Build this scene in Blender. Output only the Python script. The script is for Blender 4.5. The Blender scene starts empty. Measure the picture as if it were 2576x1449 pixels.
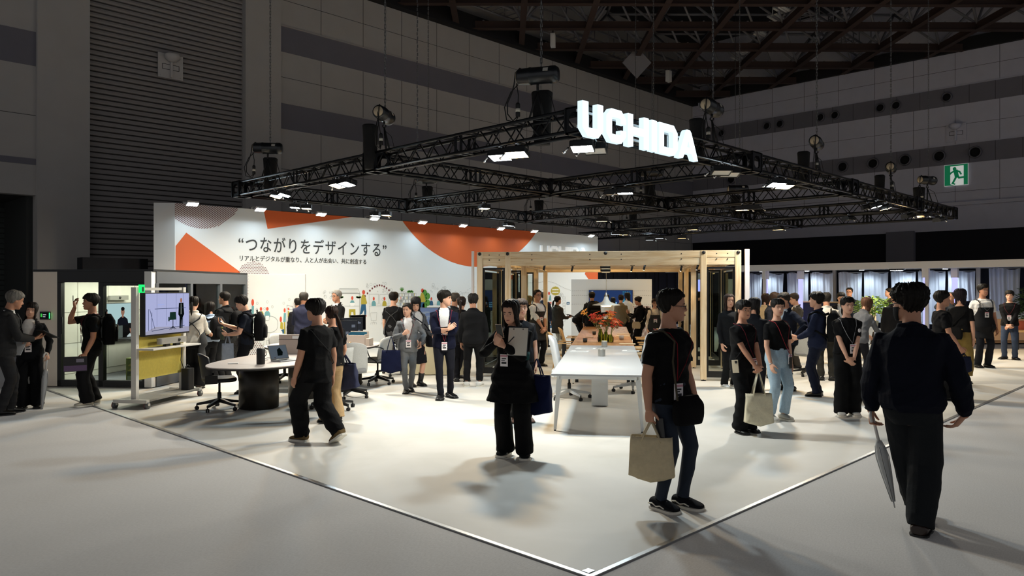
import bpy, math, random
import numpy as np
from mathutils import Vector, Matrix

random.seed(7)
SC = bpy.context.scene
COL = SC.collection
PI = math.pi
R = math.radians

# ---------------------------------------------------------------- camera
CH = 1.76                       # eye height
FPX = 1880.0                    # focal length in pixels of the 2576 x 1449 frame
YAW = R(44.5)                   # the booth edges run along world X and Y; the camera looks at its corner
FW = np.array([math.cos(YAW), math.sin(YAW)])
RT = np.array([math.sin(YAW), -math.cos(YAW)])
cam_d = bpy.data.cameras.new('camera')
cam = bpy.data.objects.new('camera', cam_d)
COL.objects.link(cam)
cam.location = (0, 0, CH)
cam.rotation_euler = (R(90), 0, YAW - R(90))
cam_d.sensor_width = 36.0
cam_d.lens = 36.0 * FPX / 2576.0
cam_d.clip_start = 0.05
cam_d.clip_end = 200
SC.camera = cam

# ---------------------------------------------------------------- world, exposure
SC.view_settings.view_transform = 'Standard'
SC.view_settings.look = 'None'
SC.view_settings.exposure = 0.0
SC.view_settings.gamma = 1.0
SC.view_settings.use_curve_mapping = False
wd = bpy.data.worlds.new('hall_ambience')
SC.world = wd
wd.use_nodes = True
bg = wd.node_tree.nodes['Background']
bg.inputs[0].default_value = (0.95, 0.96, 1.0, 1)
bg.inputs[1].default_value = 0.265
SC.cycles.use_denoising = True
SC.cycles.max_bounces = 5
SC.cycles.diffuse_bounces = 3
SC.cycles.glossy_bounces = 3
SC.cycles.transmission_bounces = 5
SC.cycles.transparent_max_bounces = 10
SC.cycles.sample_clamp_indirect = 4.0
SC.cycles.caustics_reflective = False
SC.cycles.caustics_refractive = False

W_COOL = (0.86, 0.95, 1.0)
W_WARM = (1.0, 0.73, 0.42)

def spot(loc, aim, power, color, size=120, blend=0.7, soft=0.12, name='lamp_light', parent=None):
 l = bpy.data.lights.new(name, 'SPOT')
 l.energy = power
 l.color = color
 l.spot_size = R(size)
 l.spot_blend = blend
 l.shadow_soft_size = soft
 o = bpy.data.objects.new(name, l)
 COL.objects.link(o)
 d = Vector(aim) - Vector(loc)
 o.location = loc
 o.rotation_euler = d.to_track_quat('-Z', 'Y').to_euler()
 return o

# ---------------------------------------------------------------- where a pixel of the photograph lies in the place
def ray(px):
 v = FW + RT * (px - 1288.0) / FPX
 return v

def G(px, py, z=0.0):
 """the point of the horizontal plane at height z"""
 d = (z - CH) * FPX / (724.5 - py)
 p = ray(px) * d
 return Vector((p[0], p[1], z))

def D(px, d, z=0.0):
 """the point at depth d straight ahead, column px"""
 p = ray(px) * d
 return Vector((p[0], p[1], z))

def onY(px, py, Y):
 """the point of the vertical plane y = Y"""
 v = ray(px)
 d = Y / v[1]
 return Vector((v[0] * d, Y, CH + (724.5 - py) / FPX * d))

def onX(px, py, X):
 v = ray(px)
 d = X / v[0]
 return Vector((X, v[1] * d, CH + (724.5 - py) / FPX * d))

def V(lat, d, z=0.0):
 p = FW * d + RT * lat
 return Vector((p[0], p[1], z))

def turn(t):
 """z rotation whose local x runs to the right of the view and y away from it, turned clockwise by t degrees"""
 return YAW - R(90) - R(t)

def depth_of(fy):
 return CH * FPX / (fy - 724.5)

# ---------------------------------------------------------------- materials
def srgb(h):
 if isinstance(h, str):
  h = h.lstrip('#')
  h = tuple(int(h[i:i + 2], 16) for i in (0, 2, 4))
 if max(h) > 1.0:
  h = tuple(c / 255.0 for c in h)
 return tuple((c / 12.92 if c <= .04045 else ((c + .055) / 1.055) ** 2.4) for c in h[:3])

MATS = {}

def mat(name, col, rough=0.6, metal=0.0, noise=0.0, nscale=8.0, bump=0.0, bscale=40.0, emit=None, estr=0.0,
  trans=0.0, alpha=1.0, coat=0.0, spec=0.5, stretch=(1, 1, 1), sheen=0.0):
 if name in MATS:
  return MATS[name]
 m = bpy.data.materials.new(name)
 m.use_nodes = True
 nt = m.node_tree
 b = nt.nodes['Principled BSDF']
 c = srgb(col)
 b.inputs['Base Color'].default_value = (*c, 1)
 b.inputs['Roughness'].default_value = rough
 b.inputs['Metallic'].default_value = metal
 b.inputs['Specular IOR Level'].default_value = spec
 if sheen:
  b.inputs['Sheen Weight'].default_value = sheen
 if coat:
  b.inputs['Coat Weight'].default_value = coat
  b.inputs['Coat Roughness'].default_value = 0.15
 if trans:
  b.inputs['Transmission Weight'].default_value = trans
 if alpha < 1:
  b.inputs['Alpha'].default_value = alpha
 if emit is not None:
  b.inputs['Emission Color'].default_value = (*srgb(emit), 1)
  b.inputs['Emission Strength'].default_value = estr
 if noise or bump:
  tc = nt.nodes.new('ShaderNodeTexCoord')
  mp = nt.nodes.new('ShaderNodeMapping')
  mp.inputs['Scale'].default_value = stretch
  nt.links.new(tc.outputs['Object'], mp.inputs[0])
 if noise:
  n = nt.nodes.new('ShaderNodeTexNoise')
  n.inputs['Scale'].default_value = nscale
  n.inputs['Detail'].default_value = 5
  nt.links.new(mp.outputs[0], n.inputs['Vector'])
  r = nt.nodes.new('ShaderNodeValToRGB')
  r.color_ramp.elements[0].position = 0.3
  r.color_ramp.elements[1].position = 0.7
  r.color_ramp.elements[0].color = (*[x * (1 - noise) for x in c], 1)
  r.color_ramp.elements[1].color = (*[min(1, x * (1 + noise)) for x in c], 1)
  nt.links.new(n.outputs['Fac'], r.inputs[0])
  nt.links.new(r.outputs[0], b.inputs['Base Color'])
 if bump:
  n2 = nt.nodes.new('ShaderNodeTexNoise')
  n2.inputs['Scale'].default_value = bscale
  n2.inputs['Detail'].default_value = 4
  nt.links.new(mp.outputs[0], n2.inputs['Vector'])
  bp = nt.nodes.new('ShaderNodeBump')
  bp.inputs['Strength'].default_value = bump
  bp.inputs['Distance'].default_value = 0.02
  nt.links.new(n2.outputs['Fac'], bp.inputs['Height'])
  nt.links.new(bp.outputs[0], b.inputs['Normal'])
 MATS[name] = m
 return m

def glow(name, col, strength):
 if name in MATS:
  return MATS[name]
 m = bpy.data.materials.new(name)
 m.use_nodes = True
 nt = m.node_tree
 nt.nodes.clear()
 e = nt.nodes.new('ShaderNodeEmission')
 e.inputs[0].default_value = (*srgb(col), 1)
 e.inputs[1].default_value = strength
 o = nt.nodes.new('ShaderNodeOutputMaterial')
 nt.links.new(e.outputs[0], o.inputs[0])
 MATS[name] = m
 return m

def glass(name, tint=(0.9, 0.95, 0.93), refl=0.06, dark=0.1):
 """thin architectural pane: lets light straight through with a weak mirror reflection"""
 if name in MATS:
  return MATS[name]
 m = bpy.data.materials.new(name)
 m.use_nodes = True
 nt = m.node_tree
 nt.nodes.clear()
 t = nt.nodes.new('ShaderNodeBsdfTransparent')
 t.inputs[0].default_value = (*[c * (1 - dark) for c in tint], 1)
 g = nt.nodes.new('ShaderNodeBsdfGlossy')
 g.inputs['Roughness'].default_value = 0.02
 fr = nt.nodes.new('ShaderNodeFresnel')
 fr.inputs[0].default_value = 1.22
 mx = nt.nodes.new('ShaderNodeMixShader')
 o = nt.nodes.new('ShaderNodeOutputMaterial')
 nt.links.new(fr.outputs[0], mx.inputs[0])
 nt.links.new(t.outputs[0], mx.inputs[1])
 nt.links.new(g.outputs[0], mx.inputs[2])
 nt.links.new(mx.outputs[0], o.inputs[0])
 MATS[name] = m
 return m

# ---------------------------------------------------------------- mesh collecting
class MB:
 def __init__(s):
  s.v, s.f, s.m, s.s = [], [], [], []

 def add(s, v, f, mi=0, smooth=False):
  o = len(s.v)
  s.v += [tuple(float(c) for c in p) for p in v]
  s.f += [tuple(i + o for i in q) for q in f]
  s.m += [mi] * len(f)
  s.s += [smooth] * len(f)
  return s

 def box(s, lo, hi, mi=0):
  x0, y0, z0 = lo
  x1, y1, z1 = hi
  v = [(x0, y0, z0), (x1, y0, z0), (x1, y1, z0), (x0, y1, z0), (x0, y0, z1), (x1, y0, z1), (x1, y1, z1), (x0, y1, z1)]
  f = [(0, 3, 2, 1), (4, 5, 6, 7), (0, 1, 5, 4), (1, 2, 6, 5), (2, 3, 7, 6), (3, 0, 4, 7)]
  return s.add(v, f, mi)

 def cbox(s, c, sz, mi=0, M=None):
  """box about a centre, optionally turned by a 3x3 matrix"""
  h = [k / 2 for k in sz]
  v = []
  for z in (-1, 1):
   for x, y in ((-1, -1), (1, -1), (1, 1), (-1, 1)):
    p = Vector((x * h[0], y * h[1], z * h[2]))
    if M is not None:
     p = M @ p
    v.append(p + Vector(c))
  f = [(0, 3, 2, 1), (4, 5, 6, 7), (0, 1, 5, 4), (1, 2, 6, 5), (2, 3, 7, 6), (3, 0, 4, 7)]
  return s.add(v, f, mi)

 def rbox(s, c, sz, r, n=3, mi=0, M=None, axis='z'):
  """box with rounded vertical edges"""
  hx, hy, hz = [k / 2 for k in sz]
  pts = []
  for cx, cy, a0 in ((hx - r, hy - r, 0), (-hx + r, hy - r, 90), (-hx + r, -hy + r, 180), (hx - r, -hy + r, 270)):
   for i in range(n + 1):
    a = R(a0 + 90 * i / n)
    pts.append((cx + r * math.cos(a), cy + r * math.sin(a)))
  k = len(pts)
  v = []
  for z in (-hz, hz):
   for x, y in pts:
    p = Vector((x, y, z))
    if M is not None:
     p = M @ p
    v.append(p + Vector(c))
  f = [tuple(range(k - 1, -1, -1)), tuple(range(k, 2 * k))]
  f += [(i, (i + 1) % k, k + (i + 1) % k, k + i) for i in range(k)]
  return s.add(v, f, mi)

 def prism(s, pts, axis, lo, hi, mi=0):
  """polygon swept along an axis: axis 'z' takes (x,y), 'y' takes (x,z), 'x' takes (y,z)"""
  n = len(pts)
  v = []
  for t in (lo, hi):
   for a, b in pts:
    v.append({'z': (a, b, t), 'y': (a, t, b), 'x': (t, a, b)}[axis])
  f = [tuple(range(n - 1, -1, -1)), tuple(range(n, 2 * n))]
  f += [(i, (i + 1) % n, n + (i + 1) % n, n + i) for i in range(n)]
  return s.add(v, f, mi)

 def rod(s, p0, p1, r0, r1=None, n=8, mi=0, smooth=True):
  r1 = r0 if r1 is None else r1
  p0, p1 = Vector(p0), Vector(p1)
  d = p1 - p0
  if d.length < 1e-7:
   return s
  q = d.to_track_quat('Z', 'Y').to_matrix()
  v = []
  for p, r in ((p0, r0), (p1, r1)):
   for i in range(n):
    a = 2 * PI * i / n
    v.append(p + q @ Vector((r * math.cos(a), r * math.sin(a), 0)))
  s.add(v, [(i, (i + 1) % n, n + (i + 1) % n, n + i) for i in range(n)], mi, smooth)
  o = len(s.v) - 2 * n
  s.f += [tuple(o + i for i in range(n - 1, -1, -1)), tuple(o + n + i for i in range(n))]
  s.m += [mi, mi]
  s.s += [False, False]
  return s

 def tube(s, path, r, n=8, mi=0, closed=False, flat=1.0):
  P = [Vector(p) for p in path]
  k = len(P)
  rr = r if hasattr(r, '__len__') else [r] * k
  ref = None
  v = []
  for i in range(k):
   if closed:
    t = P[(i + 1) % k] - P[i - 1]
   else:
    t = P[min(i + 1, k - 1)] - P[max(i - 1, 0)]
   t.normalize()
   if ref is None:
    ref = Vector((0, 0, 1)) if abs(t.z) < 0.9 else Vector((1, 0, 0))
   u = ref - t * ref.dot(t)
   if u.length < 1e-6:
    u = t.orthogonal()
   u.normalize()
   w = t.cross(u)
   ref = u
   for j in range(n):
    a = 2 * PI * j / n
    v.append(P[i] + u * (rr[i] * math.cos(a)) + w * (rr[i] * flat * math.sin(a)))
  f = []
  for i in range(k if closed else k - 1):
   a, b = i * n, ((i + 1) % k) * n
   f += [(a + j, a + (j + 1) % n, b + (j + 1) % n, b + j) for j in range(n)]
  o = len(s.v)
  s.add(v, f, mi, True)
  if not closed:
   s.f += [tuple(o + j for j in range(n - 1, -1, -1)), tuple(o + (k - 1) * n + j for j in range(n))]
   s.m += [mi, mi]
   s.s += [False, False]
  return s

 def lathe(s, prof, c=(0, 0, 0), n=24, mi=0, M=None, sx=1.0, sy=1.0):
  """(radius, height) profile turned about the vertical"""
  v = []
  for r, z in prof:
   for i in range(n):
    a = 2 * PI * i / n
    p = Vector((r * math.cos(a) * sx, r * math.sin(a) * sy, z))
    if M is not None:
     p = M @ p
    v.append(p + Vector(c))
  k = len(prof)
  f = []
  for j in range(k - 1):
   f += [(j * n + i, j * n + (i + 1) % n, (j + 1) * n + (i + 1) % n, (j + 1) * n + i) for i in range(n)]
  o = len(s.v)
  s.add(v, f, mi, True)
  if prof[0][0] > 1e-6:
   s.f.append(tuple(o + i for i in range(n - 1, -1, -1)))
   s.m.append(mi)
   s.s.append(False)
  if prof[-1][0] > 1e-6:
   s.f.append(tuple(o + (k - 1) * n + i for i in range(n)))
   s.m.append(mi)
   s.s.append(False)
  return s

 def ball(s, c, r, n=14, k=8, mi=0, M=None):
  r = r if hasattr(r, '__len__') else (r, r, r)
  v = []
  for j in range(k + 1):
   ph = PI * j / k
   for i in range(n):
    a = 2 * PI * i / n
    p = Vector((r[0] * math.sin(ph) * math.cos(a), r[1] * math.sin(ph) * math.sin(a), -r[2] * math.cos(ph)))
    if M is not None:
     p = M @ p
    v.append(p + Vector(c))
  f = []
  for j in range(k):
   f += [(j * n + i, j * n + (i + 1) % n, (j + 1) * n + (i + 1) % n, (j + 1) * n + i) for i in range(n)]
  return s.add(v, f, mi, True)

 def build(s, name, mats, parent=None, loc=(0, 0, 0), rotz=0.0, bevel=0.0):
  me = bpy.data.meshes.new(name)
  me.from_pydata(s.v, [], s.f)
  mats = mats if isinstance(mats, (list, tuple)) else [mats]
  for m in mats:
   me.materials.append(m)
  me.polygons.foreach_set('material_index', s.m)
  me.polygons.foreach_set('use_smooth', s.s)
  me.update()
  o = bpy.data.objects.new(name, me)
  COL.objects.link(o)
  o.location = loc
  o.rotation_euler = (0, 0, rotz)
  if parent is not None:
   o.parent = parent
  if bevel:
   b = o.modifiers.new('soft_edges', 'BEVEL')
   b.width = bevel
   b.segments = 2
   b.limit_method = 'ANGLE'
   b.angle_limit = R(50)
  return o

def tag(o, label=None, cat=None, group=None, kind=None):
 if label:
  o['label'] = label
 if cat:
  o['category'] = cat
 if group:
  o['group'] = group
 if kind:
  o['kind'] = kind
 return o

def thing(name, label, cat, loc=(0, 0, 0), rotz=0.0, group=None):
 o = bpy.data.objects.new(name, None)
 o.empty_display_size = 0.1
 COL.objects.link(o)
 o.location = loc
 o.rotation_euler = (0, 0, rotz)
 return tag(o, label, cat, group)

def copy_tree(o, parent=None):
 c = o.copy()
 COL.objects.link(c)
 c.parent = parent
 for ch in o.children:
  copy_tree(ch, c)
 return c

def dup(root, loc, rotz, label=None):
 c = copy_tree(root)
 c.location = loc
 c.rotation_euler = (0, 0, rotz)
 if label:
  c['label'] = label
 return c

# text is made into a mesh in a scratch scene
TMP = bpy.data.scenes.new('scratch')

def bake(o):
 """evaluated mesh of an object that lives in the scratch scene"""
 TMP.collection.objects.link(o)
 with bpy.context.temp_override(scene=TMP, view_layer=TMP.view_layers[0]):
  dg = bpy.context.evaluated_depsgraph_get()
  dg.update()
 me = bpy.data.meshes.new_from_object(o.evaluated_get(dg), depsgraph=dg)
 TMP.collection.objects.unlink(o)
 return me

def letters(name, text, m, size, depth, parent=None, loc=(0, 0, 0), rot=(0, 0, 0), width=None, offset=0.0, spacing=1.0, align='LEFT'):
 cu = bpy.data.curves.new(name, 'FONT')
 cu.body = text
 cu.size = size
 cu.extrude = depth / 2
 cu.offset = offset
 cu.space_character = spacing
 cu.align_x = align
 cu.resolution_u = 4
 t = bpy.data.objects.new('t', cu)
 me = bake(t)
 bpy.data.objects.remove(t)
 me.name = name
 me.materials.clear()
 me.materials.append(m)
 n = len(me.vertices)
 co = np.empty(n * 3, np.float32)
 me.vertices.foreach_get('co', co)
 co = co.reshape(-1, 3)
 if width is not None and n:
  x0, x1 = co[:, 0].min(), co[:, 0].max()
  co[:, 0] = (co[:, 0] - x0) * width / (x1 - x0)
  me.vertices.foreach_set('co', co.ravel())
 o = bpy.data.objects.new(name, me)
 COL.objects.link(o)
 o.location = loc
 o.rotation_euler = rot
 if parent is not None:
  o.parent = parent
 return o

# ================================================================ hall: floor, walls, ceiling
HW, HX, HZ = 22.75, 38.0, 12.3          # left hall wall y, right hall wall x, height of the ceiling grid

def wall_mat(name, col, joint_z, step=1.72, off=13.73, axis=0):
 """painted panels with hairline joints"""
 m = mat(name, col, rough=0.75, noise=0.05, nscale=1.2)
 return m

def node_carpet():
 m = mat('grey_carpet', '#b0a9a6', rough=0.95)
 nt = m.node_tree
 b = nt.nodes['Principled BSDF']
 tc = nt.nodes.new('ShaderNodeTexCoord')
 mp = nt.nodes.new('ShaderNodeMapping')
 mp.inputs['Rotation'].default_value = (0, 0, R(-20))
 mp.inputs['Scale'].default_value = (1, 2.6, 1)
 nt.links.new(tc.outputs['Object'], mp.inputs[0])
 n1 = nt.nodes.new('ShaderNodeTexNoise')
 n1.inputs['Scale'].default_value = 38
 n1.inputs['Detail'].default_value = 6
 n1.inputs['Roughness'].default_value = 0.7
 nt.links.new(mp.outputs[0], n1.inputs['Vector'])
 n2 = nt.nodes.new('ShaderNodeTexNoise')
 n2.inputs['Scale'].default_value = 0.8
 nt.links.new(tc.outputs['Object'], n2.inputs['Vector'])
 r = nt.nodes.new('ShaderNodeValToRGB')
 r.color_ramp.elements[0].position = 0.32
 r.color_ramp.elements[1].position = 0.68
 r.color_ramp.elements[0].color = (*srgb('#c4bfbb'), 1)
 r.color_ramp.elements[1].color = (*srgb('#dedad6'), 1)
 nt.links.new(n1.outputs[0], r.inputs[0])
 mx = nt.nodes.new('ShaderNodeMixRGB')
 mx.blend_type = 'MULTIPLY'
 mx.inputs[0].default_value = 0.25
 nt.links.new(r.outputs[0], mx.inputs[1])
 nt.links.new(n2.outputs[0], mx.inputs[2])
 nt.links.new(mx.outputs[0], b.inputs['Base Color'])
 bp = nt.nodes.new('ShaderNodeBump')
 bp.inputs['Strength'].default_value = 0.25
 bp.inputs['Distance'].default_value = 0.004
 nt.links.new(n1.outputs[0], bp.inputs['Height'])
 nt.links.new(bp.outputs[0], b.inputs['Normal'])
 return m

def node_vinyl():
 """off-white printed vinyl with a faint cloudy marbling"""
 m = mat('white_vinyl', '#e4e2dc', rough=0.5, spec=0.35)
 nt = m.node_tree
 b = nt.nodes['Principled BSDF']
 tc = nt.nodes.new('ShaderNodeTexCoord')
 n1 = nt.nodes.new('ShaderNodeTexNoise')
 n1.inputs['Scale'].default_value = 0.9
 n1.inputs['Detail'].default_value = 8
 n1.inputs['Distortion'].default_value = 0.6
 nt.links.new(tc.outputs['Object'], n1.inputs['Vector'])
 r = nt.nodes.new('ShaderNodeValToRGB')
 r.color_ramp.elements[0].position = 0.3
 r.color_ramp.elements[1].position = 0.62
 r.color_ramp.elements[0].color = (*srgb('#cfccc4'), 1)
 r.color_ramp.elements[1].color = (*srgb('#dddad4'), 1)
 nt.links.new(n1.outputs[0], r.inputs[0])
 nt.links.new(r.outputs[0], b.inputs['Base Color'])
 bp = nt.nodes.new('ShaderNodeBump')
 bp.inputs['Strength'].default_value = 0.06
 bp.inputs['Distance'].default_value = 0.05
 nt.links.new(n1.outputs[0], bp.inputs['Height'])
 nt.links.new(bp.outputs[0], b.inputs['Normal'])
 return m

M_CARPET = node_carpet()
M_CARPET.node_tree.nodes['Principled BSDF'].inputs['Sheen Weight'].default_value = 0.5
M_CARPET.node_tree.nodes['Principled BSDF'].inputs['Sheen Roughness'].default_value = 0.6
M_VINYL = node_vinyl()
M_ALU = mat('brushed_aluminium', '#b9babb', rough=0.35, metal=0.9)
M_BLACK = mat('black_paint', '#101012', rough=0.45)
M_BLACKM = mat('black_truss_metal', '#16171a', rough=0.4, metal=0.6)
M_WALL = mat('hall_panel_grey', '#b9b5b1', rough=0.8, noise=0.03, nscale=2)
M_WALLP = mat('hall_panel_grey_cool_lit', '#c6c5d2', rough=0.8, noise=0.03, nscale=2)  # same grey panels; the right wall's cooler, stronger light is put into the colour
M_BAND = mat('hall_band_slate', '#77757e', rough=0.8, noise=0.03, nscale=2)
M_JOINT = mat('panel_joint', '#2c2a29', rough=0.9)
M_SHUT = mat('shutter_slats', '#979290', rough=0.7)
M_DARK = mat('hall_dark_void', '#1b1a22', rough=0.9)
M_WHITE = mat('white_laminate', '#e9e9e8', rough=0.45)
M_STEELB = mat('ceiling_beam_brown', '#3d2c26', rough=0.7)
M_TUBE = mat('ceiling_tube_grey', '#85848a', rough=0.5)

b = MB().box((-14, -14, -0.2), (60, 40, 0.0))
tag(b.build('floor', M_CARPET), kind='structure')

# raised white floor sheet of the booth, with its aluminium edge strip
FX, FY, FT = 3.59, 2.86, 0.006
b = MB().box((FX, FY, 0.0005), (29.5, 17.9, FT))
tag(b.build('floor_booth', M_VINYL), kind='structure')
b = MB()
b.box((FX - 0.035, FY - 0.035, 0.0005), (29.5, FY, 0.012))
b.box((FX - 0.035, FY, 0.0005), (FX, 15.3, 0.012))
b.box((FX + 0.015, FY + 0.02, FT), (FX + 0.075, FY + 0.075, FT + 0.004))
tag(b.build('trim_booth_edge', M_ALU), kind='structure')

def slab(name, lo, hi, m):
 return tag(MB().box(lo, hi).build(name, m), kind='structure')

# ---- left hall wall (plane y = HW): panels, slate bands, joints, shutter, pilasters
b = MB()
b.box((12.2, HW, 0), (HX + 0.3, HW + 0.3, 15.6), 0)
b.box((-8, HW, 4.2), (5.25, HW + 0.3, 15.6), 0)
b.box((-8, HW - 0.02, 5.0), (5.25, HW, 5.16), 1)
for z0, z1 in ((9.58, 10.42), (7.03, 7.87)):
 b.box((12.2, HW - 0.012, z0), (HX, HW, z1), 1)
 b.box((12.2, HW - 0.05, z1), (HX, HW, z1 + 0.03), 0)
b.box((-8, HW - 0.012, 7.6), (5.25, HW, 8.5), 1)
for z in (3.0, 4.3, 5.7, 8.74, 11.3):
 b.box((12.2, HW - 0.006, z - 0.006), (HX, HW, z + 0.006), 2)
for z in (6.3, 9.6, 11.0):
 b.box((-8, HW - 0.006, z - 0.006), (5.25, HW, z + 0.006), 2)
for i in range(16):
 x = 13.76 + 1.72 * i
 for z0, z1 in ((0, 7.03), (7.87, 9.58), (10.42, 13)):
  b.box((x - 0.006, HW - 0.006, z0), (x + 0.006, HW, z1), 2)
tag(b.build('wall_left', [M_WALL, M_BAND, M_JOINT]), kind='structure')
# dark passage under the far-left wall
b = MB()
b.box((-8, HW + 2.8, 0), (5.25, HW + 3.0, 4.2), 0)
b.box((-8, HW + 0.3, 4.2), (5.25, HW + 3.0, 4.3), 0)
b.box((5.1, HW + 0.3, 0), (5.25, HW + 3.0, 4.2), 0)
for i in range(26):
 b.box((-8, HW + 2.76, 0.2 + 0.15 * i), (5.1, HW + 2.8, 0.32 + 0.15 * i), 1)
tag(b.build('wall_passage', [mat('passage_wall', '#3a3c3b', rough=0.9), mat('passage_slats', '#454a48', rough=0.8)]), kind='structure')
# pilasters beside the shutter
slab('trim_pilaster_1', (5.25, HW - 0.15, 0), (6.5, HW + 0.3, 15.6), M_WALL)
slab('trim_pilaster_2', (10.98, HW - 0.12, 0), (12.2, HW + 0.3, 15.6), M_WALL)
# roller shutter of horizontal slats
b = MB()
prof = []
z = 0.0
while z < 15.4:
 prof += [(HW + 0.25, z), (HW + 0.10, z + 0.012), (HW + 0.085, z + 0.06), (HW + 0.10, z + 0.118), (HW + 0.25, z + 0.13)]
 z += 0.15
b.prism([(HW + 0.4, 0)] + prof + [(HW + 0.4, z)], 'x', 6.5, 10.98)
tag(b.build('door_shutter', M_SHUT), kind='structure')

# ---- right hall wall (plane x = HX)
b = MB()
b.box((HX, -12, 4.45), (HX + 0.3, HW + 0.3, 15.6), 0)
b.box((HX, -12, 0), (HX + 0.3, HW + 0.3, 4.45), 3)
b.box((HX - 0.25, -12, 5.45), (HX, HW, 5.6), 0)
b.box((HX - 0.10, -12, 4.35), (HX, HW, 5.45), 0)
for z0, z1 in ((10.0, 10.82), (7.34, 8.2)):
 b.box((HX - 0.012, -12, z0), (HX, HW, z1), 1)
 b.box((HX - 0.05, -12, z1), (HX, HW, z1 + 0.03), 0)
for z in (6.1, 9.1, 11.6):
 b.box((HX - 0.006, -12, z - 0.006), (HX, HW, z + 0.006), 2)
for i in range(20):
 y = 21.4 - 1.72 * i
 for z0, z1 in ((5.6, 7.34), (8.2, 10.0), (10.82, 13)):
  b.box((HX - 0.006, y - 0.006, z0), (HX, y + 0.006, z1), 2)
for i in range(34):
 y = 21.8 - 1.0 * i
 for z0, z1 in ((10.0, 10.82), (7.34, 8.2)):
  b.box((HX - 0.018, y - 0.006, z0), (HX - 0.012, y + 0.006, z1), 2)
b.box((HX - 0.3, 10.99, 0), (HX, 12.19, 4.4), 1)
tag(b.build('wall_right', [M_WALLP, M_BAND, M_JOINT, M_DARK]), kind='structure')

# dark curtain wall standing behind the booth's open end
b = MB()
for i in range(60):
 y0 = 19.9 + 0.04 * math.sin(i * 1.9)
 b.box((22.9 + i * 0.25, y0, 0), (23.15 + i * 0.25, y0 + 0.06, 3.05))
tag(b.build('wall_black_curtain', mat('black_drape', '#121218', rough=0.95)), kind='structure')

# round air nozzles in the slate bands
M_NOZ = mat('nozzle_ring', '#6e6c73', rough=0.5, metal=0.3)
M_HOLE = mat('nozzle_dark_bore', '#060607', rough=0.9)

def nozzle(y, z, r):
 Mx = Matrix.Rotation(R(-90), 3, 'Y')
 t = thing('air_nozzle', '', 'air vent', (HX - 0.02, y, z))
 MB().lathe([(r, 0.0), (r, 0.05), (r * 0.93, 0.11), (r * 0.8, 0.12), (r * 0.76, 0.06), (r * 0.74, 0.03)], M=Mx, n=28).build('ring', M_NOZ, t)
 MB().lathe([(r * 0.74, 0.0), (r * 0.74, 0.035), (r * 0.55, 0.05), (r * 0.2, 0.055), (0.0, 0.056)], M=Mx, n=24).build('bore', M_HOLE, t)
 return t

ny = [20.9, 18.24, 17.52, 15.39, 14.67, 12.53, 11.82, 9.68]
names = ['lone air nozzle of the upper slate band, behind the hoist cables', 'first nozzle of the upper pair nearest the wall corner',
   'second nozzle of the upper pair nearest the wall corner', 'inner nozzle of the second pair in the upper band',
   'outer nozzle of the second pair in the upper band', 'inner nozzle of the third pair in the upper band',
   'outer nozzle of the third pair in the upper band', 'upper band nozzle cut by the frame edge']
for y, nm in zip(ny, names):
 t = nozzle(y, 10.4, 0.22)
 t['label'] = nm
 t['group'] = 'round air nozzles on the upper slate band'
ny = [20.3, 14.29, 12.86, 11.43, 9.99, 8.56]
names = ['lower band nozzle beside the wall corner, between truss lines', 'first big nozzle right of the truss hoist in the lower band',
   'second big nozzle of the lower band, just behind a hoist', 'third big round nozzle of the lower slate band',
   'fourth big round nozzle, above the green exit sign left edge', 'fifth big round nozzle, right of the exit sign']
for y, nm in zip(ny, names):
 t = nozzle(y, 7.77, 0.27)
 t['label'] = nm
 t['group'] = 'big round air nozzles on the lower slate band'

# speaker panels with a half-round shade
M_PLATE = mat('wall_plate_light', '#c6c2bf', rough=0.6)

def horn_panel(name, label, loc, rotz, s, m):
 t = thing(name, label, 'wall speaker', loc, rotz)
 b = MB().box((-0.36 * s, -0.03, -0.36 * s), (0.36 * s, 0.0, 0.36 * s))
 for x in (-0.29, 0.29):
  for z in (-0.29, 0.29):
   b.rod((x * s, -0.03, z * s), (x * s, -0.045, z * s), 0.018 * s)
 b.build('back_plate', m, t)
 b = MB()
 pr = [(0.0, 0.10), (0.10, 0.12), (0.2, 0.2), (0.215, 0.3), (0.2, 0.33), (0.0, 0.335)]
 b.lathe([(r * s, z * s) for r, z in pr], (0, -0.16 * s, 0), n=24)
 b.box((-0.03 * s, -0.12 * s, -0.34 * s), (0.03 * s, -0.03, 0.12 * s))
 b.build('speaker_horn', m, t)
 b = MB()
 for (x0, z0, x1, z1) in ((-.24, -.1, -.24, .05), (.24, -.1, .24, .05), (-.24, .05, .24, .05), (-.24, -.1, -.03, -.1), (.03, -.1, .24, -.1)):
  b.rod((x0 * s, -0.035, z0 * s), (x1 * s, -0.035, z1 * s), 0.007 * s, n=6)
 b.build('outline_groove', M_JOINT, t)
 return t

horn_panel('wall_speaker', 'pale square speaker panel with round horn on the roller shutter', (8.72, HW + 0.05, 8.33), 0, 1.0, M_PLATE)
horn_panel('wall_speaker', 'grey square speaker panel with round horn above the exit sign', (HX - 0.02, 9.31, 8.75), R(-90), 1.1, M_WALLP)

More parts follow.
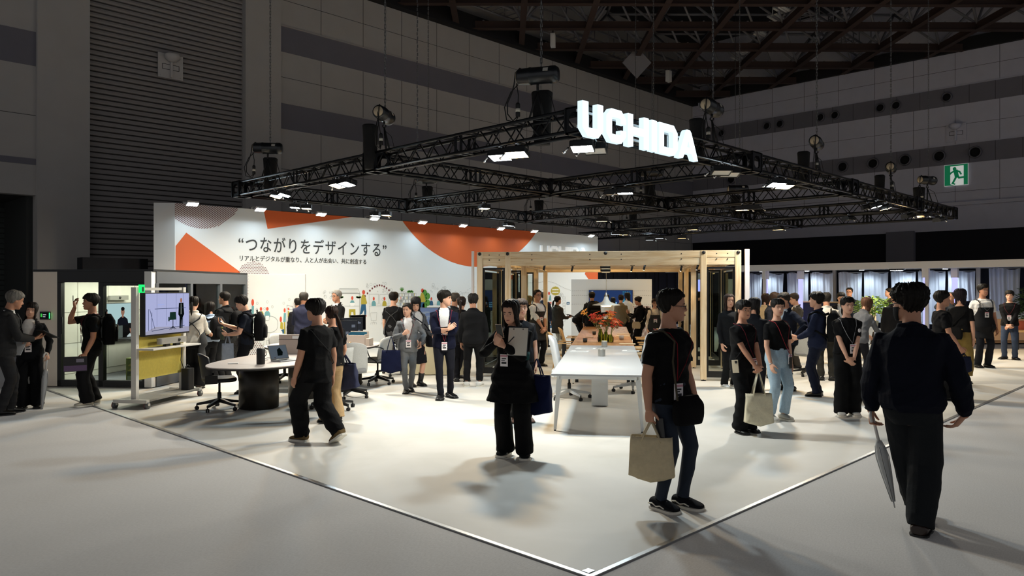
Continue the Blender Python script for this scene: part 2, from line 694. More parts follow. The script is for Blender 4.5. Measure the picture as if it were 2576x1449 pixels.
# exit sign: running figure
t = thing('exit_sign', 'green and white emergency exit sign with running figure on right wall', 'sign', (HX - 0.02, 9.3, 6.84), R(-90))
w, h = 0.46, 0.46
b = MB().box((-w - 0.02, -0.06, -h - 0.02), (w + 0.02, 0.0, h + 0.02))
b.build('sign_case', mat('sign_case_white', '#d9dcd9', rough=0.5, emit='#d9dcd9', estr=0.22), t)
M_EXW = mat('exit_sign_white_face', '#e8efe9', rough=0.5, emit='#e8efe9', estr=0.42)
M_EXG = mat('exit_sign_green', '#0b6b45', rough=0.5, emit='#0b6b45', estr=0.55)
MB().box((-w, -0.064, -h), (w, -0.06, h)).build('sign_face', M_EXG, t)
b = MB()
b.prism([(-w + .23, -h + .06), (-w + .23, h - .06), (w - .16, h - .06), (w - .16, -h), (-w + .40, -h)], 'y', -0.068, -0.064)
b.build('doorway_shape', M_EXW, t)
b = MB()

def limb(p, wd):
 for i in range(len(p) - 1):
  (x0, z0), (x1, z1) = p[i], p[i + 1]
  dx, dz = x1 - x0, z1 - z0
  L = math.hypot(dx, dz)
  nx, nz = -dz / L * wd / 2, dx / L * wd / 2
  ex, ez = dx / L * wd * .3, dz / L * wd * .3
  b.prism([(x0 + nx - ex, z0 + nz - ez), (x0 - nx - ex, z0 - nz - ez), (x1 - nx + ex, z1 - nz + ez), (x1 + nx + ex, z1 + nz + ez)], 'y', -0.072, -0.068)

b.lathe([(0.0, 0), (.075, 0), (.075, .004), (0, .004)], (-0.06, -0.068, .28), n=18, M=Matrix.Rotation(R(90), 3, 'X'))
limb([(-.02, .18), (.03, -.06)], .17)
limb([(-.04, .19), (-.18, .12), (-.25, .05)], .07)
limb([(.0, .2), (.14, .13), (.2, .02)], .07)
limb([(.04, -.04), (.12, -.14), (.28, -.13)], .085)
limb([(.02, -.06), (-.06, -.22), (-.14, -.38)], .085)
limb([(-.16, -.36), (-.05, -.41)], .06)
b.build('running_figure', M_EXG, t)

# ---- ceiling: brown lower grid at 45 degrees to the walls, grey tube web, dark roof deck
DIA, DIB = np.array([math.cos(R(45)), math.sin(R(45))]), np.array([math.sin(R(45)), -math.cos(R(45))])

def inside(p, mg=0.0):
 return -14 <= p[0] <= HX - mg and -12 <= p[1] <= HW - mg

def clip(p, d, lo=-60, hi=60):
 ts = [t for t in np.arange(lo, hi, 0.1) if inside(p + d * t, 0.15)]
 return (min(ts), max(ts)) if ts else None

STEP = 2.66
tag(MB().box((-14, -14, 15.6), (HX + 0.3, HW + 0.3, 15.8)).build('ceiling', mat('roof_deck_dark', '#2b2a2e', rough=0.8)), kind='structure')

def beam(mb, p0, p1, z0, z1, w, mi=0):
 d = p1 - p0
 L = float(np.linalg.norm(d))
 a = math.atan2(d[1], d[0])
 c = (p0 + p1) / 2
 mb.cbox((c[0], c[1], (z0 + z1) / 2), (L, w, z1 - z0), mi, Matrix.Rotation(a, 3, 'Z'))

for k in range(5, 17):
 b = MB()
 p = DIA * (27.8 + STEP * (k - 7))
 cl = clip(p, DIB)
 if cl:
  beam(b, p + DIB * cl[0], p + DIB * cl[1], HZ, HZ + 0.34, 0.05)
  beam(b, p + DIB * cl[0], p + DIB * cl[1], HZ, HZ + 0.03, 0.24)
  for i in range(int(cl[0] / 0.9), int(cl[1] / 0.9)):
   q = p + DIB * (i * 0.9)
   b.box((q[0] - .03, q[1] - .03, HZ + 0.34), (q[0] + .03, q[1] + .03, HZ + 0.37), 1)
  tag(b.build('ceiling_beam', [M_STEELB, M_TUBE]), kind='structure')
for k in range(-8, 9):
 b = MB()
 p = DIB * (0.7 + STEP * k)
 cl = clip(p, DIA, 10, 60)
 if cl:
  beam(b, p + DIA * cl[0], p + DIA * cl[1], HZ + 0.005, HZ + 0.34, 0.06)
  beam(b, p + DIA * cl[0], p + DIA * cl[1], HZ + 0.004, HZ + 0.035, 0.24)
  tag(b.build('ceiling_beam', M_STEELB), kind='structure')
# tube web from the lower grid up to an upper grid
rng = random.Random(3)
for k in range(6, 16):
 b = MB()
 any_ = False
 for j in range(-8, 9):
  q = DIA * (27.8 + STEP * (k - 7)) + DIB * (0.7 + STEP * j)
  if not inside(q, 0.5):
   continue
  for da, db in ((.5, .5), (-.5, .5), (.5, -.5), (-.5, -.5)):
   u = q + DIA * (STEP * da) + DIB * (STEP * db)
   if inside(u, 0.4):
    b.rod((q[0], q[1], HZ + 0.3), (u[0], u[1], 14.4), 0.055, n=6)
    any_ = True
  u0 = q + DIA * (STEP * .5) + DIB * (STEP * .5)
  u1 = u0 + DIB * STEP
  u2 = u0 + DIA * STEP
  if inside(u0, .4) and inside(u1, .4):
   b.rod((u0[0], u0[1], 14.4), (u1[0], u1[1], 14.4), 0.06, n=6)
  if inside(u0, .4) and inside(u2, .4):
   b.rod((u0[0], u0[1], 14.4), (u2[0], u2[1], 14.4), 0.06, n=6)
 if any_:
  tag(b.build('ceiling_tube_web', M_TUBE), kind='structure')
# perimeter beams under the roof edge
b = MB()
b.box((-14, HW - 0.35, HZ - 0.1), (HX, HW, HZ + 0.55), 0)
b.box((HX - 0.2, -12, HZ + 0.05), (HX, HW, HZ + 0.6), 0)
tag(b.build('ceiling_beam', mat('roof_edge_dark', '#151417', rough=0.8)), kind='structure')
# catwalks with railings above the grid
for off in (19.5, 35.0):
 b = MB()
 p0, p1 = np.array([-6.0 + off * 0.2, HW - 1.2 - (off - 19.5) * 0.55]), np.array([HX - 0.6, HW - 1.2 - (off - 19.5) * 0.55])
 for dy in (-0.4, 0.4):
  b.rod((p0[0], p0[1] + dy, 13.0), (p1[0], p1[1] + dy, 13.0), 0.05, n=6)
  for zz in (13.5, 14.0):
   b.rod((p0[0], p0[1] + dy, zz), (p1[0], p1[1] + dy, zz), 0.025, n=6)
  x = p0[0]
  while x < p1[0]:
   b.rod((x, p0[1] + dy, 13.0), (x, p0[1] + dy, 14.0), 0.025, n=6)
   x += 1.5
 x = p0[0]
 while x < p1[0]:
  b.rod((x, p0[1] - .4, 13.0), (x, p0[1] + .4, 13.0), 0.02, n=6)
  x += 0.4
 tag(b.build('ceiling_catwalk', M_TUBE), kind='structure')

# luminaires, all switched off
M_LUM = mat('luminaire_white', '#e6e5e2', rough=0.5)
lum = [(1968, 24, 'pair-slatted white ceiling lamp highest in the roof'), (1952, 44, 'white ceiling lamp just below the highest one'),
  (1917, 88, 'white ceiling lamp alone between two brown beams'), (1870, 131, 'white ceiling lamp low in the roof, upper of two'),
  (1857, 146, 'white ceiling lamp low in the roof, lower of two')]
for px, py, lb in lum:
 p = G(px, py, 13.0)
 t = thing('ceiling_lamp', lb, 'lamp', p, R(0), 'switched-off ceiling lamps in the roof')
 b = MB()
 for i in range(3):
  b.cbox((0, -0.16 + i * .16, 0), (0.75, 0.13, 0.05))
 b.build('reflector', M_LUM, t)
 b = MB()
 b.rod((-.3, 0, 0), (-.3, 0, .35), .02)
 b.rod((.3, 0, 0), (.3, 0, .35), .02)
 b.rod((-.3, 0, .35), (.3, 0, .35), .02)
 b.build('bracket', M_LUM, t)
for px, py, a, lb in ((1391, 102, 35, 'white box floodlight tilted behind the front hoist chain'), (1682, 192, 5, 'white box floodlight hanging under the roof corner')):
 p = G(px, py, 12.2)
 t = thing('ceiling_floodlight', lb, 'lamp', p, R(a), 'box floodlights on the roof grid')
 MB().cbox((0, 0, 0), (0.3, 0.2, 0.55)).build('housing', M_LUM, t, bevel=0.01)
 MB().rod((0.0, 0.0, 0.25), (0.0, 0.0, 0.6), .03).build('bracket', M_STEELB, t)
p = G(1602, 158, 12.0)
t = thing('hanging_board', 'grey diamond-shaped panel hanging on a wire under the roof', 'panel', p, R(-45))
b = MB().prism([(0, -.72), (.66, 0), (0, .72), (-.66, 0)], 'y', -0.02, 0.02)
b.build('panel', mat('hanging_panel_grey', '#8b888c', rough=0.7), t)
MB().rod((0, 0, .7), (0, 0, 2.4), .012, n=6).build('wire', M_TUBE, t)

# black crate-like screen peeping over the meeting box
slab('wall_black_flat', (5.2, 18.6, 0), (6.6, 19.0, 2.45), mat('black_drape', '#121218', rough=0.95))

# ================================================================ lighting truss, hoists, floodlights, letters
TX = [7.45, 11.9, 16.35, 20.7, 24.0]
TY = [6.05, 10.55, 15.5]
TZ, TS = 3.73, 0.32                      # underside of the truss, its side

def truss_piece(parts, p0, p1):
 """four chords and zigzag bracing between two points, appended to part builders"""
 p0, p1 = np.array(p0, float), np.array(p1, float)
 d = p1 - p0
 L = float(np.linalg.norm(d))
 d /= L
 s = np.array([-d[1], d[0]])
 h = TS / 2 - 0.025
 zc = TZ + TS / 2

 def pt(t, a, b_):
  q = p0 + d * t + s * a
  return (q[0], q[1], zc + b_)
 for i, (a, c) in enumerate(((-h, -h), (h, -h), (h, h), (-h, h))):
  parts[i].rod(pt(0, a, c), pt(L, a, c), 0.025, n=8)
 br = parts[4]
 n = max(2, int(round(L / 0.45)))
 for i in range(n):
  t0, t1 = L * i / n, L * (i + 1) / n
  tm = (t0 + t1) / 2
  for sd in (-h, h):
   br.rod(pt(t0, sd, -h), pt(tm, sd, h), 0.011, n=5)
   br.rod(pt(tm, sd, h), pt(t1, sd, -h), 0.011, n=5)
  for zz in (-h, h):
   br.rod(pt(t0, -h, zz), pt(t0, h, zz), 0.010, n=5)
  br.rod(pt(t0, -h, h), pt(tm, h, h), 0.010, n=5)
  br.rod(pt(tm, h, h), pt(t1, -h, h), 0.010, n=5)
 # joint plates where the 2 m sections are bolted together
 k = max(1, int(round(L / 2.2)))
 plates = []
 for i in range(1, k):
  t = L * i / k
  for off in (-0.06, 0.06):
   q = pt(t + off, 0, 0)
   M = Matrix.Rotation(math.atan2(d[1], d[0]), 3, 'Z')
   mb = MB()
   for a in (-h, h):
    mb.cbox(Vector(q) + M @ Vector((0, a, 0)), (0.05, 0.012, TS), 0, M)
   mb.cbox(Vector(q) + M @ Vector((0, 0, -h)), (0.05, 2 * h, 0.012), 0, M)
   plates.append(mb)
 return plates

def corner_block(mb, x, y):
 h = TS / 2
 t = 0.012
 for sx in (-1, 1):
  for sy in (-1, 1):
   mb.box((x + sx * h - t, y + sy * h - t, TZ), (x + sx * h + t, y + sy * h + t, TZ + TS))
 for z in (TZ, TZ + TS):
  for s_ in (-1, 1):
   mb.box((x - h, y + s_ * h - .05 * (s_ > 0), z - t), (x + h, y + s_ * h + .05 * (s_ < 0), z + t))
   mb.box((x + s_ * h - .05 * (s_ > 0), y - h, z - t), (x + s_ * h + .05 * (s_ < 0), y + h, z + t))
 # side plates with an octagonal opening
 for ax in (0, 1):
  for s_ in (-1, 1):
   def q(u, z):
    return (x + u, y + s_ * h, z) if ax == 0 else (x + s_ * h, y + u, z)
   zc = TZ + h
   outer = [(-h, -h), (h, -h), (h, h), (-h, h)]
   i_ = h * 0.62
   c_ = h * 0.35
   octo = [(-c_, -i_), (c_, -i_), (i_, -c_), (i_, c_), (c_, i_), (-c_, i_), (-i_, c_), (-i_, -c_)]
   v = [q(u, zc + w) for u, w in outer + octo]
   mb.add(v, [(0, 1, 5, 4), (1, 6, 5), (1, 2, 7, 6), (2, 8, 7), (2, 3, 9, 8), (3, 10, 9), (3, 0, 11, 10), (0, 4, 11)])

def truss_span(p0, p1, label):
 t = thing('lighting_truss', label, 'truss', (*p0, TZ), 0, 'black lighting truss spans over the booth')
 parts = [MB() for _ in range(5)]
 plates = truss_piece(parts, p0, p1)
 for mb, n in zip(parts + plates, ['main_chord'] * 4 + ['bracing'] + ['joint_plate'] * len(plates)):
  if mb.v:
   mb.v = [(v[0] - p0[0], v[1] - p0[1], v[2] - TZ) for v in mb.v]
   mb.build(n, M_BLACKM, t)

e = TS / 2 + 0.004
NTH = ['first', 'second', 'third', 'last']
xl = ['right front edge carrying the glowing letters', 'middle line parallel to the lettered edge', 'rear line before the printed back wall']
yl = ['left front edge', 'second crossing line', 'third crossing line at mid booth', 'fourth crossing line', 'far right end line']
for y, lb in zip(TY, xl):
 for i in range(4):
  truss_span((TX[i] + e, y), (TX[i + 1] - e, y), '%s black truss span from the left on the %s' % (NTH[i], lb))
for i, (x, lb) in enumerate(zip(TX, yl)):
 for j in range(2):
  truss_span((x, TY[j] + e), (x, TY[j + 1] - e), '%s black truss span on the %s' % (('nearer', 'farther')[j], lb))
truss_span((TX[4], TY[2] + e), (TX[4], 19.6), 'black truss span running past the right end of the printed wall')
for j, y in enumerate(TY):
 for i, x in enumerate(TX):
  mb = MB()
  corner_block(mb, 0, 0)
  mb.v = [(v[0], v[1], v[2] - TZ) for v in mb.v]
  tag(mb.build('truss_corner_block', M_BLACKM, None, (x, y, TZ)), 'black box corner block where the %s meets the %s' % (xl[j].split(' carrying')[0].split(' parallel')[0].split(' before')[0], yl[i].split(' at ')[0]), 'truss block', 'black corner blocks of the truss')

# ---- chain hoists
M_HOIST = mat('hoist_black_enamel', '#15181c', rough=0.3, spec=0.6)
M_BAG = mat('hoist_black_canvas', '#08080a', rough=0.9, bump=0.5, bscale=14)
M_CHAIN = mat('chain_steel', '#77787a', rough=0.4, metal=0.8)
M_CABLE = mat('black_rubber_cable', '#0b0b0c', rough=0.6)
M_STICK = mat('hoist_sticker', '#c9b79a', rough=0.6)
M_TAPE = mat('connector_white_tape', '#cfcabb', rough=0.6)

def hoist(x, y, rot, label):
 t = thing('chain_hoist', label, 'hoist', (x, y, TZ + TS), rot, 'black chain hoists on the truss')
 z0 = 0.0
 b = MB()
 # canvas chain bag, wider at its mouth, standing along the truss
 secs = [(-0.30, .11, .09), (-0.1, .125, .10), (.1, .13, .105), (.36, .145, .115), (.42, .15, .12), (.44, .13, .10)]
 n = 16
 v = []
 for z, a, c in secs:
  for i in range(n):
   th = 2 * PI * i / n
   cx, sx = math.cos(th), math.sin(th)
   r_ = 1 / max(abs(cx), abs(sx)) * 0.35 + 0.65
   v.append((a * cx * r_, c * sx * r_ + 0.30, z))
 f = [(j * n + i, j * n + (i + 1) % n, (j + 1) * n + (i + 1) % n, (j + 1) * n + i) for j in range(len(secs) - 1) for i in range(n)]
 f += [tuple(range(n - 1, -1, -1)), tuple((len(secs) - 1) * n + i for i in range(n))]
 b.add(v, f, 0, True)
 b.build('chain_bag', M_BAG, t)
 Mx = Matrix.Rotation(R(90), 3, 'Y')
 MB().lathe([(0.0, -.29), (.085, -.29), (.11, -.265), (.115, -.12), (.12, -.115), (.12, -.09), (.115, -.085), (.115, .17), (.12, .175), (.118, .25), (.09, .29), (0, .29)],
    (0.0, 0.06, 0.60), n=24, M=Mx).build('motor_body', M_HOIST, t)
 MB().lathe([(0, -.294), (.082, -.294), (.082, -.290), (0, -.290)], (0, 0.06, 0.60), n=20, M=Mx).build('end_sticker', M_STICK, t)
 b = MB().cbox((0.13, -0.045, 0.65), (0.07, 0.006, 0.05), 0, Matrix.Rotation(R(-25), 3, 'X'))
 b.build('rating_plate', mat('rating_plate_white', '#b9b6ad', rough=0.5), t)
 b = MB()
 b.rod((0, .06, .49), (0, .06, .44), .02)
 b.tube([(0, .06, .46), (0, .09, .42), (0, .06, .38), (0, .03, .41), (0, .035, .43)], .012)
 for s_ in (-1, 1):
  b.rod((0, .06, .40), (s_ * .1, 0, .02), .012)
  b.rod((0, .06, .40), (s_ * .1, -.02, -.02), .012)
 b.build('hook_and_sling', M_CABLE, t)
 # chain of flattened links up to the roof grid
 b = MB()
 zt = HZ - (TZ + TS)
 z = 0.70
 k = 0
 while z + .085 < zt:
  a = 0 if k % 2 else PI / 2
  ux, uy = math.cos(a) * .012, math.sin(a) * .012
  b.rod((0.05 + ux, .06 + uy, z), (0.05 + ux, .06 + uy, z + .075), .0055, n=4)
  b.rod((0.05 - ux, .06 - uy, z), (0.05 - ux, .06 - uy, z + .075), .0055, n=4)
  z += .062
  k += 1
 b.build('lifting_chain', M_CHAIN, t)
 b = MB()
 b.tube([(-.2, .06, .69), (-.25, .05, .72), (-.31, .04, .66), (-.33, .04, .5), (-.36, .03, .38), (-.42, .03, .25), (-.42, .02, .1), (-.34, .02, 0), (-.27, .02, .06)], .009, n=6)
 b.tube([(-.2, .06, .69), (-.28, .08, .66), (-.30, .06, .5), (-.27, .05, .35), (-.27, .02, .2)], .008, n=6)
 b.tube([(-.28, .06, .5), (-.38, .05, .4), (-.47, .05, .2), (-.44, .05, .02), (-.3, .02, -.02), (-.27, .02, .05)], .008, n=6)
 b.tube([(.1, .1, .38), (.2, .0, .28), (.27, -.04, .05), (.3, -.05, -.06)], .006, n=6)
 b.build('power_cable', M_CABLE, t)
 MB().lathe([(.028, .05), (.032, .06), (.032, .11), (.03, .115), (.03, .16), (.032, .165), (.032, .22), (.02, .24)], (-.27, .02, 0), n=12).build('connector', M_CABLE, t)
 MB().lathe([(.033, .115), (.033, .16)], (-.27, .02, 0), n=12).build('connector_tape', M_TAPE, t)
 return t

def x_at(px, Y):
 v = ray(px)
 return Y / v[1] * v[0]

def y_at(px, X):
 v = ray(px)
 return X / v[0] * v[1]

hoist(TX[0], y_at(1350, TX[0]), R(-62), 'largest black chain hoist, above the front truss corner')
hoist(TX[0], y_at(975, TX[0]), R(35), 'chain hoist with pale end plate, middle of the left front truss')
hoist(TX[0], y_at(672, TX[0]), R(-40), 'chain hoist at the far left truss corner')
hoist(x_at(1800, TY[0]), TY[0], R(10), 'chain hoist just right of the glowing letters')
hoist(x_at(2062, TY[0]), TY[0], R(15), 'second chain hoist right of the glowing letters')
hoist(x_at(2248, TY[0]), TY[0], R(15), 'third chain hoist right of the letters, before a nozzle')
hoist(x_at(2338, TY[0]), TY[0], R(-20), 'chain hoist at the far right truss corner, under the exit sign')
hoist(x_at(1072, TY[2]), TY[2], R(-45), 'chain hoist over the rear truss, seen below the near truss')
hoist(x_at(1357, TY[2]), TY[2], R(-45), 'chain hoist over the rear truss near the centre crossing')
hoist(x_at(1640, TY[1]), TY[1], R(-45), 'chain hoist on the middle truss line, right of the centre')
hoist(x_at(1596, TY[2]), TY[2], R(-45), 'chain hoist far back, above the wooden pavilion')
hoist(x_at(1858, TY[1]), TY[1], R(-45), 'chain hoist on the middle truss line, farthest right')

# loose chains and wires coming down from the roof
for i, (px, py, z1, lb) in enumerate(((1050, 330, 4.1, 'thin chain hanging behind the left front truss'), (1640, 60, 9.0, 'thin wire hanging beside the roof corner'),
          (1850, 250, 5.2, 'thin wire hanging before the right hall wall'))):
 p = D(px, (16.5, 36, 33)[i], z1)
 t = MB()
 if i == 0:
  z = 0.0
  while z < HZ - z1:
   t.cbox((0.006 * (-1) ** int(z / .09), 0, z + .03), (.014, .02, .07))
   z += .09
 else:
  t.rod((0, 0, 0), (0, 0, 15.6 - z1), .012, n=6)
 tag(t.build('hanging_chain' if i == 0 else 'hanging_wire', M_CHAIN, None, p), lb, 'chain' if i == 0 else 'wire')

# ---- LED floodlights clamped to the truss
L_FLOOD = 270.0
L_EDGE = 590.0
GL = {'C': glow('flood_light_cool', (0.88, 0.96, 1.0), L_FLOOD), 'W': glow('flood_light_warm', (1.0, 0.84, 0.58), L_FLOOD * 0.95),
  'CE': glow('edge_flood_light_cool', (0.88, 0.96, 1.0), L_EDGE), 'WE': glow('edge_flood_light_warm', (1.0, 0.84, 0.58), L_EDGE * 0.95)}
M_LENS = mat('flood_lens_off', '#c9c6bf', rough=0.3)
M_CLAMP = mat('clamp_chrome', '#c8c9cb', rough=0.2, metal=1.0)
CENTRE = Vector((15.5, 10.6, 0))

def on_truss(px, py):
 """the point of a truss's lower chord seen at this pixel"""
 v = ray(px)
 best = None
 for X in TX:
  for sg in (-1, 1):
   d = (X + sg * .135) / v[0]
   y = d * v[1]
   if TY[0] - .3 < y < 19.7 and (y < 15.7 or X == TX[4]):
    q = abs(CH + (724.5 - py) / FPX * d - TZ + .1)
    if best is None or q < best[0]:
     best = (q, d)
 for Y in TY:
  for sg in (-1, 1):
   d = (Y + sg * .135) / v[1]
   if TX[0] - .3 < d * v[0] < TX[4] + .3:
    q = abs(CH + (724.5 - py) / FPX * d - TZ + .1)
    if best is None or q < best[0]:
     best = (q, d)
 return Vector((v[0] * best[1], v[1] * best[1], TZ - 0.155))

def flood(px, py, kind, label):
 p = on_truss(px, py)
 d = (CENTRE - p)
 d.z = 0
 a = math.atan2(d.y, d.x) if d.length > 4 else math.atan2(-p.y + 4, -p.x + 4)
 t = thing('led_floodlight', label, 'floodlight', p, a, 'LED floodlights on the truss')
 edge = p.y < TY[0] + .4 or p.x < TX[0] + .4
 tilt = R(14) if edge else R(2)
 M = Matrix.Rotation(tilt, 3, 'Y')
 w, l = 0.22, 0.30
 b = MB()
 b.cbox(M @ Vector((0, 0, 0.045)), (w, l, 0.05), 0, M)
 for i in range(7):
  b.cbox(M @ Vector((-w / 2 + .04 + i * .03, 0, 0.085)), (0.008, l * .8, 0.035), 0, M)
 for sx in (-1, 1):
  b.cbox(M @ Vector((sx * (w / 2 - .006), 0, .012)), (.012, l, .03), 0, M)
 for sy in (-1, 1):
  b.cbox(M @ Vector((0, sy * (l / 2 - .006), .012)), (w, .012, .03), 0, M)
 b.build('housing', M_BLACK, t)
 c = [M @ Vector((x, y, 0.008)) for x, y in ((-w / 2 + .012, -l / 2 + .012), (-w / 2 + .012, l / 2 - .012), (w / 2 - .012, l / 2 - .012), (w / 2 - .012, -l / 2 + .012))]
 MB().add(c, [(0, 1, 2, 3)]).build('light_panel', GL.get(kind + ('E' if edge else ''), M_LENS), t)
 b = MB()
 for sy in (-1, 1):
  b.rod((0, sy * (l / 2 + .015), 0.03), (0, sy * (l / 2 + .015), 0.11), .009, n=6)
 b.rod((0, -(l / 2 + .015), .11), (0, l / 2 + .015, .11), .009, n=6)
 b.build('yoke', M_BLACK, t)
 b = MB()
 b.rod((0, 0, .11), (0, 0, .16), .012)
 b.lathe([(.035, -.02), (.035, .02), (.025, .02), (.025, -.02)], (0, 0, .15), n=12, M=Matrix.Rotation(R(90), 3, 'X'))
 b.rod((0, l / 2 + .03, .03), (0.02, l / 2 + .1, -.03), .012)
 b.ball((0.02, l / 2 + .1, -.03), .022, n=8, k=6)
 b.build('clamp', M_CLAMP, t)
 return t

FL = [(1258, 346, 'C', 'cool lit floodlight left of the front truss corner'), (1300, 338, 'W', 'warm lit floodlight touching the front truss corner'),
  (848, 442, 'W', 'warm floodlight midway along the left front truss'), (873, 434, 'C', 'cool floodlight midway along the left front truss'),
  (693, 475, 'W', 'warm floodlight near the far left truss corner'), (715, 469, 'C', 'cool floodlight near the far left truss corner'),
  (742, 517, 'C', 'cool floodlight of the first pair under the rear truss'), (771, 519, 'W', 'warm floodlight of the first pair under the rear truss'),
  (944, 536, 'C', 'cool floodlight of the second pair under the rear truss'), (972, 538, 'W', 'warm floodlight of the second pair under the rear truss'),
  (1279, 560, 'C', 'lone cool floodlight under the rear truss beside tangled cables'), (1218, 519, 'W', 'lone warm floodlight on the second truss crossing'),
  (1465, 382, 'C', 'bright cool floodlight below the first glowing letter'), (1497, 389, 'O', 'unlit floodlight below the second glowing letter'),
  (1815, 407, 'O', 'unlit floodlight right of the last letter, nearer one'), (1837, 412, 'O', 'unlit floodlight right of the last letter, farther one'),
  (1953, 437, 'C', 'cool floodlight midway along the right front truss'), (1974, 441, 'W', 'warm floodlight midway along the right front truss'),
  (2205, 496, 'C', 'cool floodlight on the right front truss, before the last hoist but one'), (2228, 499, 'W', 'warm floodlight on the right front truss, before the last hoist but one'),
  (2327, 524, 'C', 'cool floodlight near the far right truss corner'), (2365, 533, 'W', 'warm floodlight at the very far right truss corner'),
  (2286, 542, 'W', 'warm floodlight on the far end truss behind the right corner'),
  (1573, 449, 'C', 'cool floodlight on the second crossing, below the letters'), (1542, 454, 'O', 'unlit floodlight beside the cool one below the letters'),
  (1868, 496, 'W', 'warm floodlight on the third crossing, right of centre'), (1896, 494, 'O', 'unlit floodlight on the third crossing'),
  (1514, 546, 'W', 'warm floodlight on the third crossing, nearest the back wall'), (1742, 569, 'W', 'warm floodlight far back, upper one above the pavilion'),
  (1715, 590, 'W', 'warm floodlight far back, lowest above the pavilion beam'), (1659, 593, 'C', 'cool floodlight far back, right one above the pavilion'),
  (1634, 601, 'C', 'cool floodlight far back, left one above the pavilion'), (1549, 585, 'C', 'cool floodlight at the rear right truss node'),
  (1568, 586, 'W', 'warm floodlight at the rear right truss node'), (1958, 572, 'W', 'warm floodlight on the fourth crossing'),
  (2135, 533, 'O', 'unlit floodlight on the far end truss, left one'), (2183, 529, 'O', 'unlit floodlight on the far end truss, right one')]
for a in FL:
 flood(*a)

# ---- glowing channel letters on the front truss
YF, YB = 5.78, 5.86
L_SIGN = glow('letter_face_glow', (0.88, 0.97, 1.0), 2.6)
L_SIDE = glow('letter_side_glow', (0.84, 0.95, 1.0), 1.25)
SGZ0, SGZ1 = 3.63, 4.055
sgn = thing('letter_sign', 'glowing white capital letters on the front edge of the black truss', 'sign', (x_at(1465, YF), YF, SGZ0))

def letter_poly(kind, w, h):
 s = 0.27 * h
 c = 0.10
 if kind == 'U':
  o = [(0, h), (0, c), (c, 0), (w - c, 0), (w, c), (w, h), (w - s, h), (w - s, s * .95), (s, s * .95), (s, h)]
  return [o], []
 if kind == 'C':
  q = 0.60 * h
  o = [(c, 0), (w - c, 0), (w, c), (w, h - q), (w - s, h - q), (w - s, s * .9), (s, s * .9), (s, h - s * .9), (w - s, h - s * .9), (w - s, q), (w, q), (w, h - c), (w - c, h), (c, h), (0, h - c), (0, c)]
  return [o], []
 if kind == 'H':
  m0, m1 = .38 * h, .62 * h
  return [[(0, 0), (s, 0), (s, m0), (w - s, m0), (w - s, 0), (w, 0), (w, h), (w - s, h), (w - s, m1), (s, m1), (s, h), (0, h)]], []
 if kind == 'I':
  return [[(0, 0), (w, 0), (w, h), (0, h)]], []
 if kind == 'D':
  # cut into two pieces so that the counter stays open
  o1 = [(0, 0), (w - c, 0), (w, c), (w, h / 2), (w - s, h / 2), (w - s, s * .85), (s, s * .85), (s, h / 2), (0, h / 2)]
  o2 = [(0, h / 2), (s, h / 2), (s, h - s * .85), (w - s, h - s * .85), (w - s, h / 2), (w, h / 2), (w, h - c), (w - c, h), (0, h)]
  return [o1, o2], []
 if kind == 'A':
  t = .16 * w
  o1 = [(0, 0), (s * 1.05, 0), (.36 * w, .30 * h), (.64 * w, .30 * h), (w - s * 1.05, 0), (w, 0), (.66 * w, .9 * h), (.58 * w, h), (.42 * w, h), (.34 * w, .9 * h)]
  lo = [(0, 0), (s * 1.0, 0), (.33 * w, .2 * h), (.67 * w, .2 * h), (w - s * 1.0, 0), (w, 0), (w * .855, .40 * h), (.145 * w, .40 * h)]
  l2 = [(.145 * w, .40 * h), (.42 * w, .40 * h), (.5 * w, .66 * h), (.5 * w, h), (.42 * w, h), (.35 * w, .92 * h)]
  l3 = [(.58 * w, .40 * h), (.855 * w, .40 * h), (.65 * w, .92 * h), (.58 * w, h), (.5 * w, h), (.5 * w, .66 * h)]
  return [lo, l2, l3], []

X0 = sgn.location.x
for k, pa, pb in (('U', 1465.5, 1517.5), ('C', 1526, 1575), ('H', 1580, 1632), ('I', 1639.5, 1652.5), ('D', 1659, 1705), ('A', 1707, 1756)):
 xa, xb = x_at(pa, YF) - X0, x_at(pb, YF) - X0
 H_ = SGZ1 - SGZ0
 b = MB()
 for poly in letter_poly(k, xb - xa, H_)[0]:
  n = len(poly)
  v = [(xa + u, y, w) for y in (0, YB - YF) for u, w in poly]
  b.add(v, [tuple(range(n))], 0)
  b.add(v, [(i, n + i, n + (i + 1) % n, (i + 1) % n) for i in range(n)], 1)
 b.build('letter', [L_SIGN, L_SIDE], sgn)
b = MB()
wd_ = x_at(1756, YF) - X0
for z in (0.1, 0.3):
 b.box((0, YB - YF, z), (wd_, YB - YF + .02, z + .03))
for i in range(6):
 b.box((wd_ * (i + .5) / 6, YB - YF + .02, .1), (wd_ * (i + .5) / 6 + .03, YB - YF + .05, .33))
b.build('mounting_rail', M_ALU, sgn)

# ---- the printed back wall
WY, WX0, WX1, WH = 17.7, 6.87, 22.7, 3.73
M_PRINT = mat('printed_wall_white', '#e6eaec', rough=0.6)
M_ORANGE = mat('print_orange', '#d9622c', rough=0.6)
M_MAROON = mat('print_maroon', '#6d3038', rough=0.6)
M_INK = mat('print_charcoal', '#33393c', rough=0.6)
wall = thing('display_wall', 'long white display wall with orange shapes and large dark lettering', 'wall', (WX0, WY, 0))
wall['kind'] = 'thing'
b = MB()
wdt = WX1 - WX0
b.prism([(0, 0), (wdt, 0), (wdt, 0.35), (-0.05, 0.35), (-0.36, 0.30)], 'z', 0, WH)
b.build('wall_panel', M_PRINT, wall)

def wp(px, py):
 p = onY(px, py, WY)
 return (p.x - WX0, p.z)

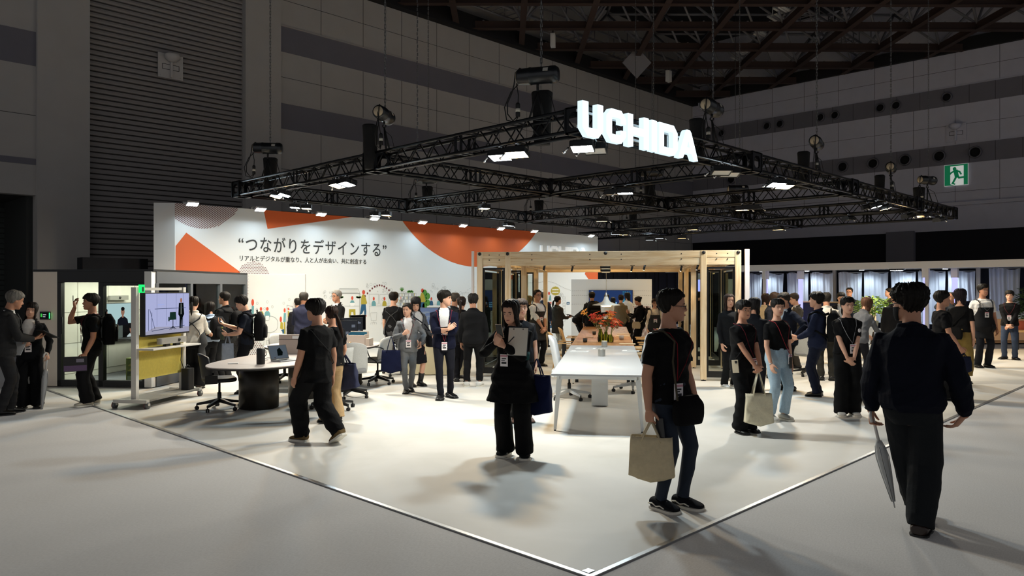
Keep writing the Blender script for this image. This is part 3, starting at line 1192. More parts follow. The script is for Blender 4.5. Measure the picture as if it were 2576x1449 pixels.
def decal(name, polys, m, lift=0.003, parent=None):
 b = MB()
 for poly in polys:
  b.add([(x, -lift, z) for x, z in poly], [tuple(range(len(poly)))])
 return b.build(name, m, parent or wall)

def clip_poly(poly, x0, x1, z0, z1):
 def cut(p, f, g):
  out = []
  for i in range(len(p)):
   a, c = p[i - 1], p[i]
   fa, fc = f(a), f(c)
   if fa >= 0:
    if fc >= 0:
     out.append(c)
    else:
     t = fa / (fa - fc)
     out.append((a[0] + (c[0] - a[0]) * t, a[1] + (c[1] - a[1]) * t))
   elif fc >= 0:
    t = fa / (fa - fc)
    out.append((a[0] + (c[0] - a[0]) * t, a[1] + (c[1] - a[1]) * t))
    out.append(c)
  return out
 for f in (lambda p: p[0] - x0, lambda p: x1 - p[0], lambda p: p[1] - z0, lambda p: z1 - p[1]):
  poly = cut(poly, f, None)
  if len(poly) < 3:
   return []
 return poly

def circ3(a, b_, c):
 ax, ay = a
 bx, by = b_
 cx, cy = c
 d = 2 * (ax * (by - cy) + bx * (cy - ay) + cx * (ay - by))
 ux = ((ax * ax + ay * ay) * (by - cy) + (bx * bx + by * by) * (cy - ay) + (cx * cx + cy * cy) * (ay - by)) / d
 uy = ((ax * ax + ay * ay) * (cx - bx) + (bx * bx + by * by) * (ax - cx) + (cx * cx + cy * cy) * (bx - ax)) / d
 return ux, uy, math.hypot(ax - ux, ay - uy)

def disc(cx, cz, r, n=48):
 return [(cx + r * math.cos(2 * PI * i / n), cz + r * math.sin(2 * PI * i / n)) for i in range(n)]

o = 0.002
decal('orange_corner_shape', [[(o, .3), wp(441.8, 618.6), wp(468.5, 585.2), wp(604, 684), wp(594, 698), (1.55, .3)]], M_ORANGE)
decal('orange_top_shape', [[(wp(663, 530)[0], WH), wp(673, 575.8), (wp(877.5, 546)[0] + .1, WH)]], M_ORANGE)
cx_, cz_, r_ = circ3(wp(1014, 558.5), wp(1191, 671), wp(1348, 586))
decal('orange_round_shape', [clip_poly(disc(cx_, cz_, r_, 96), 0, wdt, 0, WH)], M_ORANGE)
rr0, rr1 = wp(1470.7, 688.7), wp(1484, 668)
sl = (rr1[1] - rr0[1]) / (rr1[0] - rr0[0])
decal('orange_end_shape', [[rr0, (rr0[0] + .55, rr0[1] - .55 * sl * .9), (wdt, rr0[1] - .55 * sl * .9), (wdt, rr0[1] + .6 * sl), (rr0[0] + .6, rr0[1] + .6 * sl)]], M_ORANGE)
# striped circle at the top left
cx_, cz_, r_ = circ3(wp(440, 550), wp(523.6, 574.5), wp(600.4, 523))
pol = []
ang = R(38)
ca, sa = math.cos(ang), math.sin(ang)
k = -r_
while k < r_:
 hl = math.sqrt(max(0, r_ * r_ - k * k))
 hw_ = 0.0075
 q = [(cx_ + ca * t - sa * (k + s_), cz_ + sa * t + ca * (k + s_)) for t, s_ in ((-hl, -hw_), (hl, -hw_), (hl, hw_), (-hl, hw_))]
 q = clip_poly(q, 0, wdt, 0, WH)
 if q:
  pol.append(q)
 k += 0.037
decal('striped_circle', pol, M_MAROON)

def dots(cx, cz, r, step, dr, n=6):
 out = []
 i = 0
 z = cz - r
 while z < cz + r:
  x = cx - r + (step / 2 if i % 2 else 0)
  while x < cx + r:
   if math.hypot(x - cx, z - cz) < r:
    q = clip_poly(disc(x, z, dr, n), 0, wdt, 0, WH)
    if q:
     out.append(q)
   x += step
  z += step * .866
  i += 1
 return out

cx_, cz_, r_ = circ3(wp(610, 668), wp(630, 658.4), wp(678, 694))
decal('dotted_circle', dots(cx_, cz_, r_, 0.042, 0.0125), M_MAROON)
# lettering
RX = (R(90), 0, 0)
a0, a1 = wp(600, 640), wp(972, 640)
letters('headline_text', '“つながりをデザインする”', M_INK, 0.43, 0.004, wall, (a0[0], -0.004, 2.69), RX, width=a1[0] - a0[0], offset=0.003, spacing=1.15)
a0, a1 = wp(603, 655), wp(921, 655)
letters('subtitle_text', 'リアルとデジタルが重なり、人と人が出会い、共に創造する', M_INK, 0.15, 0.004, wall, (a0[0], -0.004, 2.44), RX, width=a1[0] - a0[0], offset=0.0015)
a0, a1 = wp(1358, 630), wp(1475, 630)
lw = a1[0] - a0[0]
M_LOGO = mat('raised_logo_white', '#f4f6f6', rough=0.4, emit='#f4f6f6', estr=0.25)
xs = a0[0]
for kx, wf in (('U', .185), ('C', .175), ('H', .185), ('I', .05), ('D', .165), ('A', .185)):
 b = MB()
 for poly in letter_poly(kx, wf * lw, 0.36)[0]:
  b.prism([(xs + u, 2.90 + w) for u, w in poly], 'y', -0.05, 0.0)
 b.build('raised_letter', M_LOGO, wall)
 xs += wf * lw + .011 * lw
exec_wall_art = True

# arm lamps along the top of the printed wall
L_ARM = glow('arm_lamp_glow', (0.86, 0.95, 1.0), 125.0)
arm_labels = ['first from the left, over the striped circle', 'second, left of the orange top shape', 'third, over the orange top shape', 'fourth, above the lettering end',
    'fifth, at the round shape left rim', 'sixth, over the orange round shape', 'seventh, right over the orange round shape', 'eighth, at its right rim', 'last one at the right wall end']
for px, py, lb in zip((484, 655, 808, 942, 1063, 1165, 1260, 1344, 1487), (513, 527, 541, 549, 563, 569, 577, 583, 595), arm_labels):
 x = x_at(px, WY - 0.42)
 t = thing('arm_lamp', 'lit arm lamp on white wall top, ' + lb, 'lamp', (x, WY + 0.02, WH), 0, 'arm lamps along the printed wall')
 b = MB()
 b.box((-.03, 0, 0), (.03, .08, .05))
 b.tube([(0, .03, .03), (0, -.05, .06), (0, -.25, .04), (0, -.40, -.01)], .010)
 b.build('arm', M_ALU, t)
 M = Matrix.Rotation(R(-28), 3, 'X')
 b = MB().cbox((0, -.44, -.03), (.26, .15, .045), 0, M)
 b.build('lamp_head', M_WHITE, t)
 c = [M @ Vector((sx * .12, sy * .065, -.024)) + Vector((0, -.44, -.03)) for sx, sy in ((-1, -1), (-1, 1), (1, 1), (1, -1))]
 MB().add(c, [(0, 1, 2, 3)]).build('light_panel', L_ARM, t)

# ================================================================ wooden pavilion, long tables, chairs on them
def node_wood(name, c0, c1, scale=14.0, axis='z', rough=0.55):
 m = mat(name, c0, rough=rough)
 nt = m.node_tree
 b = nt.nodes['Principled BSDF']
 tc = nt.nodes.new('ShaderNodeTexCoord')
 mp = nt.nodes.new('ShaderNodeMapping')
 mp.inputs['Scale'].default_value = {'z': (1, 1, .08), 'x': (.08, 1, 1), 'y': (1, .08, 1)}[axis]
 nt.links.new(tc.outputs['Object'], mp.inputs[0])
 n = nt.nodes.new('ShaderNodeTexNoise')
 n.inputs['Scale'].default_value = scale
 n.inputs['Detail'].default_value = 6
 n.inputs['Distortion'].default_value = 1.2
 nt.links.new(mp.outputs[0], n.inputs['Vector'])
 r = nt.nodes.new('ShaderNodeValToRGB')
 r.color_ramp.elements[0].position = 0.35
 r.color_ramp.elements[1].position = 0.6
 r.color_ramp.elements[0].color = (*srgb(c1), 1)
 r.color_ramp.elements[1].color = (*srgb(c0), 1)
 nt.links.new(n.outputs[0], r.inputs[0])
 nt.links.new(r.outputs[0], b.inputs['Base Color'])
 return m

M_PINEZ = node_wood('pine_upright_grain', '#efd9b6', '#dcbd90', 16, 'z')
M_PINEX = node_wood('pine_beam_grain', '#f0dab6', '#dfc093', 16, 'x')
M_PINEY = node_wood('pine_side_beam_grain', '#efd8b3', '#dcbc8e', 16, 'y')
M_OAKT = node_wood('oak_table_boards', '#b98557', '#9c683f', 9, 'y', 0.4)
M_PLY = node_wood('beech_plywood', '#d8b078', '#c4965c', 12, 'x', 0.45)
M_GLASS = glass('clear_pane', dark=.02)
M_FRAME = mat('black_door_frame', '#0d0d0f', rough=0.4)
M_KNOB = mat('black_bolt_cap', '#1a1a1c', rough=0.5)

PAV_D, PAV_T = 14.48, 9.0
pav = thing('timber_pavilion', 'pale pine post-and-beam pavilion with folded glass doors over the long table', 'pavilion', V(-0.70, PAV_D + .3), turn(PAV_T))
PW, PD = 5.06, 6.7
PH0, PH = 2.20, 2.47
XS = [0.06, 0.62, PW - .69, PW - .06]        # outer and inner posts
YS = [0.06, 2.3, 4.5, PD - .06]
s_ = 0.055
for y in YS:
 for x in XS:
  b = MB().box((x - s_, y - s_, 0.03), (x + s_, y + s_, PH - (0 if y == YS[0] else .02)))
  b.build('post', M_PINEZ, pav, bevel=0.006)
  MB().lathe([(0.0, 0), (.05, 0), (.05, .012), (.014, .016), (.014, .03), (0, .03)], (x, y, 0.0), n=12).build('levelling_foot', M_KNOB, pav)
for x in [XS[0], XS[1], PW / 2, XS[2], XS[3]]:
 MB().lathe([(0, 0), (.032, 0), (.034, .008), (.018, .02), (0, .022)], (x, YS[0] - s_, 2.43), n=14, M=Matrix.Rotation(R(90), 3, 'X')).build('bolt_cap', M_KNOB, pav)
# front and cross beams
yy = [YS[0]] + [YS[0] + 0.95 * i for i in range(1, 7)] + [YS[3]]
for i, y in enumerate(yy):
 b = MB()
 z0, z1 = (PH0, PH) if i in (0, len(yy) - 1) else (2.26, 2.40)
 h = s_ * .8
 b.box((XS[0] if i else XS[0] + s_, y - h, z0 + .14), (XS[3] - (0 if i else s_), y + h, z1))
 b.box((XS[0] + s_, y - h * .8, z0), (XS[3] - s_, y + h * .8, z0 + .132))
 b.build('cross_beam', M_PINEX, pav, bevel=0.005)
 if i == 0:
  b = MB()
  for x in (.25, .45, 1.1, PW / 2 - .3, PW / 2 + .3, PW - 1.1, PW - .45, PW - .25):
   for z in (2.31, 2.41):
    b.rod((x, y - h - .003, z), (x, y - h + .01, z), .011, n=8)
  b.build('dowel_holes', M_KNOB, pav)
for x in XS:
 for j in range(3):
  MB().box((x - s_ * .8, YS[j] + s_, PH0 + .04), (x + s_ * .8, YS[j + 1] - s_, PH - .03)).build('side_beam', M_PINEY, pav, bevel=0.005)

def door_leaf(c, ang, w, z0=0.07, z1=2.16):
 """black framed glass leaf"""
 M = Matrix.Rotation(ang, 3, 'Z')
 b = MB()
 fw_, t = 0.038, 0.035
 h = (z0 + z1) / 2
 for sx in (-1, 1):
  b.cbox(Vector(c) + M @ Vector((sx * (w / 2 - fw_ / 2), 0, h)), (fw_, t, z1 - z0), 0, M)
 b.cbox(Vector(c) + M @ Vector((0, 0, z1 - fw_ / 2)), (w - 2 * fw_, t, fw_), 0, M)
 b.cbox(Vector(c) + M @ Vector((0, 0, z0 + .06)), (w - 2 * fw_, t, .12), 0, M)
 o = b.build('door_frame', M_FRAME, pav)
 g = MB().cbox(Vector(c) + M @ Vector((0, 0, h + .03)), (w - 2 * fw_, .008, z1 - z0 - .2), 0, M)
 g.build('pane', M_GLASS, o)

wl = XS[1] - XS[0] - 2 * s_
wr = XS[3] - XS[2] - 2 * s_
for y in (YS[0], YS[1], YS[2]):
 door_leaf(((XS[0] + XS[1]) / 2, y, 0), 0, wl)
 door_leaf(((XS[2] + XS[3]) / 2, y, 0), 0, wr)
for x in (XS[0] + .02, XS[3] - .02):
 for k, (y0, y1) in enumerate(((YS[0], YS[1]), (YS[1], YS[2]), (YS[2], YS[3]))):
  n = 1
  for i in range(n):
   L = (y1 - y0 - 2 * s_) / n
   door_leaf((x, y0 + s_ + L * (i + .5), 0), R(90), L - .01)
# pale fabric screens on the outer sides
M_SCRIM = mat('white_screen_cloth', '#e4dedd', rough=0.8)
MB().box((-.10, -.02, 0.9), (-.06, .06, 2.49)).build('side_screen', M_SCRIM, pav)
MB().box((PW + .06, -.02, 0.9), (PW + .14, .06, 2.49)).build('side_screen', M_SCRIM, pav)
for k, (x, y) in enumerate(((1.25, .95), (1.75, 2.0), (3.3, .95), (3.05, 2.0), (4.35, .95), (4.1, 2.0), (2.4, 3.2))):
 t = thing('track_spotlight', 'small black spotlight, number of its row from the left under pavilion beams', 'spotlight', (0, 0, 0), 0, 'small black spotlights under the pavilion beams')
 t['label'] = 'small black cylinder spotlight under the pine beams, ' + ('nearer row, left', 'farther row, left', 'nearer row, middle', 'farther row, middle', 'nearer row, right', 'farther row, right', 'deep inside')[k]
 t.matrix_world = pav.matrix_basis @ Matrix.Translation((x, y, 2.26))
 M = Matrix.Rotation(R(14), 3, 'Y')
 MB().box((-.05, -.014, -.012), (.05, .014, 0)).build('mount', M_BLACK, t)
 MB().lathe([(.0, 0), (.022, 0), (.022, -.12), (.0, -.12)][::-1], (0, 0, -.02), n=12, M=M).build('lamp_body', M_BLACK, t)
 MB().lathe([(.0, -.1215), (.018, -.1215)], (0, 0, -.02), n=12, M=M).build('lamp_lens', glow('spot_lens_warm', (1, .85, .62), 55.0), t)
 p = t.matrix_world.translation
 sp = spot((p.x, p.y, p.z - .16), (p.x + .1, p.y, 0), 26, W_WARM, 95, .8, .02)
# black electrical box strapped under the mid beam, with the pendant cord
t = thing('junction_box', 'black electrical boxes strapped beneath the middle of the pavilion front beam', 'electrical box', (0, 0, 0))
t.matrix_world = pav.matrix_basis @ Matrix.Translation((PW / 2 - .02, .42, 2.26))
b = MB()
for i, z in enumerate((-.03, -.09, -.15)):
 b.box((-.10, -.05 + .1 * i, z - .02), (.10, .05 + .1 * i, z + .025))
b.build('box', M_BLACK, t, bevel=.004)
MB().box((-.08, .3, -.19), (.08, .42, -.05)).build('plywood_hanger', M_PINEX, t)

PEND_D = 15.6
pl = (1525 - 1288) / FPX * PEND_D
pend = thing('pendant_lamp', 'white metal pendant lamp with wide flat shade hanging over the wooden table', 'lamp', V(pl, PEND_D, 1.42))
M_SHADE = mat('pendant_white_enamel', '#dfe0da', rough=0.35)
MB().lathe([(.035, .16), (.04, .15), (.055, .10), (.08, .06), (.12, .035), (.285, -.012), (.287, -.02), (.28, -.018), (.115, .028), (.075, .05), (.05, .09), (.035, .14)], n=36).build('lamp_shade', M_SHADE, pend)
MB().lathe([(0, .25), (.018, .245), (.03, .18), (.037, .15), (0, .15)][::-1], n=16).build('lamp_cap', M_ALU, pend)
MB().lathe([(0, -.05), (.09, -.05), (.13, -.01), (.12, .02), (0, .03)], n=24).build('diffuser', glow('pendant_glow', (1.0, .82, .5), 9.0), pend)
MB().tube([(0, 0, .24), (.004, 0, .5), (-.004, .0, .8), (0, 0, .86)], .005, n=6).build('cord', mat('pendant_cord', '#b7ae9a', rough=.6), pend)

# ---- the white table and the wooden table that continues it
TT = 7.5
tab0 = V((1505 - 1288) / FPX * 9.06, 9.06)
wt = thing('meeting_table', 'long white meeting table with tapered splayed legs nearest the camera', 'table', tab0, turn(TT))
TW, TL, TH = 1.15, 4.62, 0.71
M_WTOP = mat('white_table_top', '#bcc0c4', rough=0.32, coat=.2)
M_WLEG = mat('white_powder_coat', '#d9dbda', rough=0.4)
b = MB().rbox((0, TL / 2, TH - .0125), (TW, TL, .025), .015, 3)
b.build('tabletop', M_WTOP, wt, bevel=.004)
b = MB()
for sx in (-1, 1):
 b.box((sx * (TW / 2 - .09) - .02, .12, TH - .075), (sx * (TW / 2 - .09) + .02, TL - .1, TH - .025))
b.box((-TW / 2 + .09, .12, TH - .075), (TW / 2 - .09, .17, TH - .025))
b.build('underframe', M_WLEG, wt)
for sx in (-1, 1):
 for y, sy in ((.16, -1), (TL - .12, 1)):
  b = MB()
  x = sx * (TW / 2 - .10)
  x1, y1 = x + sx * .055, y + sy * .10
  n = 4
  v = []
  for cx, cy, hh, z in ((x, y, .034, TH - .03), (x + sx * .012, y + sy * .02, .032, TH - .12), (x1, y1, .017, .02)):
   v += [(cx - hh, cy - hh * .7, z), (cx + hh, cy - hh * .7, z), (cx + hh, cy + hh * .7, z), (cx - hh, cy + hh * .7, z)]
  f = [(j * 4 + i, (j + 1) * 4 + i, (j + 1) * 4 + (i + 1) % 4, j * 4 + (i + 1) % 4) for j in range(2) for i in range(4)] + [(0, 1, 2, 3), (11, 10, 9, 8)]
  b.add(v, f)
  lg = b.build('leg', M_WLEG, wt, bevel=.004)
  MB().rod((x1, y1, .006), (x1, y1, .022), .014, n=10).build('leg_glide', M_BLACK, lg)
b = MB().box((-.02 - .11, 2.0, .02), (-.02 + .13, 2.25, TH - .06))
b.build('cable_column', M_WLEG, wt, bevel=.004)
ot = thing('wooden_table', 'long oak-topped table inside the pavilion, behind the white table', 'table', tab0, turn(TT))
OY0, OY1 = TL + .03, 11.35
b = MB()
nb = 5
for i in range(3):
 y0 = OY0 + (OY1 - OY0) * i / 3
 b.box((-TW / 2, y0 + .002, TH - .03), (TW / 2, OY0 + (OY1 - OY0) * (i + 1) / 3 - .002, TH))
b.build('tabletop', M_OAKT, ot, bevel=.003)
for sx in (-1, 1):
 for y in (OY0 + .2, (OY0 + OY1) / 2, OY1 - .2):
  MB().box((sx * (TW / 2 - .1) - .03, y - .03, 0.006), (sx * (TW / 2 - .1) + .03, y + .03, TH - .03)).build('leg', M_BLACK, ot)

def on_table(px, py, z=TH):
 return G(px, py, z)

# tins, cups, papers
M_TIN = mat('ribbed_tin', '#b9b7b0', rough=0.35, metal=.85)
M_CUPD = mat('dark_stoneware', '#22231f', rough=.5)
M_CUPB = mat('beige_stoneware', '#a89684', rough=.6)
M_PAPER = mat('white_paper', '#e6e8e8', rough=.7)
for px, py, s, lb in ((1513.5, 896, 1.0, 'ribbed silver tin candle at the middle of the white table'), (1520.5, 873, .95, 'ribbed silver tin candle near the wooden table joint')):
 t = thing('tin_candle', lb, 'candle', on_table(px, py), 0, 'tin candles on the white table')
 pr = [(0, 0), (.058, 0)]
 for i in range(9):
  pr += [(.055, .012 * i + .004), (.0575, .012 * i + .010)]
 pr += [(.056, .115), (.052, .115), (.052, .105), (0, .104)]
 MB().lathe([(r * s, z * s) for r, z in pr], n=28).build('tin', M_TIN, t)
 MB().lathe([(0, .1055), (.05, .1055), (.048, .109), (0, .108)][::-1], n=20).build('wax', mat('candle_wax', '#f3ead2', rough=.5, emit='#ffd890', estr=.5), t)
for px, py, m, lb, s in ((1472, 861, M_CUPD, 'dark square-ish cup at the near left of the wooden table', 1.0), (1495, 842, M_CUPD, 'dark green cup farther along the wooden table left side', 1.0),
       (1563.5, 855, M_CUPB, 'beige cup on the right side of the wooden table', 1.15), (1504, 825, M_CUPB, 'small clay cup at the far left of the wooden table', .95), (1552, 826, M_CUPB, 'small grey cup at the far end near the flowers', .9)):
 t = thing('cup', lb, 'cup', on_table(px, py), 0, 'cups on the wooden table')
 MB().lathe([(r * s, z * s) for r, z in [(0, 0), (.032, 0), (.04, .01), (.045, .075), (.041, .075), (.037, .015), (0, .012)]], n=20).build('cup_body', m, t)
 MB().tube([(.042 * s, 0, .06 * s), (.06 * s, 0, .055 * s), (.06 * s, 0, .03 * s), (.04 * s, 0, .022 * s)], .005 * s, n=6).build('handle', m, t)
for px, py, w, l, lb in ((1459, 884, .30, .21, 'grey flat folder lying left on the white table'), (1474, 877, .34, .24, 'open white leaflet with printed corner on the white table'), (1587, 883, .28, .20, 'thin grey leaflet lying right on the white table')):
 t = thing('leaflet', lb, 'leaflet', on_table(px, py), turn(TT + 8), 'leaflets on the white table')
 MB().cbox((0, 0, .004), (w, l, .006)).build('pages', M_PAPER, t)
 MB().cbox((.02, 0, .0078), (w * .6, l * .4, .001)).build('printed_block', mat('print_grey', '#8f9497', rough=.7), t)
for px, py, lb in ((1578, 866, 'beige menu sheet at the near right of the wooden table'), (1568, 846, 'beige menu sheet behind the beige cup'), (1569, 841, 'pale yellow menu sheet farther right on the wooden table'), (1483, 849, 'small dark tray on the wooden table left side')):
 t = thing('menu_sheet' if 'tray' not in lb else 'tray', lb, 'sheet' if 'tray' not in lb else 'tray', on_table(px, py), turn(TT + 2))
 MB().cbox((0, 0, .006), (.30 if 'tray' not in lb else .16, .2, .012)).build('board', mat('kraft_paper', '#d9c29c', rough=.7) if 'tray' not in lb else M_CUPB, t, bevel=.002)

# flowers in green glass vases
M_VASE = glass('green_glass', (0.80, 0.88, 0.52), dark=.12)
vz = on_table(1520, 861)
vlab = ('tall green glass bottle vase at the left of the flower group', 'green glass jar holding the orange flowers', 'low green glass jar at the right of the flower group', 'small dark vase behind the flower jars')
vases = []
for k, (dx, dy, r, h, m) in enumerate(((-.07, .0, .05, .26, M_VASE), (.03, .05, .06, .2, M_VASE), (.12, .02, .06, .15, M_VASE), (-.1, .35, .035, .12, M_CUPD))):
 M = Matrix.Rotation(turn(TT), 3, 'Z')
 p = vz + M @ Vector((dx, dy, 0))
 t = thing('vase', vlab[k], 'vase', p, 0, 'vases on the wooden table')
 MB().lathe([(0, .004), (r * .9, .004), (r, .02), (r, h * .65), (r * .6, h * .82), (r * .55, h), (r * .6, h), (r * .5, h * .98), (r * .54, h * .82), (r * .93, h * .64), (r * .92, .015), (0, .014)], n=24).build('glass_body', m, t)
 vases.append((p, h))
fr = random.Random(11)
M_STEM = mat('flower_stem', '#5d6b31', rough=.6)
M_PET = [mat('petal_orange', '#e8632a', rough=.6), mat('petal_red_orange', '#d8402a', rough=.6), mat('petal_yellow_orange', '#f0a23a', rough=.6), mat('petal_coral', '#ef8a5c', rough=.6)]
M_LEAF = mat('leaf_olive', '#7d7a3e', rough=.6)

def blossom(mb, c, r, mi, rnd, up):
 """six pointed petals round a throat"""
 q = Vector(up).to_track_quat('Z', 'Y').to_matrix()
 for i in range(6):
  a = 2 * PI * i / 6 + rnd.random()
  d = Vector((math.cos(a), math.sin(a), 0))
  s = Vector((-math.sin(a), math.cos(a), 0))
  pts = [Vector((0, 0, 0)), d * r * .45 + s * r * .2 + Vector((0, 0, r * .25)), d * r + Vector((0, 0, r * .15)), d * r * .45 - s * r * .2 + Vector((0, 0, r * .25))]
  lo = [p - Vector((0, 0, r * .06)) for p in pts]
  v = [Vector(c) + q @ p for p in pts + lo]
  mb.add(v, [(0, 1, 2, 3), (7, 6, 5, 4), (0, 4, 5, 1), (1, 5, 6, 2), (2, 6, 7, 3), (3, 7, 4, 0)], mi)

for k, (ang, tilt, h, mi) in enumerate(((200, 38, .62, 2), (170, 22, .50, 0), (140, 26, .44, 1), (20, 10, .42, 2), (-20, 26, .40, 0), (0, 38, .36, 1), (60, 20, .50, 3), (250, 14, .36, 0), (-50, 30, .33, 3), (100, 34, .46, 1), (210, 28, .48, 1), (-10, 18, .50, 0), (30, 30, .34, 0), (160, 12, .33, 1), (-35, 16, .44, 2), (80, 12, .30, 0), (120, 20, .36, 3), (300, 24, .28, 1))):
 base = vases[(0, 1, 0, 1, 1, 2, 1, 0, 2, 1, 0, 1, 2, 0, 1, 1, 0, 2)[k]][0] + Vector((0, 0, .02))
 t = thing('flower_stem', 'flowering stem', 'flower', base, 0, 'orange flowers in the green glass jars')
 t['label'] = 'orange lily-like flower on a stem in the green glass jars'
 d = Vector((math.cos(R(ang) + YAW - R(90)) * math.sin(R(tilt)), math.sin(R(ang) + YAW - R(90)) * math.sin(R(tilt)), math.cos(R(tilt))))
 b0 = Vector((0, 0, .0))
 p1 = Vector((0, 0, .14)) + d * .04
 p2 = p1 + d * (h - .1)
 MB().tube([b0, p1 * .6, p1, (p1 + p2) / 2 + Vector((0, 0, .01)), p2], .004, n=5).build('stem', M_STEM, t)
 b = MB()
 blossom(b, p2, .085, 0, fr, d)
 for j in range(2):
  blossom(b, p2 + Vector((fr.uniform(-.06, .06), fr.uniform(-.06, .06), fr.uniform(-.09, -.02))), .058, 0, fr, d + Vector((fr.uniform(-.5, .5), fr.uniform(-.5, .5), 0)))
 b.build('blossom', M_PET[mi], t)
 b = MB()
 for j in range(3):
  a = fr.uniform(0, 6.28)
  q0 = p1.lerp(p2, fr.uniform(.2, .8))
  q1 = q0 + Vector((math.cos(a) * .12, math.sin(a) * .12, .09))
  s1 = Vector((-math.sin(a), math.cos(a), 0)) * .012
  b.add([q0, q0.lerp(q1, .5) + s1, q1, q0.lerp(q1, .5) - s1, q0.lerp(q1, .5) + Vector((0, 0, .003))], [(0, 1, 4), (1, 2, 4), (2, 3, 4), (3, 0, 4)])
 b.build('leaf', M_LEAF, t)

# ================================================================ meeting box, screen stand, oval tables, chairs
M_CREAM = mat('pod_end_panel_cream', '#eee0d0', rough=.6)
M_PODBLK = mat('pod_black_frame', '#0e0f10', rough=.4)
M_PODGRY = mat('pod_charcoal_frame', '#4a4e54', rough=.5)
M_PODIN = mat('pod_felt_wall', '#dad9cf', rough=.9, noise=.08, nscale=3)
M_PODFL = mat('pod_grey_floor', '#6d7076', rough=.9)
M_TVBLK = mat('screen_bezel_black', '#0a0a0b', rough=.3)
M_SCRL = glow('screen_pale_blue', (.68, .72, .88), .75)
M_SKINP = glow('screen_skin', (.72, .5, .42), .7)

def scr(name, c, s=.7):
 return glow('screen_' + name, c, s)

pod = thing('meeting_box', 'glazed meeting box with cream end panel, black door frames and charcoal windows', 'meeting room', V(-8.53, 13.31), turn(6))
PX, PY, PZ = 2.27, 3.6, 2.05
b = MB().box((0, 0, .02), (.46, .12, PZ))
b.box((0, .12, .02), (.1, PY, PZ))
b.build('end_panel', M_CREAM, pod, bevel=.004)
b = MB()
b.box((.46, 0, 1.86), (2.12, .12, PZ))
for x0, x1 in ((.46, .53), (1.24, 1.33), (2.06, 2.12)):
 b.box((x0, 0, .02), (x1, .1, 1.86))
b.box((.46, .0, .02), (2.12, .1, .13))
b.box((1.33, .0, 1.80), (2.06, .1, 1.86))
b.build('door_frame', M_PODBLK, pod, bevel=.003)
MB().box((.53, .04, .13), (1.24, .05, 1.86)).build('pane', M_GLASS, pod)
MB().box((1.33, .04, .13), (2.06, .05, 1.80)).build('pane', M_GLASS, pod)
MB().rod((.57, -.03, .95), (.57, -.03, 1.25), .012).build('door_handle', M_PODBLK, pod)
b = MB().box((2.12, -.03, .02), (2.25, .1, PZ))
b.build('corner_post', M_WHITE, pod, bevel=.003)
b = MB()
ws = [.13, 1.27, 2.42, 3.56]
b.box((PX - .1, .1, 1.84), (PX, PY, PZ))
b.box((PX - .1, .1, .02), (PX, PY, .2))
for i, y in enumerate(ws):
 b.box((PX - .1, y - .045, .2), (PX, y + .045, 1.84))
b.build('window_frame', M_PODGRY, pod, bevel=.003)
for i in range(3):
 MB().box((PX - .055, ws[i] + .045, .2), (PX - .045, ws[i + 1] - .045, 1.84)).build('pane', M_GLASS, pod)
MB().box((.1, PY - .1, .02), (PX - .1, PY, PZ)).build('back_wall', M_PODIN, pod)
MB().box((.1, .12, .03), (.12, PY - .1, PZ - .05)).build('felt_wall', M_PODIN, pod)
b = MB()
for y in (1.0, 1.9, 2.8):
 b.box((.12, y - .004, .15), (.124, y + .004, PZ - .06))
for z in (.15, .72, 1.3):
 b.box((.12, .12, z - .004), (.124, PY - .1, z + .004))
b.build('wall_seam', mat('felt_seam', '#8d8b80', rough=.9), pod)
MB().box((.1, .1, .008), (PX - .1, PY - .1, .02)).build('box_floor', M_PODFL, pod)
MB().box((0, .0, PZ), (PX, PY, PZ + .04)).build('box_roof', M_PODBLK, pod)
MB().box((.4, .4, PZ - .03), (1.9, 3.2, PZ - .005)).build('ceiling_panel', glow('pod_ceiling_light', (1.0, .97, .9), 6.0), pod)

def place(parent, o, loc, rot=0.0):
 """set a top-level thing at a point given in another thing's own axes"""
 o.matrix_world = parent.matrix_basis @ Matrix.Translation(loc) @ Matrix.Rotation(rot, 4, 'Z')
 return o

def head_shoulders(mb_skin, mb_hair, mb_cloth, c, s, y):
 """flat picture of a person on a screen: c centre of head, s head height; lies in local x,z at depth y"""
 x, z = c
 def ell(mb, cx, cz, rx, rz, yy, n=18):
  mb.add([(cx + rx * math.cos(2 * PI * i / n), yy, cz + rz * math.sin(2 * PI * i / n)) for i in range(n)], [tuple(range(n))])
 mb_cloth.add([(x - s * 1.15, y, z - s * 1.7), (x + s * 1.15, y, z - s * 1.7), (x + s * .95, y, z - s * .95), (x + s * .3, y, z - s * .6), (x - s * .3, y, z - s * .6), (x - s * .95, y, z - s * .95)], [tuple(range(6))])
 mb_skin.box((x - s * .16, y - .001, z - s * .75), (x + s * .16, y, z - s * .3))
 ell(mb_skin, x, z, s * .36, s * .5, y - .001)
 ell(mb_hair, x, z + s * .33, s * .36, s * .24, y - .002)

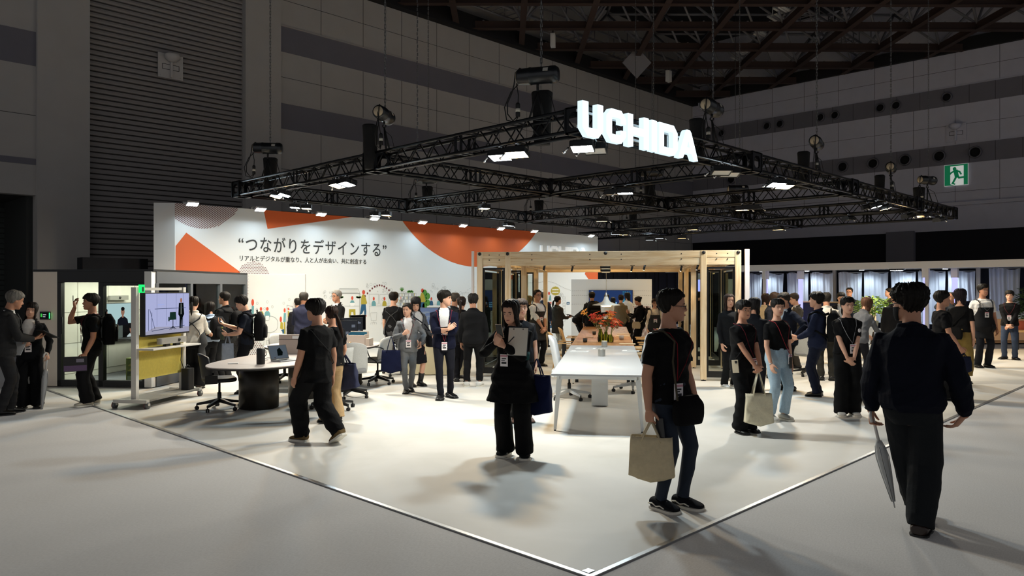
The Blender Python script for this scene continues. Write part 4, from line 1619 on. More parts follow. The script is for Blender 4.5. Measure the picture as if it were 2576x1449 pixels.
# monitor with a video call on the felt wall
mon = thing('wall_monitor', 'monitor showing a video call on the wall inside the meeting box', 'monitor', (0, 0, 0))
place(pod, mon, (.14, 2.2, 1.05), R(90))
MB().box((-.6, -.03, -.40), (.6, .012, .40)).build('bezel', M_TVBLK, mon, bevel=.004)
MB().box((-.59, -.034, -.03), (.59, -.031, .39)).build('call_window', scr('call_bright', (.80, .90, .92), .8), mon)
MB().box((-.59, -.034, -.36), (.10, -.031, -.04)).build('call_window', scr('call_grey', (.45, .48, .46), .6), mon)
MB().box((.10, -.035, -.36), (.59, -.031, -.04)).build('call_window', scr('call_dark', (.05, .05, .05), .5), mon)
sk, hr, c1, c2 = MB(), MB(), MB(), MB()
head_shoulders(sk, hr, c1, (.1, .22), .17, -.036)
head_shoulders(sk, hr, c2, (.38, -.16), .14, -.038)
head_shoulders(sk, hr, c2, (-.45, .2), .16, -.036)
sk.build('caller_face', M_SKINP, mon)
hr.build('caller_hair', scr('black', (.02, .02, .02), .3), mon)
c1.build('caller_jacket', scr('navy', (.06, .07, .13), .5), mon)
c2.build('caller_shirt', scr('white', (.85, .88, .9), .8), mon)
t = thing('camera_bar', 'grey camera bar above the monitor inside the meeting box', 'camera', (0, 0, 0))
place(pod, t, (.14, 2.15, 1.56), R(90))
MB().rbox((0, -.04, 0), (.62, .07, .09), .03).build('bar_body', mat('camera_grey', '#8c8b86', rough=.5), t)
MB().lathe([(0, 0), (.03, 0), (.025, .012), (0, .014)], (0, -.076, 0), n=14, M=Matrix.Rotation(R(90), 3, 'X')).build('lens', M_TVBLK, t)
t = thing('counter_table', 'dark narrow table inside the meeting box below the monitor', 'table', (0, 0, 0))
place(pod, t, (.80, 2.35, .02))
MB().box((-.45, -.8, .70), (.45, .8, .73)).build('tabletop', M_PODBLK, t)
MB().box((-.05, -.3, .02), (.05, .3, .70)).build('leg', M_PODBLK, t)
MB().box((-.2, -.5, 0), (.2, .5, .02)).build('foot_plate', M_PODBLK, t)

def facet_stool(loc, label, w=.62, d=.55, h=.45):
 t = thing('pattern_bench', label, 'bench', (0, 0, 0))
 place(pod, t, loc)
 rnd = random.Random(5)
 mats_ = [mat('triangle_moss', '#6f7a3a', rough=.9), mat('triangle_olive', '#a39a45', rough=.9), mat('triangle_sage', '#9fb08c', rough=.9), mat('triangle_dark', '#4e5a37', rough=.9)]
 b = MB()
 b.rbox((0, 0, h / 2), (w, d, h), .06)
 b.build('bench_body', mats_[0], t)
 # printed triangles on the two faces towards the aisle
 p = [MB() for _ in mats_]
 n, m_ = 5, 4
 for fx in (0, 1):
  for i in range(n):
   for j in range(m_):
    for k in (0, 1):
     a0, a1 = -.42 + .84 * i / n, -.42 + .84 * (i + 1) / n
     z0, z1 = .03 + (h - .08) * j / m_, .03 + (h - .08) * (j + 1) / m_
     tri = [(a0, z0), (a1, z0), (a1, z1)] if k == 0 else [(a0, z0), (a1, z1), (a0, z1)]
     q = rnd.choice(p)
     if fx == 0:
      q.add([(u * w, -d / 2 - .002, z) for u, z in tri], [(0, 1, 2)])
     else:
      q.add([(w / 2 + .002, u * d, z) for u, z in tri], [(0, 1, 2)])
 for q, mm in zip(p, mats_):
  if q.v:
   q.build('triangle_print', mm, t)
 return t

facet_stool((1.72, .85, .02), 'green triangle-patterned bench behind the meeting box door', .7, .6, .45)
facet_stool((1.75, 2.0, .02), 'green triangle-patterned bench in the middle of the box, behind charcoal windows', .7, 1.0, .45)
# room tablet on the end panel
t = thing('room_tablet', 'small black booking tablet with green light on the cream end panel', 'tablet', (0, 0, 0))
place(pod, t, (.24, -.012, 1.27))
MB().rbox((0, 0, 0), (.20, .022, .14), .008, M=None).build('tablet_case', M_TVBLK, t)
MB().box((-.08, -.013, -.05), (.07, -.0115, .05)).build('tablet_screen', scr('tablet_dark', (.06, .07, .09), .5), t)
MB().box((-.075, -.0145, -.025), (-.045, -.013, .035)).build('status_tile', scr('tablet_green', (.25, .8, .3), .8), t)
b = MB()
for z, w in ((.015, .06), (-.02, .045)):
 b.box((-.03, -.0145, z - .006), (-.03 + w, -.013, z + .006))
b.build('screen_text', scr('white', (.85, .88, .9), .8), t)
MB().box((.085, -.014, -.05), (.10, -.0112, .05)).build('status_light', glow('tablet_green_led', (.15, 1.0, .4), 4.0), t)

# white panel that returns from the box to the printed wall
ret = thing('return_panel', 'white panel beside the meeting box printed with a round table of cartoon people', 'panel', V(-5.885, 16.67), turn(-4))
RWD = 1.25
MB().box((0, 0, 0.006), (RWD, .09, 2.07)).build('panel_body', M_PRINT, ret, bevel=.003)

# ---- mobile stand with a large screen
ST = turn(-80.8)
st = thing('screen_stand', 'wheeled white screen stand with yellow lower panel and shelf', 'stand', V(-5.52, 10.96), ST)
SL = 1.17
M_STW = mat('stand_white_metal', '#d6d3cc', rough=.4)
for x in (0, SL):
 b = MB().box((x - .035, -.03, .10), (x + .035, .05, 1.77))
 for z in (.5, .9, 1.3, 1.6):
  b.rod((x, -.034, z), (x, -.03, z), .008, n=8)
 b.build('upright', M_STW, st, bevel=.003)
MB().box((.035, -.01, 1.725), (SL - .035, .03, 1.765)).build('top_bar', M_STW, st)
b = MB()
b.box((-.10, -.24, .10), (SL + .10, .26, .128))
b.build('base_shelf', mat('stand_grey_shelf', '#85837d', rough=.5), st, bevel=.003)
for x in (-.12, SL + .05):
 MB().box((x, -.26, .085), (x + .07, .28, .135)).build('base_rail', M_STW, st, bevel=.003)
for x in (-.085, SL + .085):
 for y in (-.25, .27):
  b = MB()
  b.rod((x, y, .06), (x, y, .10), .014)
  b.box((x - .02, y - .03, .05), (x + .02, y + .03, .085))
  c = b.build('caster', M_STW, st)
  M = Matrix.Rotation(R(90), 3, 'X')
  MB().lathe([(0, -.022), (.045, -.022), (.05, -.015), (.05, .015), (.045, .022), (0, .022)], (x, y, .051), n=20, M=M).build('wheel', mat('caster_grey', '#5c5c5e', rough=.5), c)
  MB().lathe([(.046, -.024), (.050, -.024), (.050, -.019), (.046, -.019)], (x, y, .051), n=20, M=M).build('wheel_ring', mat('caster_red', '#8c1f24', rough=.4), c)
MB().box((.036, .012, .40), (SL - .036, .04, 1.06)).build('yellow_panel', mat('stand_mustard_fabric', '#d6c05a', rough=.85, noise=.06, nscale=30), st, bevel=.003)
MB().box((-.02, -.30, .845), (SL + .03, -.03, .87)).build('equipment_shelf', M_STW, st, bevel=.003)
MB().tube([(SL - .1, -.05, .84), (SL - .12, -.04, .6), (SL - .05, -.05, .45), (SL - .02, -.1, .38)], .006, n=6).build('cable', M_CABLE, st)
tv = thing('large_screen', 'large screen on the wheeled stand showing a man and a green chair', 'screen', (0, 0, 0))
place(st, tv, (.60, -.085, 1.365))
TVW, TVH = 1.12, .65
MB().box((-TVW / 2, -.035, -TVH / 2), (TVW / 2, .05, TVH / 2)).build('bezel', M_TVBLK, tv, bevel=.005)
w, h = TVW / 2 - .014, TVH / 2 - .014
MB().add([(-w, -.0365, -h + .01), (w, -.0365, -h + .01), (w, -.0365, h), (-w, -.0365, h)], [(0, 1, 2, 3)]).build('picture', scr('room_blue', (.68, .70, .86), .95), tv)
MB().add([(-w, -.037, -h + .01), (w, -.037, -h + .01), (w, -.037, -h + .09), (-w * .6, -.037, -h + .12), (-w, -.037, -h + .05)], [(0, 1, 2, 3, 4)]).build('picture_floor', scr('room_floor', (.68, .68, .78), .8), tv)
b = MB()
for x in (-.28, -.05, .2, .38):
 b.box((x, -.0372, -.18), (x + .004, -.037, h))
for p0, p1 in (((-.45, .08), (-.33, -.22)), ((-.33, .08), (.45, .08)), ((-.4, -.25), (.42, -.2)), ((-.48, -.24), (-.48, .08)), ((-.40, -.24), (-.40, .03))):
 b.rod((p0[0], -.0375, p0[1]), (p1[0], -.0375, p1[1]), .004, n=4)
b.build('picture_railing', scr('railing', (.22, .27, .42), .7), tv)
b = MB()
b.prism([(.04, .02), (.19, .02), (.20, -.10), (.03, -.10)], 'y', -.0385, -.038)
b.prism([(.0, -.05), (.03, -.05), (.03, -.12), (.0, -.12)], 'y', -.0385, -.038)
b.build('picture_chair', scr('chair_green', (.12, .24, .2), .6), tv)
b = MB()
b.rod((.115, -.038, -.10), (.115, -.038, -.24), .006, n=4)
for x in (.03, .07, .16, .2):
 b.rod((.115, -.038, -.2), (x, -.038, -.25), .004, n=4)
b.build('picture_chair_base', scr('black', (.02, .02, .02), .3), tv)
b = MB()
b.prism([(.27, .16), (.39, .16), (.41, -.02), (.37, -.07), (.365, -.24), (.335, -.24), (.33, -.08), (.32, -.24), (.285, -.24), (.29, -.06), (.255, -.02)], 'y', -.0388, -.038)
b.build('picture_man_coat', scr('coat_green', (.04, .07, .07), .6), tv)
b = MB()
b.prism([(.315, .15), (.345, .15), (.35, -.02), (.31, -.02)], 'y', -.0392, -.0389)
b.build('picture_man_shirt', scr('call_grey', (.45, .48, .46), .6), tv)
b = MB()
b.ball((.33, -.038, .20), (.027, .001, .038), n=12, k=8)
b.build('picture_man_face', M_SKINP, tv)
b = MB()
b.box((-.26, -.0375, .14), (-.1, -.037, .148))
b.box((-.26, -.0375, .12), (-.16, -.037, .127))
b.build('picture_caption', scr('caption', (.62, .68, .9), 1.0), tv)
t = thing('video_bar', 'silver video conference bar on the stand shelf under the screen', 'camera bar', (0, 0, 0))
place(st, t, (.62, -.17, .91))
MB().rbox((0, 0, .045), (.66, .09, .09), .03).build('bar_body', mat('video_bar_silver', '#a7a49d', rough=.4, metal=.3), t)
MB().lathe([(0, 0), (.028, 0), (.024, .012), (0, .014)], (.12, -.046, .045), n=16, M=Matrix.Rotation(R(90), 3, 'X')).build('lens', M_TVBLK, t)
b = MB()
b.box((-.2, -.04, -.038), (-.1, .02, 0))
b.box((.05, -.04, -.038), (.16, .02, 0))
b.build('bar_foot', M_TVBLK, t)
t = thing('speaker_box', 'tall black portable battery box with handle on the stand base', 'power box', (0, 0, 0))
place(st, t, (SL - .06, -.12, .13))
MB().rbox((0, 0, .17), (.16, .14, .34), .02).build('box_body', M_BLACK, t)
MB().tube([(-.05, 0, .33), (-.05, 0, .37), (0, 0, .39), (.05, 0, .37), (.05, 0, .33)], .009, n=6).build('handle', M_BLACK, t)
t = thing('status_lamp', 'green glowing square status lamp on top of the screen stand', 'lamp', (0, 0, 0))
place(st, t, (.08, -.04, 1.69))
MB().rbox((0, 0, .06), (.10, .04, .12), .01).build('lamp_body', glow('status_green', (.12, 1.0, .42), 1.6), t)
MB().box((-.022, -.022, .015), (.022, -.019, .085)).build('lamp_sensor', mat('sensor_dark_green', '#0a3a20', rough=.4), t)
MB().tube([(0, 0, 0), (.005, -.01, -.1), (-.02, .0, -.22)], .005, n=6).build('lamp_cable', M_CABLE, t)

# ---- oval tables
def oval(a, bb, n=48, e=2.6):
 pts = []
 for i in range(n):
  th = 2 * PI * i / n
  c, s = math.cos(th), math.sin(th)
  pts.append((a * math.copysign(abs(c) ** (2 / e), c), bb * math.copysign(abs(s) ** (2 / e), s)))
 return pts

M_TAUPE = mat('taupe_table_top', '#b5aaa5', rough=.45)
M_EDGE = mat('dark_table_edge', '#2a2724', rough=.5)
M_DRUM = mat('dark_bronze_drum', '#2b2722', rough=.38, metal=.35)

def oval_table(loc, rot, a, bb, drums, label, h=.73):
 t = thing('oval_table', label, 'table', loc, rot)
 v = oval(a, bb)
 b = MB().prism(v, 'z', h - .012, h)
 b.build('tabletop', M_TAUPE, t)
 MB().prism([(x * .99, y * .985) for x, y in v], 'z', h - .035, h - .012).build('edge_band', M_EDGE, t)
 for dx, dy, r in drums:
  b = MB().lathe([(r * .97, .02), (r, .02), (r, h - .035)], (dx, dy, 0), n=28, sx=1.0, sy=1.0)
  b.lathe([(r * .93, .006), (r * .93, .02)], (dx, dy, 0), n=24)
  b.build('drum_base', M_DRUM, t)
 return t

A_ = math.radians(-80.8)
ot1 = oval_table(V(-3.38, 10.98), ST, 1.45, .70, [(-.08, .32, .28), (1.0, .10, .26)], 'long oval taupe table on dark bronze drums beside the screen stand')
ot2 = oval_table(V(-3.42, 13.62), turn(0), 1.0, 1.02, [(.45, -.1, .25)], 'rounded taupe table with monitors and file box, behind the walking man')
# things on the tables
t = thing('laptop', 'open laptop on the oval taupe table', 'laptop', G(716, 908, .73), turn(-55))
MB().rbox((0, 0, .009), (.31, .22, .016), .012).build('keyboard_base', mat('laptop_silver', '#9fa2a5', rough=.35, metal=.6), t)
MB().box((-.13, -.06, .0172), (.13, .06, .0178)).build('keys', M_TVBLK, t)
M = Matrix.Rotation(R(-22), 3, 'X')
MB().cbox(Vector((0, .10, .02)) + M @ Vector((0, 0, .105)), (.31, .008, .21), 0, M).build('lid', M_TVBLK, t)
c = [Vector((0, .10, .02)) + M @ Vector((x, -.006, z)) for x, z in ((-.145, .012), (.145, .012), (.145, .2), (-.145, .2))]
MB().add(c, [(0, 1, 2, 3)]).build('screen', scr('laptop_picture', (.36, .40, .44), .7), t)
c = [Vector((0, .10, .02)) + M @ Vector((x, -.008, z)) for x, z in ((-.03, .05), (.05, .05), (.07, .1), (.03, .17), (-.02, .14))]
MB().add(c, [(0, 1, 2, 3, 4)]).build('screen_image', scr('coat_green', (.04, .07, .07), .6), t)
t = thing('portable_speaker', 'tall black speaker with strap on the oval taupe table', 'speaker', G(656, 916, .73))
MB().lathe([(0, 0), (.052, 0), (.056, .01), (.056, .20), (.05, .215), (0, .217)], n=20).build('speaker_body', M_BLACK, t)
MB().tube([(.05, 0, .19), (.075, 0, .17), (.08, 0, .12), (.055, 0, .1)], .006, n=6).build('strap', M_BLACK, t)
t = thing('charger_cluster', 'small power plug with white cables beside the laptop', 'charger', G(688, 908, .73))
MB().rbox((0, 0, .025), (.06, .05, .05), .012).build('plug_body', mat('plug_dark', '#3a2c30', rough=.4), t)
MB().tube([(0, 0, .04), (-.08, .02, .05), (-.14, .06, .02), (-.1, .12, .01), (0, .16, .008)], .005, n=6).build('cable', M_WHITE, t)
t = thing('card_holder', 'small white card tent on the near end of the oval table', 'card', G(587, 915, .73), turn(-10))
MB().cbox((0, 0, .006), (.13, .07, .01)).build('card', M_PAPER, t)
t = thing('desk_divider', 'beige box divider with handle slot standing on the oval table', 'divider', G(752, 890, .73), turn(4))
b = MB().box((-.31, -.03, .0), (.31, .03, .30))
b.build('divider_body', mat('divider_beige', '#b3a49b', rough=.7), t, bevel=.006)
MB().box((-.31, -.033, .225), (.31, -.03, .23)).build('divider_groove', M_EDGE, t)
MB().rbox((-.02, -.033, .26), (.15, .005, .045), .002).build('handle_slot', M_PAPER, t)

def monitor(loc, rot, w, h, z0, label, scol, name='desk_monitor'):
 t = thing(name, label, 'monitor', loc, rot)
 MB().cbox((0, 0, z0 + h / 2), (w, .035, h)).build('bezel', M_TVBLK, t, bevel=.004)
 MB().add([(-w / 2 + .012, -.019, z0 + .012), (w / 2 - .012, -.019, z0 + .012), (w / 2 - .012, -.019, z0 + h - .012), (-w / 2 + .012, -.019, z0 + h - .012)], [(0, 1, 2, 3)]).build('picture', scol, t)
 b = MB().rod((0, .03, .01), (0, .03, z0 + h * .4), .018)
 b.cbox((0, .03, .006), (.24, .18, .012))
 b.build('monitor_stand', M_TVBLK, t)
 return t

m1 = monitor(G(868, 868, .73), turn(-40), .50, .34, .10, 'angled desk monitor showing grey room plan, left one of three', scr('plan_grey', (.22, .23, .25), .6))
b = MB()
rnd = random.Random(4)
for i in range(7):
 x, z = rnd.uniform(-.2, .15), rnd.uniform(.13, .36)
 b.box((x, -.021, z), (x + .07, -.0195, z + .05))
b.build('plan_shapes', scr('plan_light', (.5, .53, .58), .6), m1)
m2 = monitor(G(886, 862, .73), turn(-48), .48, .34, .13, 'angled desk monitor showing a dark street picture, middle one of three', scr('plan_grey', (.22, .23, .25), .6))
b = MB()
for i in range(5):
 x, z = rnd.uniform(-.2, .15), rnd.uniform(.16, .40)
 b.box((x, -.021, z), (x + .09, -.0195, z + .03))
b.build('plan_shapes', scr('plan_light', (.5, .53, .58), .6), m2)
monitor(G(900, 856, .73), turn(-55), .40, .30, .20, 'angled black desk monitor with dark picture, right one of three', scr('plan_dark', (.06, .06, .07), .5))
t = thing('file_box', 'beige desk organiser holding teal folders on the rounded table', 'organiser', G(900, 869, .73), turn(8))
b = MB()
b.box((-.17, -.11, 0), (.17, -.095, .19))
b.box((-.17, .10, 0), (.17, .115, .25))
b.box((-.17, -.095, 0), (-.155, .10, .2))
b.box((.155, -.095, 0), (.17, .10, .2))
b.box((-.155, -.095, 0), (.155, .10, .012))
b.box((.175, -.11, 0), (.25, .115, .13))
b.build('organiser_body', mat('organiser_beige', '#cdbfb2', rough=.6), t, bevel=.003)
for i in range(4):
 t2 = thing('file_folder', 'teal file folder standing in the beige desk organiser', 'folder', (0, 0, 0), 0, 'teal folders in the beige organiser')
 t2.matrix_world = t.matrix_basis @ Matrix.Translation((0, -.06 + .038 * i, .014))
 MB().box((-.15, -.004, 0), (.15, .004, .195 + .01 * i)).build('folder_sheet', mat('folder_teal', '#1f6a86', rough=.6), t2)
t = thing('paper_sheets', 'white sheets of paper at the right end of the rounded table', 'paper', G(940, 866, .73), turn(-5))
MB().cbox((0, 0, .004), (.30, .22, .006)).build('sheet', M_PAPER, t)
t = thing('copper_cup', 'small brass-coloured cup beside the desk organiser', 'cup', G(880, 872, .73))
MB().lathe([(0, 0), (.02, 0), (.025, .01), (.025, .08), (.021, .08), (.021, .012), (0, .01)], n=16).build('cup_body', mat('brass', '#b3895b', rough=.35, metal=.8), t)

# ---- chairs
def curved_back(b, w, h, x0, z0, lean, curve, th, nu=10, nv=8, top=.85):
 """upright shell bulging backwards; the sitter faces +x"""
 def pt(i, j, off):
  u = -1 + 2 * i / nu
  v_ = j / nv
  ww = w / 2 * (1 - (1 - top) * v_ ** 2) * (1 - .06 * (abs(v_ - .5) * 2) ** 4)
  rr = 1 - .12 * (v_ ** 6) * abs(u) ** 3
  return (x0 - lean * v_ * h + curve * u * u - off, u * ww, z0 + v_ * h * rr)
 v = [pt(i, j, 0) for j in range(nv + 1) for i in range(nu + 1)] + [pt(i, j, th) for j in range(nv + 1) for i in range(nu + 1)]
 n = nu + 1
 m_ = n * (nv + 1)
 f = []
 for j in range(nv):
  for i in range(nu):
   a = j * n + i
   f.append((a, a + 1, a + n + 1, a + n))
   f.append((m_ + a, m_ + a + n, m_ + a + n + 1, m_ + a + 1))
 for j in range(nv):
  a = j * n
  f.append((a, a + n, m_ + a + n, m_ + a))
  a = j * n + nu
  f.append((a, m_ + a, m_ + a + n, a + n))
 for i in range(nu):
  f.append((i, m_ + i, m_ + i + 1, i + 1))
  a = nv * n + i
  f.append((a, a + 1, m_ + a + 1, m_ + a))
 b.add(v, f, 0, True)

def seat_pad(b, w, d, z, th, e=4):
 pts = oval(d / 2, w / 2, 28, e)
 rings = [(.0, -th / 2, .90), (.0, -th / 2 + .008, .97), (0, -.005, 1.0), (0, th / 2 - .012, .98), (0, th / 2, .90)]
 v = []
 for _, dz, s in rings:
  v += [(x * s, y * s, z + dz) for x, y in pts]
 n = len(pts)
 f = [(j * n + i, j * n + (i + 1) % n, (j + 1) * n + (i + 1) % n, (j + 1) * n + i) for j in range(len(rings) - 1) for i in range(n)]
 f += [tuple(range(n - 1, -1, -1)), tuple((len(rings) - 1) * n + i for i in range(n))]
 b.add(v, f, 0, True)

def star_base(t, m, mw, r=.31, zs=.40, rot0=.3, mc=None):
 for k in range(5):
  a = rot0 + 2 * PI * k / 5
  ca_, sa_ = math.cos(a), math.sin(a)
  b = MB()
  M = Matrix.Rotation(a, 3, 'Z')
  v = []
  for x, z, hw_, hh in ((.03, .135, .024, .028), (r * .6, .105, .018, .02), (r, .085, .014, .016)):
   for sy, sz in ((-1, -1), (1, -1), (1, 1), (-1, 1)):
    v.append(M @ Vector((x, sy * hw_, z + sz * hh)))
  f = [(j * 4 + i, j * 4 + (i + 1) % 4, (j + 1) * 4 + (i + 1) % 4, (j + 1) * 4 + i) for j in range(2) for i in range(4)] + [(3, 2, 1, 0), (8, 9, 10, 11)]
  b.add(v, f)
  lg = b.build('base_leg', m, t)
  b = MB()
  b.rod((ca_ * r, sa_ * r, .045), (ca_ * r, sa_ * r, .09), .009, n=8)
  MM = Matrix.Rotation(a + .6, 3, 'Z') @ Matrix.Rotation(R(90), 3, 'X')
  for s_ in (-1, 1):
   b.lathe([(0, -.009), (.026, -.009), (.029, 0), (.026, .009), (0, .009)], Vector((ca_ * r, sa_ * r, .03)) + MM @ Vector((0, 0, s_ * .013)), n=14, M=MM)
  b.build('caster', mw, lg)
 b = MB()
 b.rod((0, 0, .10), (0, 0, .25), .028, n=12)
 b.rod((0, 0, .25), (0, 0, zs), .016, n=12)
 b.build('gas_column', mc or m, t)

M_CBLK = mat('chair_black_plastic', '#111113', rough=.5)
M_CGRY = mat('chair_grey_fabric', '#b1b1ae', rough=.95, noise=.18, nscale=160)
M_CGRD = mat('chair_dark_grey_pad', '#8b8b8b', rough=.9)
M_CWHT = mat('chair_white_frame', '#d5d7d8', rough=.45)
M_CLBL = mat('chair_pale_fabric', '#cfd4d9', rough=.9)

def face_rot(face):
 """rotation that makes local +x look in the direction: 0 away from the camera, 90 to the right, 180 towards it"""
 return YAW - R(face)

def task_chair(px, fy, face, style, label):
 t = thing('office_chair', label, 'chair', G(px, fy), face_rot(face), 'swivel chairs on castors')
 if style == 'black':
  star_base(t, M_CBLK, M_CBLK, mc=M_CBLK)
  b = MB(); seat_pad(b, .47, .46, .44, .06); b.build('seat', M_CBLK, t)
  b = MB(); curved_back(b, .46, .36, -.21, .46, .15, .10, .03); b.build('backrest', M_CBLK, t)
  b = MB()
  for s_ in (-1, 1):
   b.box((-.22, s_ * .235 - .012, .40), (-.05, s_ * .235 + .012, .52))
  b.build('side_shell', M_CBLK, t)
 elif style == 'grey':
  star_base(t, M_CBLK, M_CBLK, mc=M_CBLK)
  b = MB(); seat_pad(b, .50, .48, .45, .07); b.build('seat', M_CGRD, t)
  b = MB(); curved_back(b, .54, .50, -.20, .40, .14, .16, .035, top=.95); b.build('backrest', M_CGRY, t)
 elif style == 'arms':
  star_base(t, M_CBLK, M_CBLK, mc=M_CBLK)
  b = MB(); seat_pad(b, .48, .47, .45, .06); b.build('seat', M_CGRD, t)
  b = MB(); curved_back(b, .46, .42, -.20, .46, .16, .09, .035); b.build('backrest', M_CGRY, t)
  for s_ in (-1, 1):
   b = MB().tube([(-.16, s_ * .27, .42), (.0, s_ * .29, .52), (.06, s_ * .29, .66), (.02, s_ * .29, .70), (-.2, s_ * .27, .70), (-.27, s_ * .24, .66)], .011, n=8)
   b.build('armrest', M_CBLK, t)
  b = MB().box((-.22, -.2, .40), (.2, .2, .425))
  b.build('seat_frame', M_CBLK, t)
 elif style == 'white':
  star_base(t, M_CWHT, M_CBLK, r=.34, mc=M_CBLK)
  b = MB(); seat_pad(b, .48, .48, .455, .075); b.build('seat', M_CGRY, t)
  b = MB(); curved_back(b, .46, .55, -.20, .46, .20, .08, .03); b.build('backrest', M_CLBL, t)
  b = MB()
  for s_ in (-1, 1):
   b.tube([(.15, s_ * .12, .42), (.05, s_ * .12, .36), (-.1, s_ * .12, .34), (-.22, s_ * .2, .38), (-.24, s_ * .22, .46)], .011, n=6)
  b.build('tilt_frame', M_CWHT, t)
  b = MB().box((-.265, -.2, .36), (-.22, .2, .47))
  b.build('back_carrier', M_CWHT, t, bevel=.006)
 return t

task_chair(552, 1030, 62, 'black', 'black office chair at the near left end of the oval table')
task_chair(716, 960, 125, 'grey', 'pale grey chair behind the oval table, left of the divider')
task_chair(882, 1000, -12, 'grey', 'grey fabric swivel chair with its rounded back to the camera')
task_chair(838, 1030, -75, 'grey', 'grey swivel chair mostly hidden behind the walking man')
task_chair(950, 966, -70, 'arms', 'grey swivel chair with black tube arms at the rounded table')
task_chair(985, 944, -95, 'arms', 'grey swivel chair behind the woman in the grey suit')
task_chair(1432, 1003, 98, 'white', 'white swivel chair on the left of the long white table')
task_chair(1592, 985, -82, 'white', 'white swivel chair on the right of the long white table')
task_chair(2032, 945, 20, 'grey', 'pale swivel chair between the standing people on the right')
task_chair(2160, 918, -60, 'white', 'pale swivel chair beside the plant pots')

def wood_chair(px, d, face, label):
 lat = (px - 1288) / FPX * d
 t = thing('wooden_armchair', label, 'chair', V(lat, d), face_rot(face), 'plywood armchairs at the wooden table')
 b = MB(); seat_pad(b, .46, .44, .43, .05); b.build('seat', mat('beige_upholstery', '#cdbd9f', rough=.9), t)
 b = MB(); curved_back(b, .44, .40, -.20, .46, .28, .06, .016); b.build('backrest', M_PLY, t)
 b = MB()
 for s_ in (-1, 1):
  b.box((-.262, s_ * .1 - .03, .60), (-.245, s_ * .1 + .03, .68))
 b.build('back_slot', M_CBLK, t)
 for s_ in (-1, 1):
  MB().rbox((.02, s_ * .27, .645), (.30, .05, .022), .02).build('armrest', M_PLY, t)
  MB().box((-.02, s_ * .255 - .012, .36), (.04, s_ * .255 + .012, .636)).build('arm_post', M_CBLK, t)
 MB().box((-.2, -.26, .385), (.2, .26, .405)).build('seat_frame', M_PLY, t)
 for x in (-.19, .19):
  for y in (-.2, .2):
   MB().rod((x * .9, y * .9, .385), (x * 1.15, y * 1.15, .006), .018, .012).build('leg', M_PLY, t)
 return t

wood_chair(1418, 15.3, 97, 'plywood armchair at the wooden table, left side, nearest')
wood_chair(1440, 17.0, 97, 'plywood armchair at the wooden table, left side, second')
wood_chair(1627, 15.0, -83, 'plywood armchair at the wooden table, right side, nearest')
wood_chair(1618, 16.6, -83, 'plywood armchair at the wooden table, right side, second')

# ================================================================ cartoons printed on the wall and panels
P_RED = mat('print_red', '#d4533d', rough=.6)
P_TEAL = mat('print_teal', '#6aa3ad', rough=.6)
P_OLIVE = mat('print_olive', '#b1a33a', rough=.6)
P_BLUE = mat('print_blue', '#23597f', rough=.6)
P_GREEN = mat('print_green', '#4f8f35', rough=.6)
P_LINE = mat('print_grey_line', '#9aa0a1', rough=.6)
P_WHITE = mat('print_white', '#f2f4f4', rough=.6)

